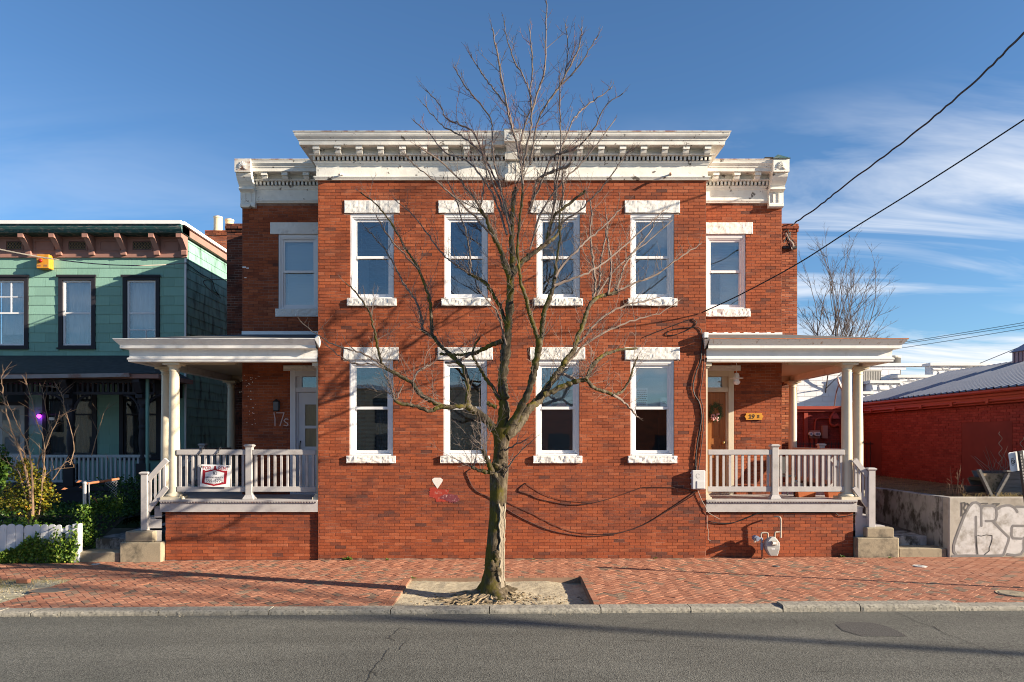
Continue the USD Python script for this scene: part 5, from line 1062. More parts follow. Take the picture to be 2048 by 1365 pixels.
for a, b, c, d in door_blank: mb = MB(); mb.box(XR - .001, XR + .0075, a + .01, b - .01, c, d); obj('blocked_opening', mb, 'mortar_red', t)
mb = MB(); mb.box(XR - .05, XR + .007, -.12, YE, 3.20, 3.45); mb.box(XR - .09, XR - .051, -.12, YE, 3.38, 3.46); fa = obj('fascia', mb, 'red_trim', t)
mb = MB(); mb.tube([(XR - .13, -.12, 3.49), (XR - .13, YE, 3.49)], .05, 8); obj('gutter', mb, 'red_trim', t)
mb = MB(); mb.tube([(XR - .10, .7, 3.27), (XR - .10, YE - .3, 3.27)], .028, 8); mb.tube([(XR - .085, .7, 3.21), (XR - .085, YE - .3, 3.20)], .016, 6)
for y in np.arange(1.2, 9, 1.35): mb.box(XR - .14, XR - .051, y, y + .12, 3.22, 3.31)
obj('conduit', mb, 'red_trim', t)
mb = MB(); mb.box(4.0, XR - .06, YE - .10, YE + .007, 3.28, 3.40); mb.box(4.0, XR - .06, YE - .16, YE - .101, 3.36, 3.46); obj('fascia', mb, 'red_trim', t)
XRG, ZRG = 14.7, 4.62
mb = MB(); nrm = np.array([-(ZRG - 3.56), 0, XRG - XR]); nrm /= np.linalg.norm(nrm)
y = -.3
while y < YE + .3:
    for xa, za, xb, zb in ((XR - .16, 3.545, XRG, ZRG), (18.1, 3.545, XRG, ZRG)):
        a, b = (np.array([xa, 0, za]), np.array([xb, 0, zb])); nn = nrm * (1 if xa < xb else -1, 1, 1)
        w4 = [(0, 0), (.09, 0), (.105, .042), (.15, .042), (.165, 0), (.25, 0)]
        for (p0, h0), (p1, h1) in zip(w4, w4[1:]): mb.quad(a + (0, y + p0, 0) + nn * h0, b + (0, y + p0, 0) + nn * h0, b + (0, y + p1, 0) + nn * h1, a + (0, y + p1, 0) + nn * h1)
    y += .25
roof = obj('roof', mb, 'metal_roof', t); mb = MB(); mb.hull([(XRG + a, y, ZRG + c) for a, c in ((-.12, -.03), (.12, -.03), (0, .03)) for y in (-.3, YE + .3)]); obj('ridge_cap', mb, 'metal_roof', roof)
mb = MB(); mb.hull([(x, YE + .2 + k, z) for x, z in ((XR, ZT), (18, ZT), (XRG, ZRG - .04)) for k in (0, .08)]); mb.hull([(x, -.12 + k, z) for x, z in ((XR, ZT), (18, ZT), (XRG, ZRG - .04)) for k in (0, .08)]); obj('gable', mb, 'red_trim', t)
mb = MB(); cy = 5.55; mb.box(XRG - .30, XRG + .30, cy, cy + .6, 4.45, 4.86)
for k in range(4): mb.box(XRG - .319, XRG - .301, cy + .05 + k * .15, cy + .09 + k * .15, 4.55, 4.84)
cup = obj('roof_vent', mb, 'metal_roof', roof); mb = MB(); mb.hull([(XRG + a, cy + b, z) for a, b, z in ((-.36, -.06, 4.86), (.36, -.06, 4.86), (-.36, .66, 4.86), (.36, .66, 4.86), (0, .1, 5.12), (0, .5, 5.12))]); obj('vent_cap', mb, 'metal_roof', cup)
mb = MB(); mb.tube(smooth_path([(10.72, YE - .06, 3.3), (10.58, YE - .08, 3.1), (10.56, YE - .08, 2.9), (10.68, YE - .1, 2.8), (10.9, YE - .1, 2.72), (10.95, YE - .1, 1.2)]), .045, 8); mb.tube(smooth_path([(10.56, YE - .06, 3.06), (10.2, YE - .07, 3.06), (10.08, YE - .07, 2.98), (10.05, YE - .07, 2.66)]), .03, 8); mb.box(9.70, 9.83, YE - .06, YE - .003, 1.0, 3.3); mb.hull([(10.7 + a, YE - .2 + b, z) for a, b, z in ((-.12, 0, 3.05), (.12, 0, 3.05), (-.05, .15, 3.3), (.05, .15, 3.3), (0, .15, 3.0))])
obj('downpipe', mb, 'red_trim', t)
mt = thing('electric_meters', 'three round electric meters on a red panel at the end of the red building', 'meter', (10, YE - .1, 2.5))
mb = MB(); mb.box(9.87, 10.20, YE - .12, YE - .012, 2.40, 2.66); pan = obj('meter_panel', mb, 'trim_mauve', mt); mb = MB(); mb.box(10.27, 10.44, YE - .16, YE - .012, 2.40, 2.82); obj('switch_box', mb, 'trim_mauve', mt)
for x in (9.91, 10.06): mb = MB(); mb.box(x, x + .08, YE - .1, YE - .012, 1.5, 2.399); obj('conduit', mb, 'red_trim', mt)
for x in (9.86, 10.03, 10.12): mb = MB(); mb.tube([(x, YE - .121, 2.54), (x, YE - .24, 2.54)], .062, 14); dm = obj('meter_dial', mb, 'box_grey', mt, smooth=40); mb = MB(); mb.tube([(x, YE - .241, 2.54), (x, YE - .245, 2.54)], .036, 12); obj('dial_face', mb, 'regulator_blue', dm)
t = thing('iron_fence', 'black iron picket fence in the gap behind the right porch', 'fence', (9.3, 7.8, .9)); yf = 7.9
mb = MB(); mb.bar((7.75, yf, 2.22), (11.3, yf, 2.22), .03, .03); mb.bar((7.75, yf, 1.15), (11.3, yf, 1.15), .03, .03); obj('fence_rail', mb, 'black_metal', t)
for k in range(32): x = 7.8 + k * .11; mb = MB(); mb.box(x - .008, x + .008, yf - .008, yf + .008, .6, 2.26); mb.hull([(x - .012, yf, 2.26), (x + .012, yf, 2.26), (x, yf + .01, 2.26), (x, yf - .01, 2.26), (x, yf, 2.33)]); obj('picket', mb, 'black_metal', t)
# floodlight at the rear corner
p = np.array([8.05, 6.6, 2.2]); t = thing('floodlight', 'small white floodlight behind the right porch railing', 'lamp', p); mb = MB(); mb.tube([p + (-.35, 0, -.22), p], .025, 8); obj('arm', mb, 'gutter_grey', t); mb = MB(); mb.tube([p + (-.02, .06, .0), p + (.02, -.07, .02)], (.05, .085), 12); obj('lamp_head', mb, 'flash_white', t); mb = MB(); mb.tube([p + (.06, 0, .08), p + (.2, -.04, .05)], .045, 10); obj('lamp_head', mb, 'gutter_grey', t)

# planter, stakes, sign at the right edge
t = thing('wooden_planter', 'weathered V-shaped wooden planter on the raised yard by the red wall', 'planter', (10.2, .8, 1.14))
def pl_end(xc, y, nm):
    mb = MB(); mb.bar((xc - .30, y, 1.74), (xc - .02, y, 1.15), .05, .085, (0, 1, 0)); mb.bar((xc + .33, y, 1.70), (xc + .02, y, 1.15), .05, .085, (0, 1, 0)); mb.box(xc + .24, xc + .42, y - .06, y + .05, 1.695, 1.73); return obj(nm, mb, 'weathered_wood', t)
pl_end(9.83, .30, 'trestle_end'); pl_end(10.9, .30, 'trestle_end')
for k in range(3):
    z0 = 1.22 + k * .16; x0 = 9.88 + .30 * (z0 - 1.15) / .55
    mb = MB(); mb.hull([(x, .345 + d, z) for x, z in ((x0, z0), (11.35, z0), (x0 + .085, z0 + .154), (11.35, z0 + .154)) for d in (0, .025)]); obj('plank', mb, 'weathered_wood', t)
    mb = MB(); mb.hull([(x, .95 + d, z) for x, z in ((x0 - .2, z0), (11.35, z0), (x0 - .27, z0 + .154), (11.35, z0 + .154)) for d in (0, .025)]); obj('plank', mb, 'weathered_wood', t)
mb = MB(); mb.hull([(x, y, z) for x, z in ((9.57, 1.66), (10.12, 1.66), (9.86, 1.20)) for y in (.375, .395)]); obj('end_board', mb, 'root_wood', t)
mb = MB(); mb.box(9.75, 11.34, .40, .94, 1.50, 1.56); obj('soil', mb, 'yard_soil', t)
mb = MB(); r = random.Random(2)
for _ in range(26):
    b = np.array([r.gauss(10.35, .2), .62 + r.gauss(0, .1), 1.55]); d = np.array([r.gauss(0, .22), r.gauss(0, .15), r.uniform(.25, .7)]); mb.tube([b, b + d * .6 + (r.gauss(0, .03), 0, 0), b + d], (.007, .005, .002), 4)
mb.tube([(10.2, .6, 1.56), (9.9, .6, 1.80), (9.65, .6, 2.0)], .006, 4)
obj('dead_plant', mb, 'twig', thing('planter_shrub', 'dead leafless shrub growing in the wooden planter', 'plant', (10.35, .62, 1.55)))
for (u, y, lab, z0, z1) in ((2001, .75, 'twisted metal plant stake above the dead shrub in the planter', 1.75, 2.52), (2042, .7, 'twisted metal plant stake at the right edge of the picture', 1.95, 2.4)):
    x = (u - 1024) * (D0 + y) / FPX; zz = np.linspace(z0 if u < 2020 else 1.6, z1, 50); pts = [(x + .028 * math.sin(k * 30) + (.06 * (k - 2) if u > 2020 else 0), y + .028 * math.cos(k * 30), k) for k in zz]; obj('plant_stake', MB().tube(pts, .006, 5), 'bark_lip', label=lab, cat='stake', group='twisted plant stakes in the planter')
t = thing('street_sign', 'white sign plate on a leaning black perforated post at the right edge', 'sign', (8.55, -2.85, 0))
ax = np.array([8.09, -2.85, 2.17]); bx2 = np.array([8.38, -2.85, zg(8.4, -2.85)]); d = (bx2 - ax) / np.linalg.norm(bx2 - ax); sd = np.array([d[2], 0, -d[0]]); sd = sd if sd[0] > 0 else -sd
mb = MB(); mb.bar(ax, bx2, .055, .055, (0, 1, 0)); post = obj('post', mb, 'black_metal', t)
mb = MB()
for k in range(46): c = ax + d * (.06 + k * .048) - (0, .0278, 0); mb.hull([c + sd * (.010 * math.cos(a) - .012) + d * .010 * math.sin(a) + (0, e, 0) for a in np.linspace(0, 6.28, 8) for e in (0, .0006)])
obj('post_holes', mb, 'lid_pale', post)
c = ax + d * .16; w_, h_ = .155, .155
plate = Polygon([(c[0] + sd[0] * a + d[0] * b, c[2] + sd[2] * a + d[2] * b) for a, b in ((-w_ + .03, -h_ + .03), (w_ - .03, -h_ + .03), (w_ - .03, h_ - .03), (-w_ + .03, h_ - .03))]).buffer(.03, 5)
mb = MB(); mb.poly_xz(plate, -2.8, .003); pl_ = obj('sign_plate', mb, 'sign_white', t)
def sgn(a, b): return (c[0] + sd[0] * a + d[0] * b, c[2] + sd[2] * a + d[2] * b)
mb = MB(); mb.poly_xz(unary_union([LineString([sgn(-.095 + .026 * math.cos(k), .0 + .028 * math.sin(k)) for k in np.linspace(0, 6.28, 16)]).buffer(.006), LineString([sgn(-.12, -.05), sgn(-.12, .05)]).buffer(.004), LineString([sgn(-.11, -.055), sgn(-.085, -.055)]).buffer(.005), LineString([sgn(-.11, .055), sgn(-.085, .05)]).buffer(.005), LineString([sgn(-.10, -.01), sgn(-.085, .012)]).buffer(.006)]), -2.8032, .0008); obj('sign_symbol', mb, 'sign_black', pl_)

# ================================================================ far right: white building, air conditioner, dish
t = thing('white_building', 'white painted building with stepped stone parapet behind the red roof', 'building', (17, 21, 0))
yb = 20.0
def WB(u, v, y): return P(u, v, y)
steps_ = [(1716, 1742, 785), (1742, 1797, 763), (1797, 1862, 752), (1862, 1972, 728)]
mb = MB()
for u0, u1, v in steps_:
    a, b = WB(u0, v, yb), WB(u1, v, yb); mb.box(a[0], b[0], yb, yb + .5, 0, a[2] - .1)
sw = obj('stone_wall', mb, 'white_stone', t); stn = MB(); cope = MB(); rr = random.Random(14)
for u0, u1, v in steps_:
    a, b = WB(u0, v, yb), WB(u1, v, yb); z = 2.6; cope.box(a[0] - .1, b[0] + .1, yb - .12, yb + .6, a[2] - .1, a[2] + .04)
    while z < a[2] - .12:
        h = rr.uniform(.16, .30); x = a[0] + rr.uniform(-.2, 0)
        while x < b[0]:
            wd = rr.uniform(.25, .6); x0, x1 = max(x, a[0]), min(x + wd, b[0])
            if x1 - x0 > .08: tn = (rr.random(),) * 3; zt = min(z + h, a[2] - .1); stn.hull([(xx, yb + .01, zz) for xx in (x0 + .02, x1 - .02) for zz in (z + .02, zt - .02)] + [(xx + rr.gauss(0, .02), yb - rr.uniform(.03, .10), zz + rr.gauss(0, .015)) for xx in (x0 + .05, x1 - .05) for zz in (z + .05, zt - .05)], tn)
            x += wd
        z += h
obj('stones', stn, 'white_stone', sw, kind='stuff'); obj('coping', cope, 'coping_white', t)
a, b = WB(1500, 733, 21), WB(1800, 733, 21); mb = MB(); mb.box(a[0], b[0], 21, 21.3, 0, a[2]); sid = obj('shingled_wall', mb, 'white_siding', t)
mb = MB(); rr = random.Random(15); z = 3.2; row = 0
while z < a[2] - .1:
    x = a[0] + (row % 2) * .3
    while x < b[0]: mb.hull([(xx, 21 - o, zz) for xx in (x + .006, x + .594) for zz, o in ((z + .004, .02), (z + .26, .004))] + [(x + .006, 21.0, z + .004), (x + .594, 21, z + .004)], (rr.random(),) * 3); x += .6
    z += .265; row += 1
obj('shingles', mb, 'white_siding', sid, kind='stuff'); mb = MB(); mb.box(a[0], b[0] + 4.6, 20.93, 21.4, a[2], a[2] + .16); obj('coping', mb, 'coping_white', t)
mb = MB(); c0, c1 = WB(1740, 795, 20.4), WB(1800, 795, 20.4); mb.box(c0[0], c1[0] + 2, 20.501, 20.999, 0, 5.15); obj('low_roof', mb, 'coping_white', t)
a, b = WB(1727, 760, 20.2), WB(1769, 738, 20.2); zb_ = 5.15
t = thing('air_conditioner', 'beige louvred air conditioning unit on the white building', 'air conditioner', ((a[0] + b[0]) / 2, 20.6, zb_)); mb = MB(); mb.box(a[0], b[0], 20.52, 20.98, zb_, zb_ + .62); body_ = obj('cabinet', mb, 'ac_dark', t)
for k in range(12): x = a[0] + .02 + k * (b[0] - a[0] - .04) / 12; mb = MB(); mb.box(x, x + .05, 20.50, 20.519, zb_ + .06, zb_ + .57); obj('louvre', mb, 'ac_beige', body_)
mb = MB(); mb.box(a[0] - .02, b[0] + .02, 20.49, 20.519, zb_ + .571, zb_ + .65); mb.box(a[0] - .02, b[0] + .02, 20.49, 20.519, zb_, zb_ + .058); obj('cabinet_rim', mb, 'ac_beige', t)
p = P(1780, 726, 26); t = thing('roof_tank', 'grey cylinder standing on a roof behind the right porch eave', 'tank', (p[0], 26, 3)); mb = MB(); mb.lathe([(.001, p[2] + .35), (.55, p[2] + .33), (.55, p[2] - 3.5)], p[0], 26, 20); obj('tank_body', mb, 'ac_dark', t, smooth=30); mb = MB(); mb.lathe([(.565, p[2] + .36), (.575, p[2] + .30), (.565, p[2] + .24)], p[0], 26, 20); obj('rim', mb, 'ac_beige', t)
p = P(1677, 771, 9.0); t = thing('satellite_dish', 'small satellite dish on the end wall of the red building, mostly behind the column', 'satellite dish', (p[0], 9.4, ZT)); mb = MB(); ax_ = np.array([.8, -.5, .33]); ax_ /= np.linalg.norm(ax_); u_ = np.cross(ax_, (0, 0, 1)); u_ /= np.linalg.norm(u_); v_ = np.cross(u_, ax_); prev = None
for rad, dep in ((.01, 0), (.10, .008), (.20, .035), (.27, .07)):
    ring = [p + ax_ * dep + rad * (u_ * math.cos(k) + v_ * math.sin(k)) for k in np.linspace(0, 6.283, 17)[:-1]]
    if prev:
        for k in range(16): mb.quad(prev[k], ring[k], ring[(k + 1) % 16], prev[(k + 1) % 16])
    prev = ring
obj('dish', mb, 'gutter_grey', t); mb = MB(); mb.tube([p, p + (-.02, .1, -.2), (p[0], 9.3, ZT - .05)], .02, 6); mb.tube([p + ax_ * .02 - v_ * .2, p + ax_ * .35], .01, 5); obj('mast', mb, 'gutter_grey', t)

# ================================================================ left: green house
gh = thing('green_house', 'two storey green shingled house with black window frames and dark front porch', 'house', (-13, 8, 0))
YG, XG = 6.2, -9.42; gx0 = -17.5; ZG0, ZG1 = 1.15, 7.62
gw_up = [(-15.45, 5.06, 6.96), (-13.66 + .95, 5.06, 6.96), (-10.85, 5.06, 6.96)]
GU = []
for uc in (20.5, 154.5, 283): x = (uc - 1024) * (D0 + YG) / FPX; GU.append(x)
openu = [(x - .53, x + .53, 4.98, 7.07) for x in GU]
gl = [((140 - 1024) * (D0 + YG) / FPX, .78), ((281 - 1024) * (D0 + YG) / FPX, .60)]
openl = [(x - w_ , x + w_, 1.78, 4.12) for x, w_ in gl]; gdoor = ((26 - 1024) * (D0 + YG) / FPX - .55, (26 - 1024) * (D0 + YG) / FPX + .45, 1.15, 4.1)
m = man_box(gx0, XG - .012, YG + .012, YG + .25, -.2, 8.2)
for a, b, c, d in openu + openl + [gdoor]: m = m - man_box(a + .08, b - .08, 0, 12, c + .08, d - .08)
gf = obj('front_wall', MB().solid(m), 'siding_green', gh)
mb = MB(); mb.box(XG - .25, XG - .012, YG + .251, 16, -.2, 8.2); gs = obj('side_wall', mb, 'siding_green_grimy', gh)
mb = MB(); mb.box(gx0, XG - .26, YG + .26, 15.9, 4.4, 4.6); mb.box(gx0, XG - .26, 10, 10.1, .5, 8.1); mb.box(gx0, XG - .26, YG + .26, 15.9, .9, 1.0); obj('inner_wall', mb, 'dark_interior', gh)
rr = random.Random(21); grest = MB(); cnt = 0
row = 0; z = 1.16
while z < 7.62:
    zt = z + .267; x = gx0 + (row % 2) * .31; zc = z + .13
    cuts = sorted((a, b) for a, b, c, d in openu + openl + [gdoor] if c < zc < d)
    while x < XG - .02:
        x0, x1 = x, min(x + .62, XG - .012); segs = [(x0, x1)]
        for a, b in cuts: segs = [q for s0, s1 in segs for q in ((s0, min(s1, a)), (max(s0, b), s1)) if q[1] - q[0] > .02]
        for s0, s1 in segs:
            tn = (rr.random(),) * 3; e = .003; jz = rr.gauss(0, .004); pts = [(xx, YG + .012 - o, zz) for xx in (s0 + e, s1 - e) for zz, o in ((z + .003 + jz, .016 + rr.random() * .003), (zt, .004))] + [(xx, YG + .012, zz) for xx in (s0 + e, s1 - e) for zz in (z + .003 + jz, zt)]
            if s1 > -15.3 and z > 4.6 and cnt < 240: mb = MB(); mb.hull(pts, tn); obj('shingle', mb, 'siding_green', gf); cnt += 1
            elif s1 > -15.6: grest.hull(pts, tn)
        x += .62
    z = zt; row += 1
obj('shingles', grest, 'siding_green', gh, kind='stuff')
grest = MB(); row = 0; z = 1.16
while z < 8.2:
    zt = z + .267; y = YG + .0 - (row % 2) * .31; 
    while y < 13:
        y0, y1 = max(y, YG + .03), y + .62; tn = (rr.random(),) * 3
        if y1 - y0 > .05:
            pts = [(XG - .012 + o, yy, zz) for yy in (y0 + .003, y1 - .003) for zz, o in ((z + .003, .018), (min(zt, 8.19), .004))] + [(XG - .012, yy, zz) for yy in (y0 + .003, y1 - .003) for zz in (z + .003, min(zt, 8.19))]
            if y < 8.6 and z > 4.6 and cnt < 300: mb = MB(); mb.hull(pts, tn); obj('shingle', mb, 'siding_green_grimy', gs); cnt += 1
            else: grest.hull(pts, tn)
        y += .62
    z = zt; row += 1
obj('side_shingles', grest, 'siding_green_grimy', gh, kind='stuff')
mb = MB(); mb.box(XG - .03, XG + .012, YG - .012, YG + .03, 1.0, 7.62); obj('corner_strip', mb, 'coping_white', gh)
def ghwin(a, b, c, d, inner, kind, yv=YG):
    mb = MB(); 
    for x0, x1, z0, z1 in ((a, a + .11, c, d), (b - .11, b, c, d), (a + .111, b - .111, d - .12, d), (a + .111, b - .111, c, c + .09)): mb.box(x0, x1, yv - .035, yv + .2, z0, z1)
    mb.box(a - .04, b + .04, yv - .07, yv - .0351, d - .03, d + .03); mb.box(a - .03, b + .03, yv - .07, yv - .0351, c - .02, c + .03)
    w = obj('window', mb, 'trim_black', gh); il, ir, zb, zt = a + .112, b - .112, c + .092, d - .122; st = .05; mid = (zb + zt) / 2
    if inner:
        mb = MB()
        for x0, x1, z0, z1 in ((il, il + st, zb, zt), (ir - st, ir, zb, zt), (il + st, ir - st, zt - st, zt), (il + st, ir - st, zb, zb + st), (il + st, ir - st, mid - .022, mid + .022)): mb.box(x0, x1, yv + .02, yv + .08, z0, z1)
        if 'bars' in kind: mb.box((il + ir) / 2 - .012, (il + ir) / 2 + .012, yv + .03, yv + .07, mid + .022, zt - st); mb.box(il + st, ir - st, yv + .031, yv + .069, (mid + zt) / 2 - .012, (mid + zt) / 2 + .012)
        if 'fan' in kind: mb.box(il + st, ir - st, yv + .03, yv + .07, zb + .44, zb + .47); mb.box((il + ir) / 2 + .1, (il + ir) / 2 + .125, yv + .03, yv + .07, zb + st, zb + .44)
        obj('sash', mb, 'vinyl_white', w)
    else:
        mb = MB()
        for x0, x1, z0, z1 in ((il, il + st, zb, zt), (ir - st, ir, zb, zt), (il + st, ir - st, zt - st, zt), (il + st, ir - st, zb, zb + st), (il + st, ir - st, mid + .12, mid + .17)): mb.box(x0, x1, yv + .02, yv + .08, z0, z1)
        obj('sash', mb, 'trim_black', w)
    mb = MB(); mb.box(il + st + .001, ir - st - .001, yv + .048, yv + .052, zb + st, zt - st); obj('pane', mb, 'glass_pane', w)
    mb = MB(); waves(mb, il + .03, ir - .02, yv + .22, zb + (.5 if 'fan' in kind else .34 if 'bars' in kind else .02), zt - .02, .012, .13, len(kind)); obj('curtain', mb, 'curtain' if inner else 'curtain_dark', w)
for (a, b, c, d), k in zip(openu, ('bars', 'plain', 'fan window')): ghwin(a, b, c, d, True, k)
for (a, b, c, d) in openl: ghwin(a, b, c, d, False, 'lower')
a, b, c, d = gdoor; mb = MB(); mb.box(a, a + .10, YG - .03, YG + .1, c, d); mb.box(b - .10, b, YG - .03, YG + .1, c, d); mb.box(a + .101, b - .101, YG - .03, YG + .1, d - .1, d); mb.box(a + .101, b - .101, YG - .02, YG + .1, 3.35, 3.45); gd = obj('door', mb, 'trim_black', gh)
mb = MB(); mb.box(a + .12, b - .12, YG + .0, YG + .04, c, 3.34); l_ = obj('door_leaf', mb, 'rail_white_dim', gd); mb = MB(); mb.box(a + .24, b - .24, YG - .006, YG - .001, 1.95, 3.22); obj('pane', mb, 'glass_pane', l_)
# cornice of the green house
yc = YG; mb = MB(); mb.box(gx0, XG + .04, yc - .05, yc + .01, 7.60, 7.70); mb.box(gx0, XG + .03, yc - .03, yc + .01, 7.701, 8.14); mb.box(gx0, XG + .05, yc - .06, yc + .01, 8.141, 8.19); gc = obj('cornice', mb, 'trim_mauve', gh)
mb = MB(); mb.sweep([(gx0, yc), (XG + .10, yc)], [(0, -1), (.0, -1)], [(-.01, 8.195), (.46, 8.20), (.47, 8.23), (.52, 8.27), (.55, 8.33), (.56, 8.40)]); mb.hull([(XG + .10, yc - o, z) for o, z in ((0, 8.195), (.46, 8.2), (.55, 8.33), (.56, 8.40), (0, 8.4))] + [(XG + .12, yc - o, z) for o, z in ((0, 8.195), (.46, 8.2), (.55, 8.33), (.56, 8.40), (0, 8.4))]); obj('crown_moulding', mb, 'trim_teal_worn', gc)
mb = MB(); mb.box(gx0, XG + .14, yc - .60, yc - .48, 8.401, 8.50); mb.box(gx0, XG + .1, yc - .479, 16, 8.41, 8.46); rf = obj('roof', mb, 'coping_white', gh)
mb = MB(); mb.box(XG + .02, XG + .12, yc - .45, 16, 8.20, 8.405); obj('rake_board', mb, 'trim_mauve', gc); mb = MB(); mb.box(XG + .101, XG + .20, yc - .475, 16, 8.411, 8.50); obj('edge_flashing', mb, 'coping_white', rf)
for u in (47, 108, 174, 238, 305, 360):
    x = (u + 5 - 1024) * (D0 + yc - .2) / FPX; mb = MB(); w_ = .075
    for pr in ([(.03, 7.66), (.12, 7.66), (.13, 7.76), (.10, 7.80), (.03, 7.80)], [(.03, 7.80), (.09, 7.80), (.18, 7.96), (.36, 8.06), (.36, 8.19), (.03, 8.19)], [(.36, 8.06), (.44, 8.07), (.44, 8.19), (.36, 8.19)]): mb.hull([(x + s_ * w_, yc - o, z) for s_ in (-1, 1) for o, z in pr])
    obj('bracket', mb, 'trim_mauve', gc)
for i, (u0, u1) in enumerate(((5, 46), (62, 108), (129, 174), (193, 240), (257, 305), (321, 357))):
    x0, x1 = (u0 + 8 - 1024) * (D0 + yc) / FPX, (u1 + 2 - 1024) * (D0 + yc) / FPX; mb = MB(); z0, z1 = 7.82, 8.06
    for a, b, c, d in ((x0, x1, z0 - .03, z0), (x0, x1, z1, z1 + .03), (x0, x0 + .03, z0, z1), (x1 - .03, x1, z0, z1)): mb.box(a, b, yc - .055, yc - .0301, c, d)
    pn = obj('frieze_panel', mb, 'trim_mauve', gc)
    if i % 2 == 0:
        mb = MB(); mb.box(x0 + .031, x1 - .031, yc - .034, yc - .0305, z0, z1); obj('vent_grille', mb, 'trim_black', pn); mb = MB(); n = int((x1 - x0) / .09)
        for k in range(n):
            cx = x0 + .05 + k * (x1 - x0 - .08) / n
            for zz in (z0 + .07, z0 + .17): mb.tube([(cx + .035 + .034 * math.cos(a), yc - .042, zz + .045 * math.sin(a)) for a in np.linspace(0, 6.28, 9)], .008, 4)
        obj('scrollwork', mb, 'lattice_gold', pn)
# chimney
cx, cy = -10.25, 10.3; cz = 8.46; mb = MB(); mb.box(cx - .36, cx + .42, cy, cy + .9, cz, 9.62); ch = obj('chimney', mb, 'mortar_pale', rf); mbb = MB(); rr = random.Random(5)
for rc in brick_rects(cx - .36, cx + .42, cz + .35, 9.45, seed=71, joint=.012): brick_piece(mbb, rc, F_front(cy), rr)
for rc in brick_rects(cx - .40, cx + .46, 9.451, 9.62, seed=73, joint=.012): brick_piece(mbb, rc, F_front(cy), rr, .045)
for rc in brick_rects(cy, cy + .9, cz + .35, 9.62, seed=72, joint=.012): flip(mbb, rc, lambda a, b, o: (cx + .42 + o, a, b), rr); mbb.f[-1] = mbb.f[-1][:, ::-1]
obj('bricks', mbb, 'common_brick', ch, kind='stuff'); mb = MB(); mb.box(cx - .40, cx + .46, cy - .03, cy + .93, cz, cz + .34); obj('flashing', mb, 'coping_white', ch)
for dx, dy, h in ((-.08, .3, .56), (.22, .55, .54)): mb = MB(); mb.lathe([(.16, 9.62), (.16, 9.7), (.145, 9.75), (.14, 9.62 + h - .06), (.155, 9.62 + h - .05), (.155, 9.62 + h), (.11, 9.62 + h), (.11, 9.75)], cx + dx, cy + dy, 18); obj('chimney_pot', mb, 'chimney_pot', ch, smooth=35)
# front porch of the green house
yp = 4.6; zpf = 1.12
mb = MB(); mb.box(gx0, -9.55, yp - .05, YG, zpf - .12, zpf); mb.box(gx0, -9.56, yp, yp + .05, .3, zpf - .121); obj('porch_deck', mb, 'trim_black', gh)
mb = MB(); A, B, C, Dd = np.array((gx0, yp - .42, 4.07)), np.array((-9.22, yp - .42, 4.07)), np.array((-10.6, YG - .001, 4.78)), np.array((gx0, YG - .001, 4.78)); E = np.array((-9.22, YG - .001, 4.07)); mb.quad(A, B, C, Dd); mb.add([B, E, C], [(0, 1, 2)]); pr_oof = obj('porch_roof', mb, 'shingle_dark', gh)
mb = MB(); mb.bar((gx0, yp - .45, 3.91), (-9.9, yp - .45, 4.03), .10, .10); obj('gutter', mb, 'gutter_grey', pr_oof, label='sagging grey gutter'); mb = MB(); mb.box(gx0, -9.20, yp - .39, yp - .34, 3.95, 4.065); mb.box(-9.25, -9.20, yp - .34, YG, 3.95, 4.065); mb.box(gx0, -9.24, yp - .34, YG - .002, 3.955, 3.98); obj('eave_board', mb, 'trim_mauve', pr_oof)
mb = MB(); mb.box(gx0, -9.5, yp - .03, yp + .05, 3.55, 3.62); mb.box(gx0, -9.5, yp - .05, yp + .07, 3.86, 3.95)
for k in range(60):
    x = gx0 + k * .135; 
    if x < -9.5: mb.box(x, x + .05, yp - .02, yp + .03, 3.62, 3.86)
mb.box(-9.58, -9.50, yp + .07, YG - .002, 3.55, 3.95); obj('frieze', mb, 'trim_black', gh)
for u in (140.5, 285):
    x = (u - 1024) * (D0 + yp) / FPX; mb = MB(); mb.box(x - .13, x + .13, yp - .10, yp + .16, zpf, 1.72); mb.lathe([(.10, 1.72), (.085, 1.80), (.10, 1.86), (.07, 1.93), (.105, 2.2), (.11, 2.4), (.085, 2.62), (.10, 2.66), (.10, 2.70), (.085, 2.74), (.11, 2.9), (.105, 3.05), (.075, 3.2), (.10, 3.26), (.10, 3.30)], x, yp + .03, 16); mb.box(x - .10, x + .10, yp - .07, yp + .13, 3.30, 3.9)
    post_ = obj('porch_post', mb, 'trim_black', gh); mb = MB()
    for s_ in (-1, 1):
        arc = [(x + s_ * (.10 + .42 * (1 - math.cos(a))), yp + .03, 3.10 + .44 * math.sin(a)) for a in np.linspace(0, math.pi / 2, 9)]; mb.tube(arc, .035, 6)
    mb.box(x - .09, x + .09, yp - .20, yp - .0701, 3.45, 3.55); mb.hull([(x + a, yp - o, z) for a in (-.09, .09) for o, z in ((.07, 3.56), (.18, 3.58), (.34, 3.86), (.34, 3.93), (.07, 3.93))]); obj('post_bracket', mb, 'trim_black', post_)
mb = MB(); mb.box(gx0, -9.62, yp - .02, yp + .06, 1.88, 1.95); mb.box(gx0, -9.62, yp - .01, yp + .05, 1.22, 1.28); gr = obj('porch_railing', mb, 'rail_white_dim', gh)
for k in range(54):
    x = -9.70 - k * .1205
    if x > -15.5: mb = MB(); mb.box(x - .025, x + .025, yp, yp + .04, 1.281, 1.879); obj('baluster', mb, 'rail_white_dim', gr)
mb = MB(); mb.tube([(-9.66, yp - .05, .4), (-9.66, yp - .05, 4.0)], .045, 8); obj('downpipe', mb, 'siding_green', gh)
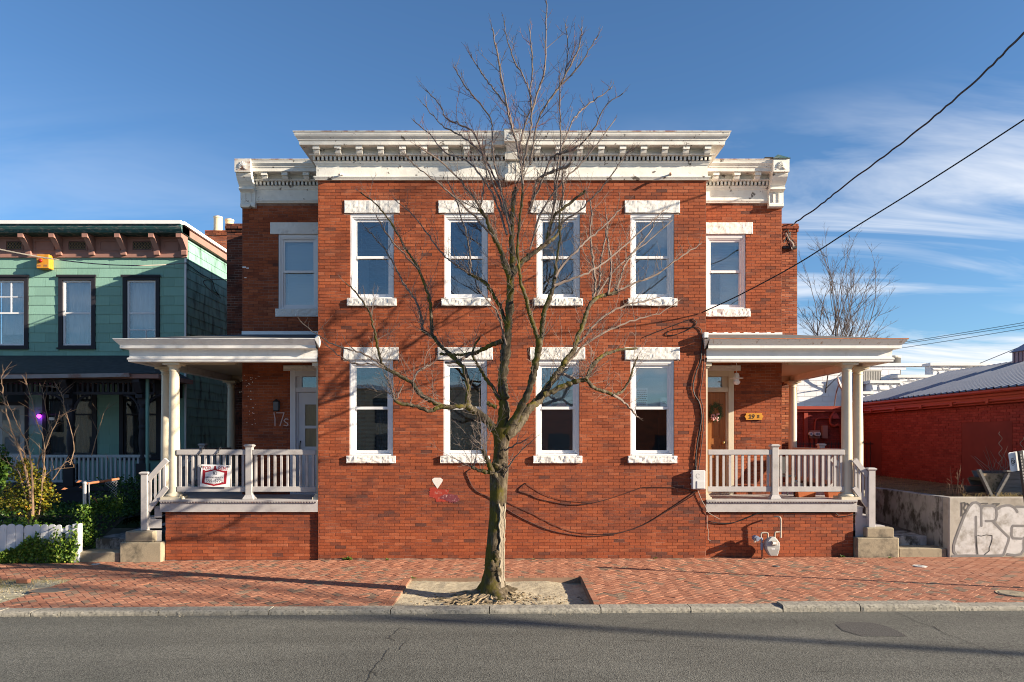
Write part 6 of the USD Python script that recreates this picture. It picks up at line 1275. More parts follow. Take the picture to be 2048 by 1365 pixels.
# fittings on the green house
p = P(90, 525, YG - .12); t = thing('alarm_box', 'yellow alarm box with a red lamp on the green house between the first windows', 'alarm', p)
mb = MB(); mb.cbox(p[0] - .18, p[0] + .18, YG - .22, YG - .006, p[2] - .20, p[2] + .20, .012)
al = obj('box_body', mb, 'alarm_yellow', t); mb = MB()
for a in (-.10, .08):
    for c in (-.13, .09):
        for k in range(3): mb.box(p[0] + a - .05 + .0, p[0] + a + .05, YG - .224, YG - .2205, p[2] + c - .02 + k * .022, p[2] + c - .01 + k * .022)
obj('sounder_slots', mb, 'trim_mauve', al); s_ = trimesh.creation.icosphere(2, .055); mb = MB().add(s_.vertices * (1, .8, 1) + (p[0] - .05, YG - .24, p[2] + .02), s_.faces); obj('red_lamp', mb, 'alarm_red', al, smooth=True)
p = P(78, 833, YG - .10); t = thing('porch_lamp', 'glowing purple bulb on the dark porch wall beside the white door', 'lamp', p); s_ = trimesh.creation.icosphere(2, .055); obj('bulb', MB().add(s_.vertices + p, s_.faces), 'porch_bulb', t, smooth=True); mb = MB(); mb.tube([p + (0, .02, .06), p + (0, .09, .07)], .03, 8); obj('socket', mb, 'black_metal', t)
p = P(104, 845, YG - .1); t = thing('mailbox', 'black mailbox with pale letters beside the purple bulb', 'mailbox', p); mb = MB(); mb.cbox(p[0] - .13, p[0] + .13, YG - .14, YG - .01, p[2] - .28, p[2] + .06, .01); obj('box_body', mb, 'black_metal', t); mb = MB(); mb.hull([(p[0] + a, YG - .13 + b, p[2] + c) for a, c in ((-.10, .0), (.09, .02), (.07, .14), (-.06, .15)) for b in (0, .04)]); obj('letters', mb, 'sign_white', t)

# ================================================================ left yard: picket fence, chain link gate, shrubs, ivy
t = thing('picket_fence', 'white round-topped picket fence half covered in ivy at the left edge', 'fence', (-9.4, -.05, 0))
pk = [(-98, -84), (-81, -67), (-64, -50), (-47.5, -33), (-31, -17), (-16, -1.5), (0, 13), (14, 29.5), (31, 46), (48, 64), (65, 79), (81, 96), (97.6, 111.5), (112.5, 123), (130, 142)]
for a, b in pk:
    x0, x1 = (a - 1024) * .00995, (b - 1024) * .00995; w = (x1 - x0) / 2; cx = (x0 + x1) / 2; zt = P(0, 1049 + R.uniform(-1, 1.5), -.05)[2]
    sh = sbox(cx - w, zg(cx) - .02, cx + w, zt - w * .75).union(affinity.scale(Point(cx, zt - w * .75).buffer(1, 12), w, w * .75)); tl = R.gauss(0, .008); sh = affinity.skew(sh, xs=tl * 57, origin=(cx, zg(cx)))
    mb = MB(); mb.poly_xz(sh, -.05 + R.gauss(0, .004), .022); obj('picket', mb, 'fence_white', t)
mb = MB(); mb.box(-11.2, -8.72, -.049, -.01, .50, .58); mb.box(-11.2, -8.72, -.049, -.01, .08, .16); obj('fence_rail', mb, 'fence_white', t)
x0, x1 = (146.5 - 1024) * .00995, (159 - 1024) * .00995; mb = MB(); mb.cbox(x0, x1, -.10, .03, -.1, P(0, 1048, -.05)[2], .006); obj('fence_post', mb, 'fence_white', t)
t = thing('chain_link_gate', 'rusty topped chain link gate and its round steel post by the left steps', 'fence', (-8.7, .6, .2))
pb_, pt_ = P(170, 1112, .45), P(169.5, 967, .45); mb = MB(); mb.tube([(pb_[0], .45, 0), pt_], .036, 12); s_ = trimesh.creation.icosphere(2, .042); mb.add(s_.vertices + pt_, s_.faces); obj('gate_post', mb, 'galvanized', t, smooth=40)
a, b = P(173, 968, .47), P(238, 958, .9); mb = MB(); mb.tube([a, b], .026, 10); obj('top_rail', mb, 'rust_metal', t, smooth=40); mb = MB(); mb.tube([P(178, 966, .47), P(179.5, 1030, .47)], .012, 6); obj('tension_bar', mb, 'galvanized', t)
def links(mb, corner, ex, ez, n, m, keep, pitch=.058):
    for i in range(n):
        for sgn in (0, 1):
            pts = []
            for j in range(m + 1):
                q = (i + (j + sgn + i) % 2) * pitch if False else (i + ((j + sgn) % 2)) * pitch
                if keep(q, j * pitch): pts.append(corner + ex * q + ez * j * pitch + np.array([0, .003 * (-1) ** j, 0]))
                else:
                    if len(pts) > 1: mb.tube(pts, .0055, 4)
                    pts = []
            if len(pts) > 1: mb.tube(pts, .0055, 4)
mb = MB(); ex = (b - a) / np.linalg.norm(b - a); L_ = np.linalg.norm(b - a); links(mb, a, ex, np.array([0, 0, -1.0]), int(L_ / .058), 19, lambda q, h: h < 1.1 and q > (.30 + h * .62 if h < .75 else .30 + h * .6)); obj('chain_link', mb, 'galvanized', t)
mb = MB(); links(mb, P(163, 1010, .44), np.array([1.0, 0, 0]), np.array([0, 0, -1.0]), 3, 17, lambda q, h: True); obj('loose_chain_link', mb, 'galvanized', t)

def leaves(mb, pts, size, r, up=.5, tone=(0, 1)):
    for p in pts:
        n = np.array([r.gauss(0, 1), r.gauss(0, 1) - .5, r.gauss(0, 1) + up]); n /= np.linalg.norm(n); a = np.cross(n, (r.gauss(0, 1), r.gauss(0, 1), r.gauss(0, 1))); a /= np.linalg.norm(a) + 1e-9; b = np.cross(n, a); s = size * r.uniform(.6, 1.3); p = np.asarray(p)
        t = r.uniform(*tone); mb.add([p, p + a * s * .5 + b * s * .42, p + a * s + n * s * .12, p + a * s * .5 - b * s * .42], [(0, 1, 2, 3)], (t, t, t))
r = random.Random(31)
def zyl(x, y):
    return max(.06, min(.62, .10 + .34 * max(0, y - .1))) + .10 * (meshkit.fbm(np.array([[x * 1.1, y * 1.1, 0]]), 3, 9)[0] - .5)
xs, ys = np.linspace(-18, -8.62, 50), np.linspace(.0, YG, 36)
Z = np.array([[zyl(x, y) for y in ys] for x in xs])
obj('yard_ground', MB().add(*sheet(xs, ys, lambda X, Y: Z)), 'yard_soil', kind='structure', smooth=True)
mb = MB(); pts = []
for _ in range(9500):
    x, y = -8.70 - 6.5 * r.random() ** 1.1, .05 + 5.0 * r.random() ** 1.25; hump = .16 * meshkit.fbm(np.array([[x * 1.6, y * 1.6, 3.3]]), 3, 2)[0]
    pts.append((x, y, zyl(x, y) + hump * r.random() + .02))
leaves(mb, pts, .068, r, .8, (.05, .75))
pts = []
for _ in range(4300):                                             # over the fence and its foot
    x = r.uniform(-11.0, -8.6); k = (x + 11.0) / 2.4; top = .30 + .15 * math.sin(x * 5.1) + .05 * math.sin(x * 13) + (.5 if x > -9.15 else .22 if x > -9.45 else 0) * r.random()
    z = zg(x) + top * r.random() ** .8; pts.append((x, -.11 - .05 * r.random() - .10 * max(0, .2 - z), z))
for _ in range(700):
    x = r.uniform(-11.0, -8.7); pts.append((x, .05 + r.random() * .2, .45 + .2 * r.random() + .1 * math.sin(x * 3)))
leaves(mb, pts, .058, r, .3, (.35, 1.0))
pts = []
for _ in range(1500):                                             # up the gate post
    h = r.random(); x = P(176, 1000, .45)[0] + r.gauss(0, .07 + .05 * (1 - h)); pts.append((x, .40 + r.gauss(0, .06), .05 + h * .95))
leaves(mb, pts, .055, r, .3, (.15, .95))
pts = [P(r.gauss(236, 6), r.uniform(985, 1012), .9) for _ in range(90)] + [P(r.uniform(180, 245), r.gauss(1012, 8), 1.2) for _ in range(700)]
leaves(mb, pts, .055, r, .3, (.25, .95))
pts = [(r.uniform(-9.9, -8.55), r.uniform(2.0, 4.4), .45 + 1.0 * r.random() ** 1.6) for _ in range(2600)]
leaves(mb, pts, .07, r, .3, (.0, .45))
obj('ivy', mb, 'ivy_leaf', kind='stuff', label='dark green ivy covering the left yard, fence foot and gate post', cat='ivy')
t = thing('yellow_shrub', 'leafy yellow-green shrub behind the picket fence', 'shrub', (-9.75, .9, .4)); mb = MB(); st = MB()
cl = [(62, 975, .30), (45, 950, .22), (78, 955, .20), (30, 990, .26), (60, 1010, .28), (95, 1000, .22), (85, 980, .2), (15, 1005, .25), (50, 930, .14)]; pts = []
for u, v, rad in cl:
    c = P(u, v, .9 + r.gauss(0, .15)); b = P(62 + (u - 62) * .3, 1048, .9); st.tube(smooth_path([b, (b + c) / 2 + (0, 0, .05), c]), .012, 5)
    for _ in range(int(1500 * rad)):
        d = np.array([r.gauss(0, 1), r.gauss(0, 1), r.gauss(0, 1)]); d /= np.linalg.norm(d); q = c + d * rad * r.random() ** .45 * (1.25, 1, 1)
        if meshkit.noise(q[None] * 7, 3)[0] > .33: pts.append(q)
leaves(mb, pts, .058, r, .5, (.1, 1)); obj('foliage', mb, 'shrub_leaf', t); obj('stems', st, 'shrub_stem', t)
t = thing('evergreen_shrub', 'dense dark green shrub at the left edge of the picture', 'shrub', (-10.6, 1.8, .5)); mb = MB(); pts = []
for _ in range(1700):
    d = np.array([r.gauss(0, 1), r.gauss(0, 1), r.gauss(0, 1)]); d /= np.linalg.norm(d); pts.append(P(-18, 935, 1.8) + d * np.array([.40, .45, .55]) * r.random() ** .35)
leaves(mb, pts, .085, r, .9, (.2, .8)); obj('foliage', mb, 'ivy_leaf', t); mb = MB(); b = P(-18, 935, 1.8); mb.tube([(b[0], 1.8, .3), b], .04, 6); obj('stems', mb, 'shrub_stem', t)
t = thing('bare_shrub', 'tall leafless shrub with forked tan stems before the dark porch', 'shrub', (-10.2, .8, .4)); mb = MB(); tw = MB()
shr = [([(65, 1030), (55, 960), (40, 905), (22, 860), (8, 800), (3, 760), (8, 740)], 12), ([(68, 1030), (62, 970), (52, 915), (38, 895), (25, 875), (0, 855)], 12), ([(72, 1032), (70, 970), (78, 920), (92, 890), (100, 860), (92, 820), (84, 780)], 9), ([(66, 1030), (64, 950), (60, 910), (50, 880), (35, 850), (22, 820), (5, 790)], 9), ([(75, 1030), (88, 950), (85, 915), (95, 870), (110, 852)], 8), ([(60, 1032), (40, 950), (20, 930), (0, 915)], 7), ([(140, 930), (148, 890), (135, 840), (126, 800), (118, 780), (108, 775)], 4), ([(78, 1030), (90, 900), (75, 850), (62, 800), (52, 762)], 5), ([(88, 905), (110, 850), (120, 830)], 4), ([(75, 960), (110, 940), (148, 935)], 4), ([(183, 912), (200, 850), (215, 810)], 3), ([(105, 960), (130, 925), (145, 930)], 4)]
for pl_, w in shr:
    y0 = .8 + r.gauss(0, .2); q = smooth_path([P(u, v, y0 + .05 * k) for k, (u, v) in enumerate(pl_)], 4); n = len(q); q[1:] += np.array([[r.gauss(0, .008) for _ in range(3)] for _ in range(n - 1)]); rad = np.linspace(w * .0052 * .45 + .002, .0035, n); mb.tube(q, rad, 6)
    for k in range(3, n):
        for _ in range(2 if k > n * .35 else 1):
            if r.random() < .62:
                d = q[min(k, n - 1)] - q[k - 1]; d /= np.linalg.norm(d) + 1e-9; d = d * .5 + np.array([r.gauss(0, .6), r.gauss(0, .4), r.uniform(.0, .7)]); L2 = r.uniform(.08, .38); tw.tube([q[k], q[k] + d * L2 * .5 + (r.gauss(0, .01), 0, .01), q[k] + d * L2], (.0042, .0032, .0016), 4)
obj('stems', mb, 'shrub_stem', t, smooth=40); obj('twigs', tw, 'shrub_stem', t)
mb = MB()
for u, v, du, dv in ((152, 966, 12, -4), (158, 975, 10, 3), (186, 997, 8, 4), (190, 1000, 6, 8), (122, 980, 14, -3), (210, 905, 12, 25)): a, b = P(u, v, .7), P(u + du, v + dv, .75); mb.hull([a, b, (a + b) / 2 + (0, -.01, .03), (a + b) / 2 + (0, .01, -.015)])
obj('dead_leaves', mb, 'rust_metal', kind='stuff')

# ================================================================ the street tree
YT = -2.97
tree = thing('street_tree', 'bare forked street tree with mossy trunk in a sand pit before the brick front', 'tree', (-.27, YT, zg(-.27, YT)))
tr = random.Random(77)
def limb3(pts, dy0, dy1, sub=5):
    n = len(pts); p = [P(u, v, YT + dy0 + (dy1 - dy0) * k / max(1, n - 1)) for k, (u, v, w) in enumerate(pts)]; rad = [w / 2 * (D0 + YT + dy0) / FPX for u, v, w in pts]
    q = smooth_path(p, sub); s = np.linspace(0, n - 1, len(q)); return q, np.interp(s, range(n), rad)
trunk = [(990, 1192, 74), (988, 1184, 62), (986, 1172, 50), (988, 1150, 42), (990, 1110, 38), (993, 1060, 34), (996, 1010, 33), (998, 965, 36), (999, 945, 38), (1001, 920, 30), (1002, 895, 30), (1004, 872, 35), (1005, 856, 42)]
q, rad = limb3(trunk, 0, 0, 8)
def bumpy_tube(q, rad, sides, amp, seed, freq=7.0, flare=False):
    mb = MB().tube(q, rad, sides); v, f, _ = mb.arrays(); k = np.repeat(np.arange(len(q)), sides); c = q[k]; d = v - c; L = np.linalg.norm(d, axis=1, keepdims=True) + 1e-9
    n = meshkit.fbm(v * (freq, freq, freq * .45), 4, seed) - .5; sc = 1 + amp * n[:, None] * 2
    if flare: a = np.arctan2(d[:, 1], d[:, 0]); low = np.clip((.30 - (v[:, 2] - q[0][2])) / .30, 0, 1) ** 1.6; sc = sc + (low * (.25 * np.sin(a * 5 + 1) + .25 * np.sin(a * 3) + .15))[:, None]
    return MB().add(c + d * sc, f)
obj('trunk', bumpy_tube(q, rad, 26, .17, 4, 6.0, True), 'trunk_bark', tree, smooth=50)
# healed wound: bare wood strip with pale bark lips down the right of the trunk
strip = [(1003, 1166), (1003, 1140), (1004, 1110), (1004, 1080), (1005, 1050), (1006, 1025), (1006, 1008)]
def on_trunk(u, v, out):
    k = np.interp(v, [t_[1] for t_ in trunk[::-1]], range(len(trunk))[::-1]); cu = np.interp(v, [t_[1] for t_ in trunk[::-1]], [t_[0] for t_ in trunk[::-1]]); w = np.interp(v, [t_[1] for t_ in trunk[::-1]], [t_[2] for t_ in trunk[::-1]]) / 2
    s_ = np.clip((u - cu) / w, -.93, .93); Rr = w * (D0 + YT) / FPX; y = YT - Rr * math.sqrt(1 - s_ * s_) - out; return np.array([(cu + s_ * w - 1024) * (D0 + YT) / FPX, y, P(u, v, YT)[2]])
mb = MB(); prev = None
for v in np.linspace(1172, 1012, 44):
    wob = 1.2 * math.sin(v * .13) + .8 * math.sin(v * .31); row = [on_trunk(1001 + wob * .6 + (1009 - 1001) * k / 4 + (6 if v > 1155 else 0) * (k / 4) * (v - 1155) / 20, v, .012 + .006 * math.sin(k * 2.2 + v)) for k in range(5)]
    if prev is not None:
        for k in range(4): mb.quad(prev[k], prev[k + 1], row[k + 1], row[k])
    prev = row
obj('bare_wood', mb, 'bare_wood', tree)
for du, w in ((0, .016), (9.0, .017)): mb = MB(); mb.tube([on_trunk(1000 + du + 1.3 * math.sin(v * .13 + du) + .9 * math.sin(v * .31), v, .012) for v in np.linspace(1160, 1006, 40)], [w * (.6 + .5 * abs(math.sin(v * .11 + du))) for v in np.linspace(1160, 1006, 40)], 7); obj('bark_lip', mb, 'bark_lip', tree, smooth=60)
for (u, v, sx, sz) in ((1000, 938, .13, .09), (992, 936, .08, .06), (1008, 934, .08, .06), (986, 1128, .10, .11), (994, 1110, .08, .10), (1004, 905, .08, .12), (996, 1140, .07, .08)):
    s_ = trimesh.creation.icosphere(3, 1.0); vv = s_.vertices * (sx, .075, sz); n = meshkit.fbm(vv * 16 + u, 4, 3) - .5; vv = vv * (1 + n[:, None] * 1.1) + on_trunk(u, v, -.045); obj('burl', MB().add(vv, s_.faces), 'trunk_bark', tree, smooth=60)
mb = MB(); rr = random.Random(19)                                  # surface roots
for k in range(34):
    a = rr.gauss(-1.9, 1.1); l = rr.uniform(.25, .85) * (1.15 if math.cos(a) < .2 else .8); b = np.array([-.27 + .15 * math.cos(a), YT + .13 * math.sin(a)]); pts = []
    for s_ in np.linspace(0, 1, 7):
        x, y = b + np.array([math.cos(a), math.sin(a) * .62]) * l * s_ + np.array([rr.gauss(0, .035), rr.gauss(0, .03)]) * (s_ > 0); y = max(y, -3.60); x = min(max(x, -1.7), 1.1); pts.append((x, y, float(zpit(np.array([x]), np.array([y]))[0]) + .028 * (1 - s_) + .004 + rr.uniform(0, .022)))
    mb.tube(smooth_path(pts, 3), np.linspace(rr.uniform(.02, .038), .007, 19), 6)
obj('roots', mb, 'root_wood', tree, smooth=50)
mb = MB()
for _ in range(900):
    a = rr.uniform(0, 6.28); d = abs(rr.gauss(.35, .28)); x, y = -.27 + math.cos(a) * d * 1.5, YT - .15 + math.sin(a) * d * .7; x, y = min(max(x, -1.7), 1.1), min(max(y, -3.62), -1.85); z = float(zpit(np.array([x]), np.array([y]))[0]); s_ = rr.uniform(.006, .024); mb.hull([(x + rr.uniform(-s_, s_) * 1.6, y + rr.uniform(-s_, s_), z + rr.uniform(-.2, 1) * s_) for _ in range(7)])
for _ in range(900):
    x, y = rr.uniform(-1.7, 1.15), rr.uniform(-3.66, -1.8); z = float(zpit(np.array([x]), np.array([y]))[0]); s_ = rr.uniform(.002, .008); mb.hull([(x + rr.uniform(-s_, s_) * 1.6, y + rr.uniform(-s_, s_), z + rr.uniform(-.2, 1) * s_) for _ in range(5)])
for _ in range(70):
    x, y = rr.gauss(-.55, .30), rr.gauss(-3.32, .10); x, y = min(max(x, -1.3), .6), min(max(y, -3.58), -3.05); z = float(zpit(np.array([x]), np.array([y]))[0]); s_ = rr.uniform(.02, .055); mb.hull([(x + rr.uniform(-s_, s_) * 1.8, y + rr.uniform(-s_, s_), z + rr.uniform(-.3, .8) * s_) for _ in range(9)])
obj('bark_litter', mb, 'root_wood', kind='stuff', label='bark chips and clods scattered around the trunk foot', cat='litter')

LIMBS = [  # pixel polylines with widths; start and end drift in depth
 ([(1004, 876, 24), (980, 850, 18), (959, 829, 15), (945, 820, 14), (934, 813, 13), (919, 814, 10), (886, 814, 9), (872, 818, 8), (859, 823, 8), (840, 816, 7), (829, 812, 7), (805, 808, 6), (789, 801, 7)], 0, -.6),
 ([(789, 801, 5), (787, 790, 4), (781, 775, 4), (776, 760, 3), (768, 748, 2)], -.6, -.7), ([(790, 800, 4), (800, 785, 3), (806, 770, 3)], -.6, -.5),
 ([(886, 814, 9), (870, 806, 9), (844, 792, 9), (834, 780, 8), (824, 767, 8), (804, 754, 7), (784, 744, 7), (767, 734, 6), (760, 712, 5), (754, 685, 5), (748, 660, 4), (742, 635, 4), (732, 612, 3), (709, 582, 3), (690, 565, 2)], -.3, -1.0),
 ([(767, 734, 4), (745, 718, 4), (720, 706, 3), (700, 700, 3), (670, 690, 3), (640, 674, 2), (600, 642, 2)], -.7, -1.2), ([(770, 738, 4), (740, 728, 3), (715, 730, 3), (690, 718, 2), (650, 690, 2)], -.7, -.9), ([(824, 767, 4), (835, 745, 4), (850, 735, 4), (862, 728, 3)], -.5, -.2),
 ([(936, 812, 12), (936, 795, 11), (937, 779, 10), (932, 750, 10), (926, 734, 9), (909, 719, 9), (897, 706, 8), (884, 695, 8), (869, 677, 8), (855, 668, 7), (844, 660, 6)], -.1, .5),
 ([(844, 660, 5), (845, 640, 5), (838, 620, 4), (831, 602, 4), (818, 582, 4), (806, 565, 4), (796, 545, 3), (786, 525, 3), (770, 500, 3), (752, 478, 2), (730, 455, 2)], .5, .9),
 ([(864, 672, 7), (863, 640, 7), (860, 605, 6), (855, 585, 6), (849, 568, 6), (837, 537, 5), (824, 516, 5), (814, 502, 4), (788, 455, 4), (770, 430, 3), (748, 405, 3), (720, 385, 2)], .4, .7), ([(838, 540, 4), (800, 500, 3), (775, 470, 3), (752, 430, 2)], .5, .2),
 ([(1004, 862, 30), (1007, 835, 24), (1008, 800, 21), (1006, 775, 20), (1005, 757, 19), (1009, 725, 19), (1012, 698, 18), (1016, 660, 17), (1019, 626, 16), (1020, 590, 15), (1021, 560, 15), (1024, 535, 14), (1026, 515, 12), (1024, 485, 11), (1024, 460, 10), (1025, 430, 10), (1027, 400, 9), (1030, 375, 8)], .03, .25),
 ([(1020, 560, 13), (1010, 530, 11), (1003, 505, 9), (995, 488, 9), (987, 474, 8), (980, 455, 8), (973, 437, 7), (965, 426, 7), (957, 419, 7)], .1, -.3), ([(957, 419, 4), (964, 400, 4), (967, 378, 4), (972, 355, 3), (972, 322, 3)], -.3, -.4),
 ([(1020, 552, 12), (1037, 535, 11), (1047, 522, 10), (1058, 514, 10), (1072, 503, 9), (1084, 493, 9), (1098, 484, 7), (1112, 474, 6), (1122, 455, 5), (1126, 430, 4)], .1, 1.1), ([(1094, 488, 8), (1098, 463, 7), (1101, 450, 7), (1105, 439, 7), (1113, 428, 6), (1123, 420, 6), (1145, 402, 5), (1166, 386, 5), (1170, 384, 5)], .4, .5), ([(1123, 420, 4), (1125, 400, 4), (1126, 380, 4), (1125, 334, 3)], .5, .5), ([(1060, 420, 3), (1070, 380, 5), (1079, 357, 6), (1100, 346, 6), (1120, 338, 6), (1137, 331, 6), (1142, 324, 4)], .3, .1),
 ([(1012, 868, 26), (1030, 840, 17), (1042, 815, 15), (1055, 789, 14), (1064, 760, 14), (1070, 734, 14), (1075, 712, 13), (1077, 696, 13), (1080, 680, 13)], -.05, -.3),
 ([(1079, 690, 10), (1074, 672, 10), (1067, 652, 9), (1061, 632, 9), (1056, 612, 8), (1051, 595, 8), (1043, 570, 7), (1038, 545, 6), (1036, 520, 6), (1035, 490, 6), (1038, 460, 5), (1040, 430, 5), (1044, 400, 5), (1046, 370, 4), (1043, 340, 4)], -.3, -.5),
 ([(1080, 690, 10), (1084, 668, 10), (1086, 640, 10), (1090, 622, 10), (1096, 605, 10), (1102, 588, 9), (1107, 570, 8), (1111, 552, 7), (1113, 520, 5), (1120, 480, 4), (1118, 440, 4), (1122, 400, 3)], -.3, -.1),
 ([(1110, 555, 6), (1130, 525, 5), (1150, 505, 4), (1175, 480, 4), (1210, 450, 3), (1240, 420, 3)], -.2, 1.0), ([(1107, 572, 6), (1140, 560, 5), (1175, 545, 4), (1210, 525, 4), (1250, 490, 3), (1290, 455, 3), (1330, 420, 2)], -.25, 1.3),
 ([(1010, 872, 28), (1030, 858, 22), (1042, 842, 20), (1055, 822, 19), (1070, 806, 17), (1085, 791, 16), (1100, 768, 14), (1114, 749, 13), (1125, 733, 13), (1134, 719, 12), (1149, 700, 11), (1154, 680, 11), (1167, 647, 10), (1172, 632, 10), (1177, 617, 9), (1188, 600, 9), (1198, 594, 8), (1212, 590, 8), (1234, 586, 8)], -.05, 1.5),
 ([(1186, 602, 6), (1190, 570, 6), (1187, 530, 5), (1183, 500, 5), (1180, 465, 4), (1184, 430, 4), (1180, 400, 3)], 1.3, 1.5), ([(1194, 595, 5), (1199, 560, 5), (1200, 530, 4), (1206, 500, 4), (1215, 460, 3), (1212, 430, 3)], 1.35, 1.8), ([(1216, 590, 5), (1220, 560, 5), (1222, 530, 4), (1217, 490, 4), (1211, 460, 3)], 1.4, 1.6), ([(1230, 586, 5), (1240, 560, 4), (1250, 530, 4), (1275, 495, 3), (1300, 465, 3), (1310, 440, 2)], 1.5, 2.0),
 ([(1234, 582, 5), (1270, 566, 4), (1308, 552, 4), (1349, 523, 3), (1375, 505, 3), (1402, 488, 2)], 1.5, 2.1), ([(1155, 690, 5), (1200, 640, 4), (1240, 615, 4), (1280, 605, 3), (1320, 595, 2)], 1.1, 1.9), ([(1120, 742, 5), (1170, 690, 4), (1220, 660, 4), (1270, 640, 3), (1320, 625, 2), (1360, 600, 2)], .7, 1.7),
 ([(1088, 790, 11), (1105, 784, 11), (1119, 777, 11), (1134, 770, 10), (1149, 764, 10), (1163, 761, 9), (1174, 759, 9)], .2, .3), ([(1172, 760, 8), (1177, 748, 8), (1184, 734, 8), (1190, 726, 8), (1197, 719, 8), (1206, 712, 7), (1217, 707, 7), (1230, 702, 6), (1247, 699, 6), (1274, 697, 5)], .25, 1.2), ([(1172, 759, 8), (1180, 768, 7), (1189, 777, 7), (1200, 781, 7), (1212, 784, 7), (1226, 790, 7), (1238, 786, 5), (1247, 779, 5), (1259, 760, 4), (1267, 735, 4), (1275, 715, 3)], .3, 1.0), ([(1226, 790, 5), (1240, 799, 5), (1252, 809, 4), (1264, 822, 4), (1276, 834, 3)], .6, .9), ([(1114, 749, 5), (1130, 750, 6), (1150, 760, 7)], .35, .3),
 ([(996, 955, 12), (986, 945, 11), (981, 934, 10), (976, 922, 9), (971, 911, 8), (966, 901, 8)], -.1, -.35), ([(984, 946, 9), (973, 944, 8), (963, 943, 7), (953, 940, 6), (943, 935, 7)], -.15, -.4),
 ([(1004, 682, 10), (994, 686, 9), (984, 690, 9), (964, 700, 8), (950, 706, 8), (940, 708, 7), (920, 710, 6), (900, 711, 6), (881, 709, 5)], .05, .5), ([(942, 707, 6), (925, 718, 6), (910, 724, 5), (890, 726, 4)], .25, .1),
 ([(1000, 800, 8), (985, 775, 7), (971, 757, 7), (964, 744, 6), (958, 734, 6), (950, 720, 5), (945, 710, 5), (950, 690, 4), (960, 675, 3)], 0, .25), ([(1014, 650, 9), (1006, 630, 8), (999, 612, 8), (990, 596, 7), (980, 578, 7), (970, 566, 7), (958, 559, 6), (947, 553, 6), (937, 548, 6)], .1, .55), ([(940, 548, 4), (941, 515, 4), (937, 490, 4), (930, 460, 4), (922, 435, 3), (912, 400, 3), (895, 360, 2)], .5, .6), ([(937, 548, 4), (915, 532, 4), (895, 518, 3), (870, 490, 3), (850, 462, 3), (825, 430, 2), (790, 400, 2)], .5, .9),
 ([(1012, 690, 5), (1000, 640, 4), (985, 612, 3), (965, 590, 2)], .05, -.6), ([(1003, 905, 4), (1030, 890, 3), (1054, 878, 2)], -.05, -.5), ([(1006, 960, 3), (1020, 930, 3), (1040, 905, 2), (1065, 882, 2)], -.1, -.5), ([(993, 815, 9), (980, 810, 8), (977, 806, 8)], -.05, -.1),
 # upright shoots of the crown
 ([(1043, 345, 5), (1052, 300, 5), (1062, 258, 4), (1064, 223, 4), (1078, 176, 4), (1089, 141, 4), (1091, 90, 3), (1092, 47, 3), (1092, 0, 2)], -.4, -.5), ([(1060, 330, 5), (1071, 258, 4), (1085, 223, 4), (1100, 198, 4), (1117, 176, 4), (1136, 140, 4), (1155, 105, 3), (1161, 80, 3), (1164, 54, 2)], .3, .5), ([(1117, 176, 3), (1155, 136, 3), (1178, 101, 2), (1197, 70, 2)], .4, .2), ([(1064, 222, 4), (1061, 195, 4), (1054, 169, 3), (1040, 142, 3), (1026, 117, 3), (1014, 77, 2), (1008, 42, 2)], -.4, -.2), ([(1046, 370, 5), (1038, 310, 4), (1028, 270, 4), (1020, 240, 4), (1014, 211, 4), (1003, 159, 4), (993, 101, 3), (984, 56, 2)], -.5, -.6),
 ([(1022, 470, 5), (1010, 420, 5), (1000, 370, 4), (988, 320, 4), (984, 270, 3), (982, 240, 3), (953, 199, 3), (930, 173, 3), (917, 150, 2), (908, 134, 2)], .1, .5), ([(1028, 270, 4), (1014, 216, 3), (986, 178, 3), (967, 152, 3), (950, 125, 2), (939, 108, 2)], -.4, .0), ([(1024, 450, 5), (1000, 380, 4), (967, 312, 4), (945, 290, 4), (923, 272, 3), (892, 258, 3), (881, 248, 2), (846, 209, 2)], .2, .8), ([(1010, 430, 5), (980, 350, 4), (949, 270, 4), (920, 250, 3), (892, 237, 3), (881, 211, 2), (850, 180, 2)], .2, .3),
 ([(1045, 400, 5), (1044, 340, 4), (1040, 290, 4), (1052, 244, 3), (1061, 218, 3)], .2, .1), ([(1060, 420, 5), (1080, 370, 4), (1103, 316, 4), (1130, 306, 4), (1155, 295, 4), (1172, 278, 3), (1188, 258, 3), (1211, 213, 2), (1246, 187, 2)], .3, -.2), ([(1105, 439, 4), (1110, 370, 4), (1120, 305, 4), (1132, 275, 3), (1143, 246, 3), (1158, 226, 3), (1174, 211, 3), (1209, 187, 2), (1225, 173, 2)], .5, .9), ([(1096, 470, 4), (1110, 400, 4), (1122, 305, 3), (1120, 234, 3), (1120, 164, 2), (1118, 141, 2)], .4, .2), ([(1063, 210, 3), (1060, 187, 3), (1065, 141, 3), (1063, 98, 2), (1058, 56, 2)], -.35, -.6), ([(1130, 148, 3), (1136, 101, 2), (1131, 49, 2)], .42, .6), ([(1014, 470, 5), (990, 400, 4), (960, 350, 4), (930, 320, 3), (890, 305, 3), (860, 270, 2), (826, 240, 2)], .1, 1.0), ([(1060, 500, 4), (1085, 420, 4), (1130, 360, 3), (1170, 320, 3), (1200, 280, 2), (1230, 240, 2)], .3, 1.0),
 ([(1022, 545, 5), (990, 470, 4), (950, 400, 4), (905, 345, 3), (870, 315, 3), (830, 290, 2)], .1, -.6), ([(987, 474, 4), (955, 440, 4), (920, 405, 3), (880, 370, 3), (840, 340, 2), (810, 310, 2)], -.2, -.7), ([(1084, 493, 4), (1120, 450, 4), (1160, 420, 3), (1200, 380, 3), (1230, 340, 2), (1260, 300, 2)], .4, .1), ([(1177, 617, 4), (1215, 560, 3), (1250, 520, 3), (1300, 480, 2), (1345, 440, 2)], 1.2, 2.2)]
TW = MB(); TWR = MB()
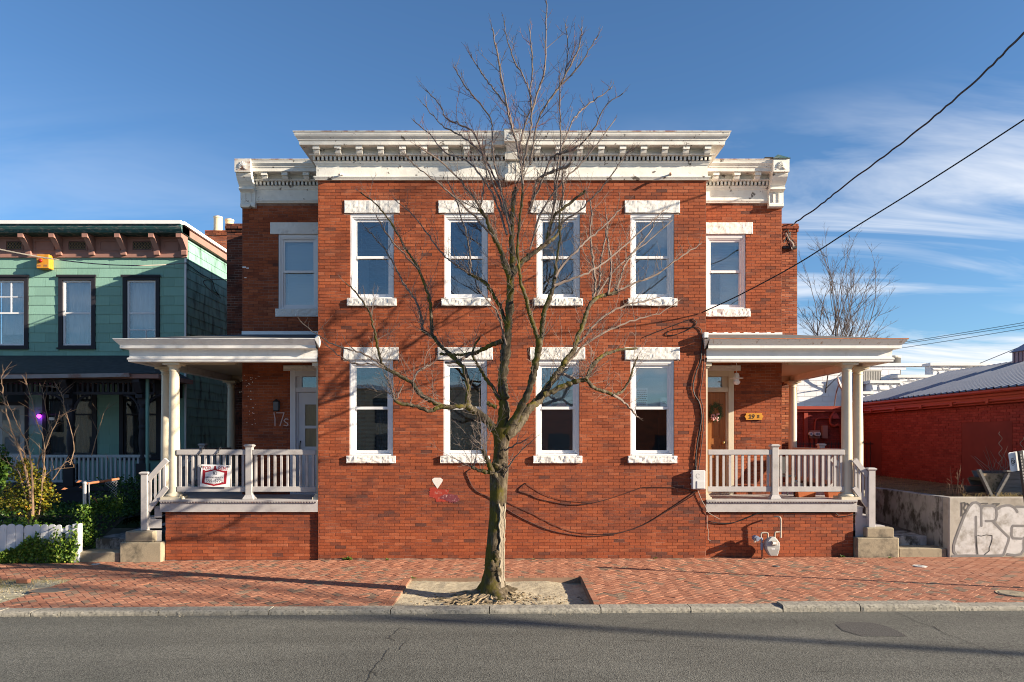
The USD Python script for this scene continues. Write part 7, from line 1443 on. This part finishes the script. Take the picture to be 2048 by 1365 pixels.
def twig(mb, b, d, L, r0, level):
    n = 4 if level == 0 else 3; pts = [np.array(b)]; d = np.array(d)
    for k in range(n): d = d + np.array([tr.gauss(0, .13), tr.gauss(0, .13), tr.gauss(0, .10) + .10]); d /= np.linalg.norm(d); pts.append(pts[-1] + d * L / n)
    mb.tube(pts, np.linspace(r0, .0016, len(pts)), 4 if level == 0 else 3, caps=False)
    if level < 2:
        m = int(L / (.11 if level == 0 else .12)); side = tr.uniform(0, 6.28)
        for j in range(m):
            s = (j + 1) / (m + 1); i = min(int(s * n), n - 1); base_ = pts[i] + (pts[i + 1] - pts[i]) * (s * n - i); t_ = pts[i + 1] - pts[i]; t_ /= np.linalg.norm(t_); a = np.cross(t_, (math.cos(side), math.sin(side), .2)); a /= np.linalg.norm(a) + 1e-9; side += 1.57
            for sg in (1, -1):
                if tr.random() < .62: twig(mb, base_, t_ * .72 + a * sg * .7, L * tr.uniform(.16, .36) * (1 - .4 * s), r0 * .55, level + 1 if L > .35 else 2)
for k, (pts, a, b) in enumerate(LIMBS):
    q, rad = limb3(pts, a, b); big = pts[0][2] > 6
    if len(q) > 4: q[2:-1] += np.array([[tr.gauss(0, .006), tr.gauss(0, .012), tr.gauss(0, .006)] for _ in range(len(q) - 3)])
    rad = rad * (1 + (0.10 if big else .05) * np.array([tr.gauss(0, 1) for _ in rad])); mb = bumpy_tube(q, rad, 12, .13, k, 9.0) if big else MB().tube(q, rad, 6)
    obj('limb' if big else 'branch', mb, 'limb_bark' if big else 'twig', tree, smooth=50)
    if len(pts) < 4 and big: continue
    seg = np.linalg.norm(np.diff(q, axis=0), axis=1); acc = .12
    for i in range(1, len(q) - 1):
        acc += seg[i - 1]; w = rad[i]
        step = .27 if w > .05 else .15 if w > .028 else .105
        while acc > step:
            acc -= step * tr.uniform(.7, 1.4); t_ = q[i + 1] - q[i]; t_ /= np.linalg.norm(t_) + 1e-9
            d = t_ * tr.uniform(.1, .8) + np.array([tr.gauss(0, .50), tr.gauss(0, .5), tr.uniform(.05, .75)]); d /= np.linalg.norm(d); zrel = q[i][2]
            L = tr.uniform(.18, .75) if w > .012 else tr.uniform(.10, .36)
            if w > .03 and tr.random() < .35: L *= 1.7
            twig(TWR if zrel > 6.5 and tr.random() < .6 else TW, q[i], d, L, tr.uniform(.0036, .0056), 0)
    e = q[-1] - q[-3]; e /= np.linalg.norm(e)
    if pts[-1][2] <= 5:
        for _ in range(2): twig(TW, q[-1], e + np.array([tr.gauss(0, .25), tr.gauss(0, .25), tr.gauss(.1, .1)]), tr.uniform(.08, .2), .0032, 1)
    else:
        for _ in range(5): twig(TW, q[-1 - tr.randrange(3)], e * .5 + np.array([tr.gauss(0, .5), tr.gauss(0, .4), tr.uniform(.1, .9)]), tr.uniform(.3, .9), .0055, 0)
obj('twigs', TW, 'twig', tree, kind='stuff'); obj('red_twigs', TWR, 'twig_red', tree, kind='stuff')

# ---- bare trees drawn from branching alone: one behind the right porch, one across the street whose shade falls on the left half
def wild_tree(path, base, stems, height, seed, mat, spread=.5, levels=4, r0=.10, up=.35, n_child=(3, 5), fork=(), shrink=1.0):
    r = random.Random(seed); big, small = MB(), MB()
    def grow(p, d, L, rad, lev):
        n = 5; pts = [p]; d = np.array(d) / np.linalg.norm(d)
        for _ in range(n): d = d + np.array([r.gauss(0, .09), r.gauss(0, .09), r.gauss(0, .05) + up * .10]); d /= np.linalg.norm(d); pts.append(pts[-1] + d * L / n)
        (big if lev < 2 else small).tube(pts, np.linspace(rad, rad * .5, n + 1), 7 if lev < 2 else 4, caps=False)
        if lev >= levels: return
        if lev == 0 and fork:
            for s, fd, fl in fork: grow(pts[0] + (pts[-1] - pts[0]) * s, fd, fl, rad * .55, 1)
            return
        n_c = n_child if n_child[1] else (3, 5)
        for k in range(r.randint(*n_c)):
            s = r.uniform(.35, 1.0); i = min(int(s * n), n - 1); b = pts[i] + (pts[i + 1] - pts[i]) * (s * n - i); nd = d + np.array([r.gauss(0, spread), r.gauss(0, spread), r.gauss(.05, .2)]); grow(b, nd, L * shrink * r.uniform(.45, .78), rad * (.55 if s < .95 else .5), lev + 1)
        grow(pts[-1], d + np.array([r.gauss(0, .2), r.gauss(0, .2), .1]), L * .7 * shrink, rad * .5, lev + 1)
    for d, L in stems: grow(np.array(base, float), d, L, r0, 0)
    obj('trunk', big, mat, path, smooth=50); obj('twigs', small, mat, path, kind='stuff')
yt2 = 22.0; b = P(1640, 760, yt2); t = thing('background_tree', 'bare many-stemmed tree rising behind the right porch roof', 'tree', (b[0], yt2, 0)); bb = np.array([b[0], yt2, 1.0])
st = []
for (u, v) in ((1604, 570), (1614, 530), (1628, 505), (1650, 540), (1680, 560), (1700, 520), (1722, 545), (1745, 515), (1772, 530), (1785, 560), (1755, 590), (1800, 610), (1812, 650), (1690, 600), (1760, 660), (1600, 620)):
    e = P(u, v, yt2 + R.uniform(-1.0, 1.0)); st.append((e - bb, np.linalg.norm(e - bb) * .70))
wild_tree(t, bb, st, 7, 5, 'far_twig', .48, 4, .042, .12, (3, 4), shrink=.56)
t = thing('opposite_tree', 'tall bare tree across the street whose soft shade falls on the left half', 'tree', (33.5, -13.4, -.3))
wild_tree(t, (33.5, -13.4, -.4), [((.0, .01, 1), 12.6)], 18, 23, 'far_twig', .42, 4, .18, .25, (0, 0), fork=((0.97, (.10, .62, 1), 6.2), (0.99, (-.1, -.30, 1), 6.0), (1.0, (.3, .0, 1), 5.5)))

# ================================================================ overhead wires
def wire(name, a, b, r, sag, label, mat='cable_black', wav=0.0, group=None, extra=None):
    a, b = np.asarray(a, float), np.asarray(b, float); s = np.linspace(0, 1, 46)[:, None]; p = a + (b - a) * s; p[:, 2] -= sag * 4 * (s * (1 - s))[:, 0]
    if wav: p[:, 2] += wav * np.sin(s[:, 0] * 70 + 3 * np.sin(s[:, 0] * 17)) ; p[:, 1] += wav * np.cos(s[:, 0] * 53)
    obj(name, MB().tube(p, r, 6), mat, label=label, cat='cable', group=group)
def wire_through(pix, y0, y1, r, label, wav=0.0):
    n = len(pix); u0, u1 = pix[0][0], pix[-1][0]; pts = [P(u, v, y0 + (y1 - y0) * (u - u0) / (u1 - u0)) for u, v in pix]; d = pts[-1] - pts[-2]; d /= np.linalg.norm(d); pts += [pts[-1] + d * 3 + (0, 0, .05), pts[-1] + d * 7 + (0, 0, .3)]; p = smooth_path(pts, 14)
    if wav: k = np.arange(len(p)); p[:, 2] += wav * np.sin(k * 1.1 + 2 * np.sin(k * .33))
    obj('service_wire', MB().tube(p, r, 6), 'cable_black', label=label, cat='cable', group='thick service cables at the upper right')
wire_through([(1590, 446), (1640, 411), (1690, 371), (1800, 289), (1880, 224), (1965, 149), (2048, 65)], YR - .03, -3.2, .018, 'upper thick wavy cable rising from the rear wall to the top right corner', .010)
wire_through([(1403, 626), (1480, 590), (1595, 528), (1700, 461), (1850, 368), (2048, 240)], -.03, -3.0, .012, 'lower thick straight cable crossing the right wing window to the right edge')
for v0, v1, lab in ((681, 643, 'topmost of the three thin wires over the right porch roof'), (684, 648, 'middle one of the three thin wires over the right porch roof'), (692, 655, 'lowest of the three thin wires over the right porch roof')):
    a = P(1600, v0 + (v0 - v1) * .9, 30); b = P(2060, v1 - 2, 26); wire('overhead_wire', a, b + (b - a) * .3, .016, .1, lab, group='thin wires over the right porch roof')
a = P(1960, 727, 18); b = P(2060, 686, 14); wire('overhead_wire', a, b + (b - a), .014, .0, 'thin wire slanting above the grey metal roof to its roof vent')
a = P(372, 526, YG + .0); b = P(0, 478, 1.0); wire('house_wire', a, b + (b - a) * .3, .014, .32, 'sagging pale wire crossing the front of the green house', 'cable_grey')
pts = [P(372, 526, YG - .03), (XG + .03, YG + .9, 7.36), (XG + .03, YG + 1.7, 7.34), (XG + .04, YG + 1.9, 7.1), (XG + .05, YG + 2.3, 6.9), (-8.6, YR + .6, 6.75), (-7.72, YR + .1, 6.7)]
obj('house_wire', MB().tube(smooth_path(pts, 6), .012, 6), 'cable_black', label='black wire along the side of the green house to the brick rear wall', cat='cable')
t = thing('cable_bracket', 'tangled cables on a bracket, on the brick rear wall behind the right wing', 'bracket', P(1577, 490, YR)); mb = MB(); c = P(1577, 494, YR - .05); mb.box(c[0] - .17, c[0] + .20, YR - .12, YR - .015, c[2] - .06, c[2] + .01); obj('bracket_arm', mb, 'black_metal', t); mb = MB(); rr = random.Random(3)
for k in range(5): pts = [P(1566 + rr.uniform(0, 16), 465 + rr.uniform(-6, 8), YR - .05)] + [c + (rr.gauss(0, .08), -.08, rr.gauss(.05, .1)) for _ in range(3)] + [c + (rr.gauss(.0, .1), -.07, rr.uniform(-.1, .25))]; mb.tube(smooth_path(pts, 5), .010, 5)
obj('cable_loops', mb, 'cable_black', t); mb = MB(); mb.tube(smooth_path([c + (.0, -.1, .14), c + (.06, -.12, .05), c + (.09, -.1, -.02)], 4), .03, 7); mb.tube(smooth_path([c + (-.1, -.08, .35), c + (-.02, -.1, .15), c + (.05, -.1, -.1)], 5), .012, 5); obj('splice', mb, 'cable_grey', t)
mb = MB(); mb.tube(smooth_path([P(1566, 462, YR - .03), P(1575, 458, YR - .04), P(1590, 447, YR - .03)], 4), .016, 6); obj('wire_tail', mb, 'cable_black', t)

# ================================================================ across the street (behind the camera; seen in the window panes)
mb = MB(); mb.add(*sheet(np.linspace(-60, 60, 30), np.array([-30, -12.36]), lambda X, Y: .006 * X - .02)); obj('far_sidewalk', mb, 'concrete_old', kind='structure')
def facing(name, label, X0, X1, h, mat, rows, n):
    t = thing(name, label, 'building', ((X0 + X1) / 2, -27, 0)); yy = -27.0; m = man_box(X0, X1, yy - 8, yy, -.3, h); w = (X1 - X0) / n
    holes = [(X0 + w * (k + .3), X0 + w * (k + .7), z, z + 1.6) for k in range(n) for z in rows]
    for a, b, c, d in holes: m = m - man_box(a, b, yy - .15, yy + 1, c, d)
    obj('wall', MB().solid(m), mat, t)
    for a, b, c, d in holes: mb = MB(); mb.box(a, b, yy - .14, yy - .10, c, d); obj('window', mb, 'dark_interior', t)
    mb = MB(); mb.box(X0 - .2, X1 + .2, yy - 8, yy + .2, h + .001, h + .22); obj('coping', mb, 'coping_white', t)
facing('tan_building', 'tall tan stucco building across the street, mirrored in the green house windows', -43, -17, 6.3, 'tan_stucco', (1.0, 3.9), 8)
facing('tan_building', 'low tan stucco building across the street, mirrored in the left door and windows', -15.5, .5, 5.3, 'tan_stucco', (1.1, 3.2), 5)
facing('brick_building', 'low brick building across the street, mirrored in the right front windows', 1.2, 26, 4.2, 'common_brick', (1.1,), 8)
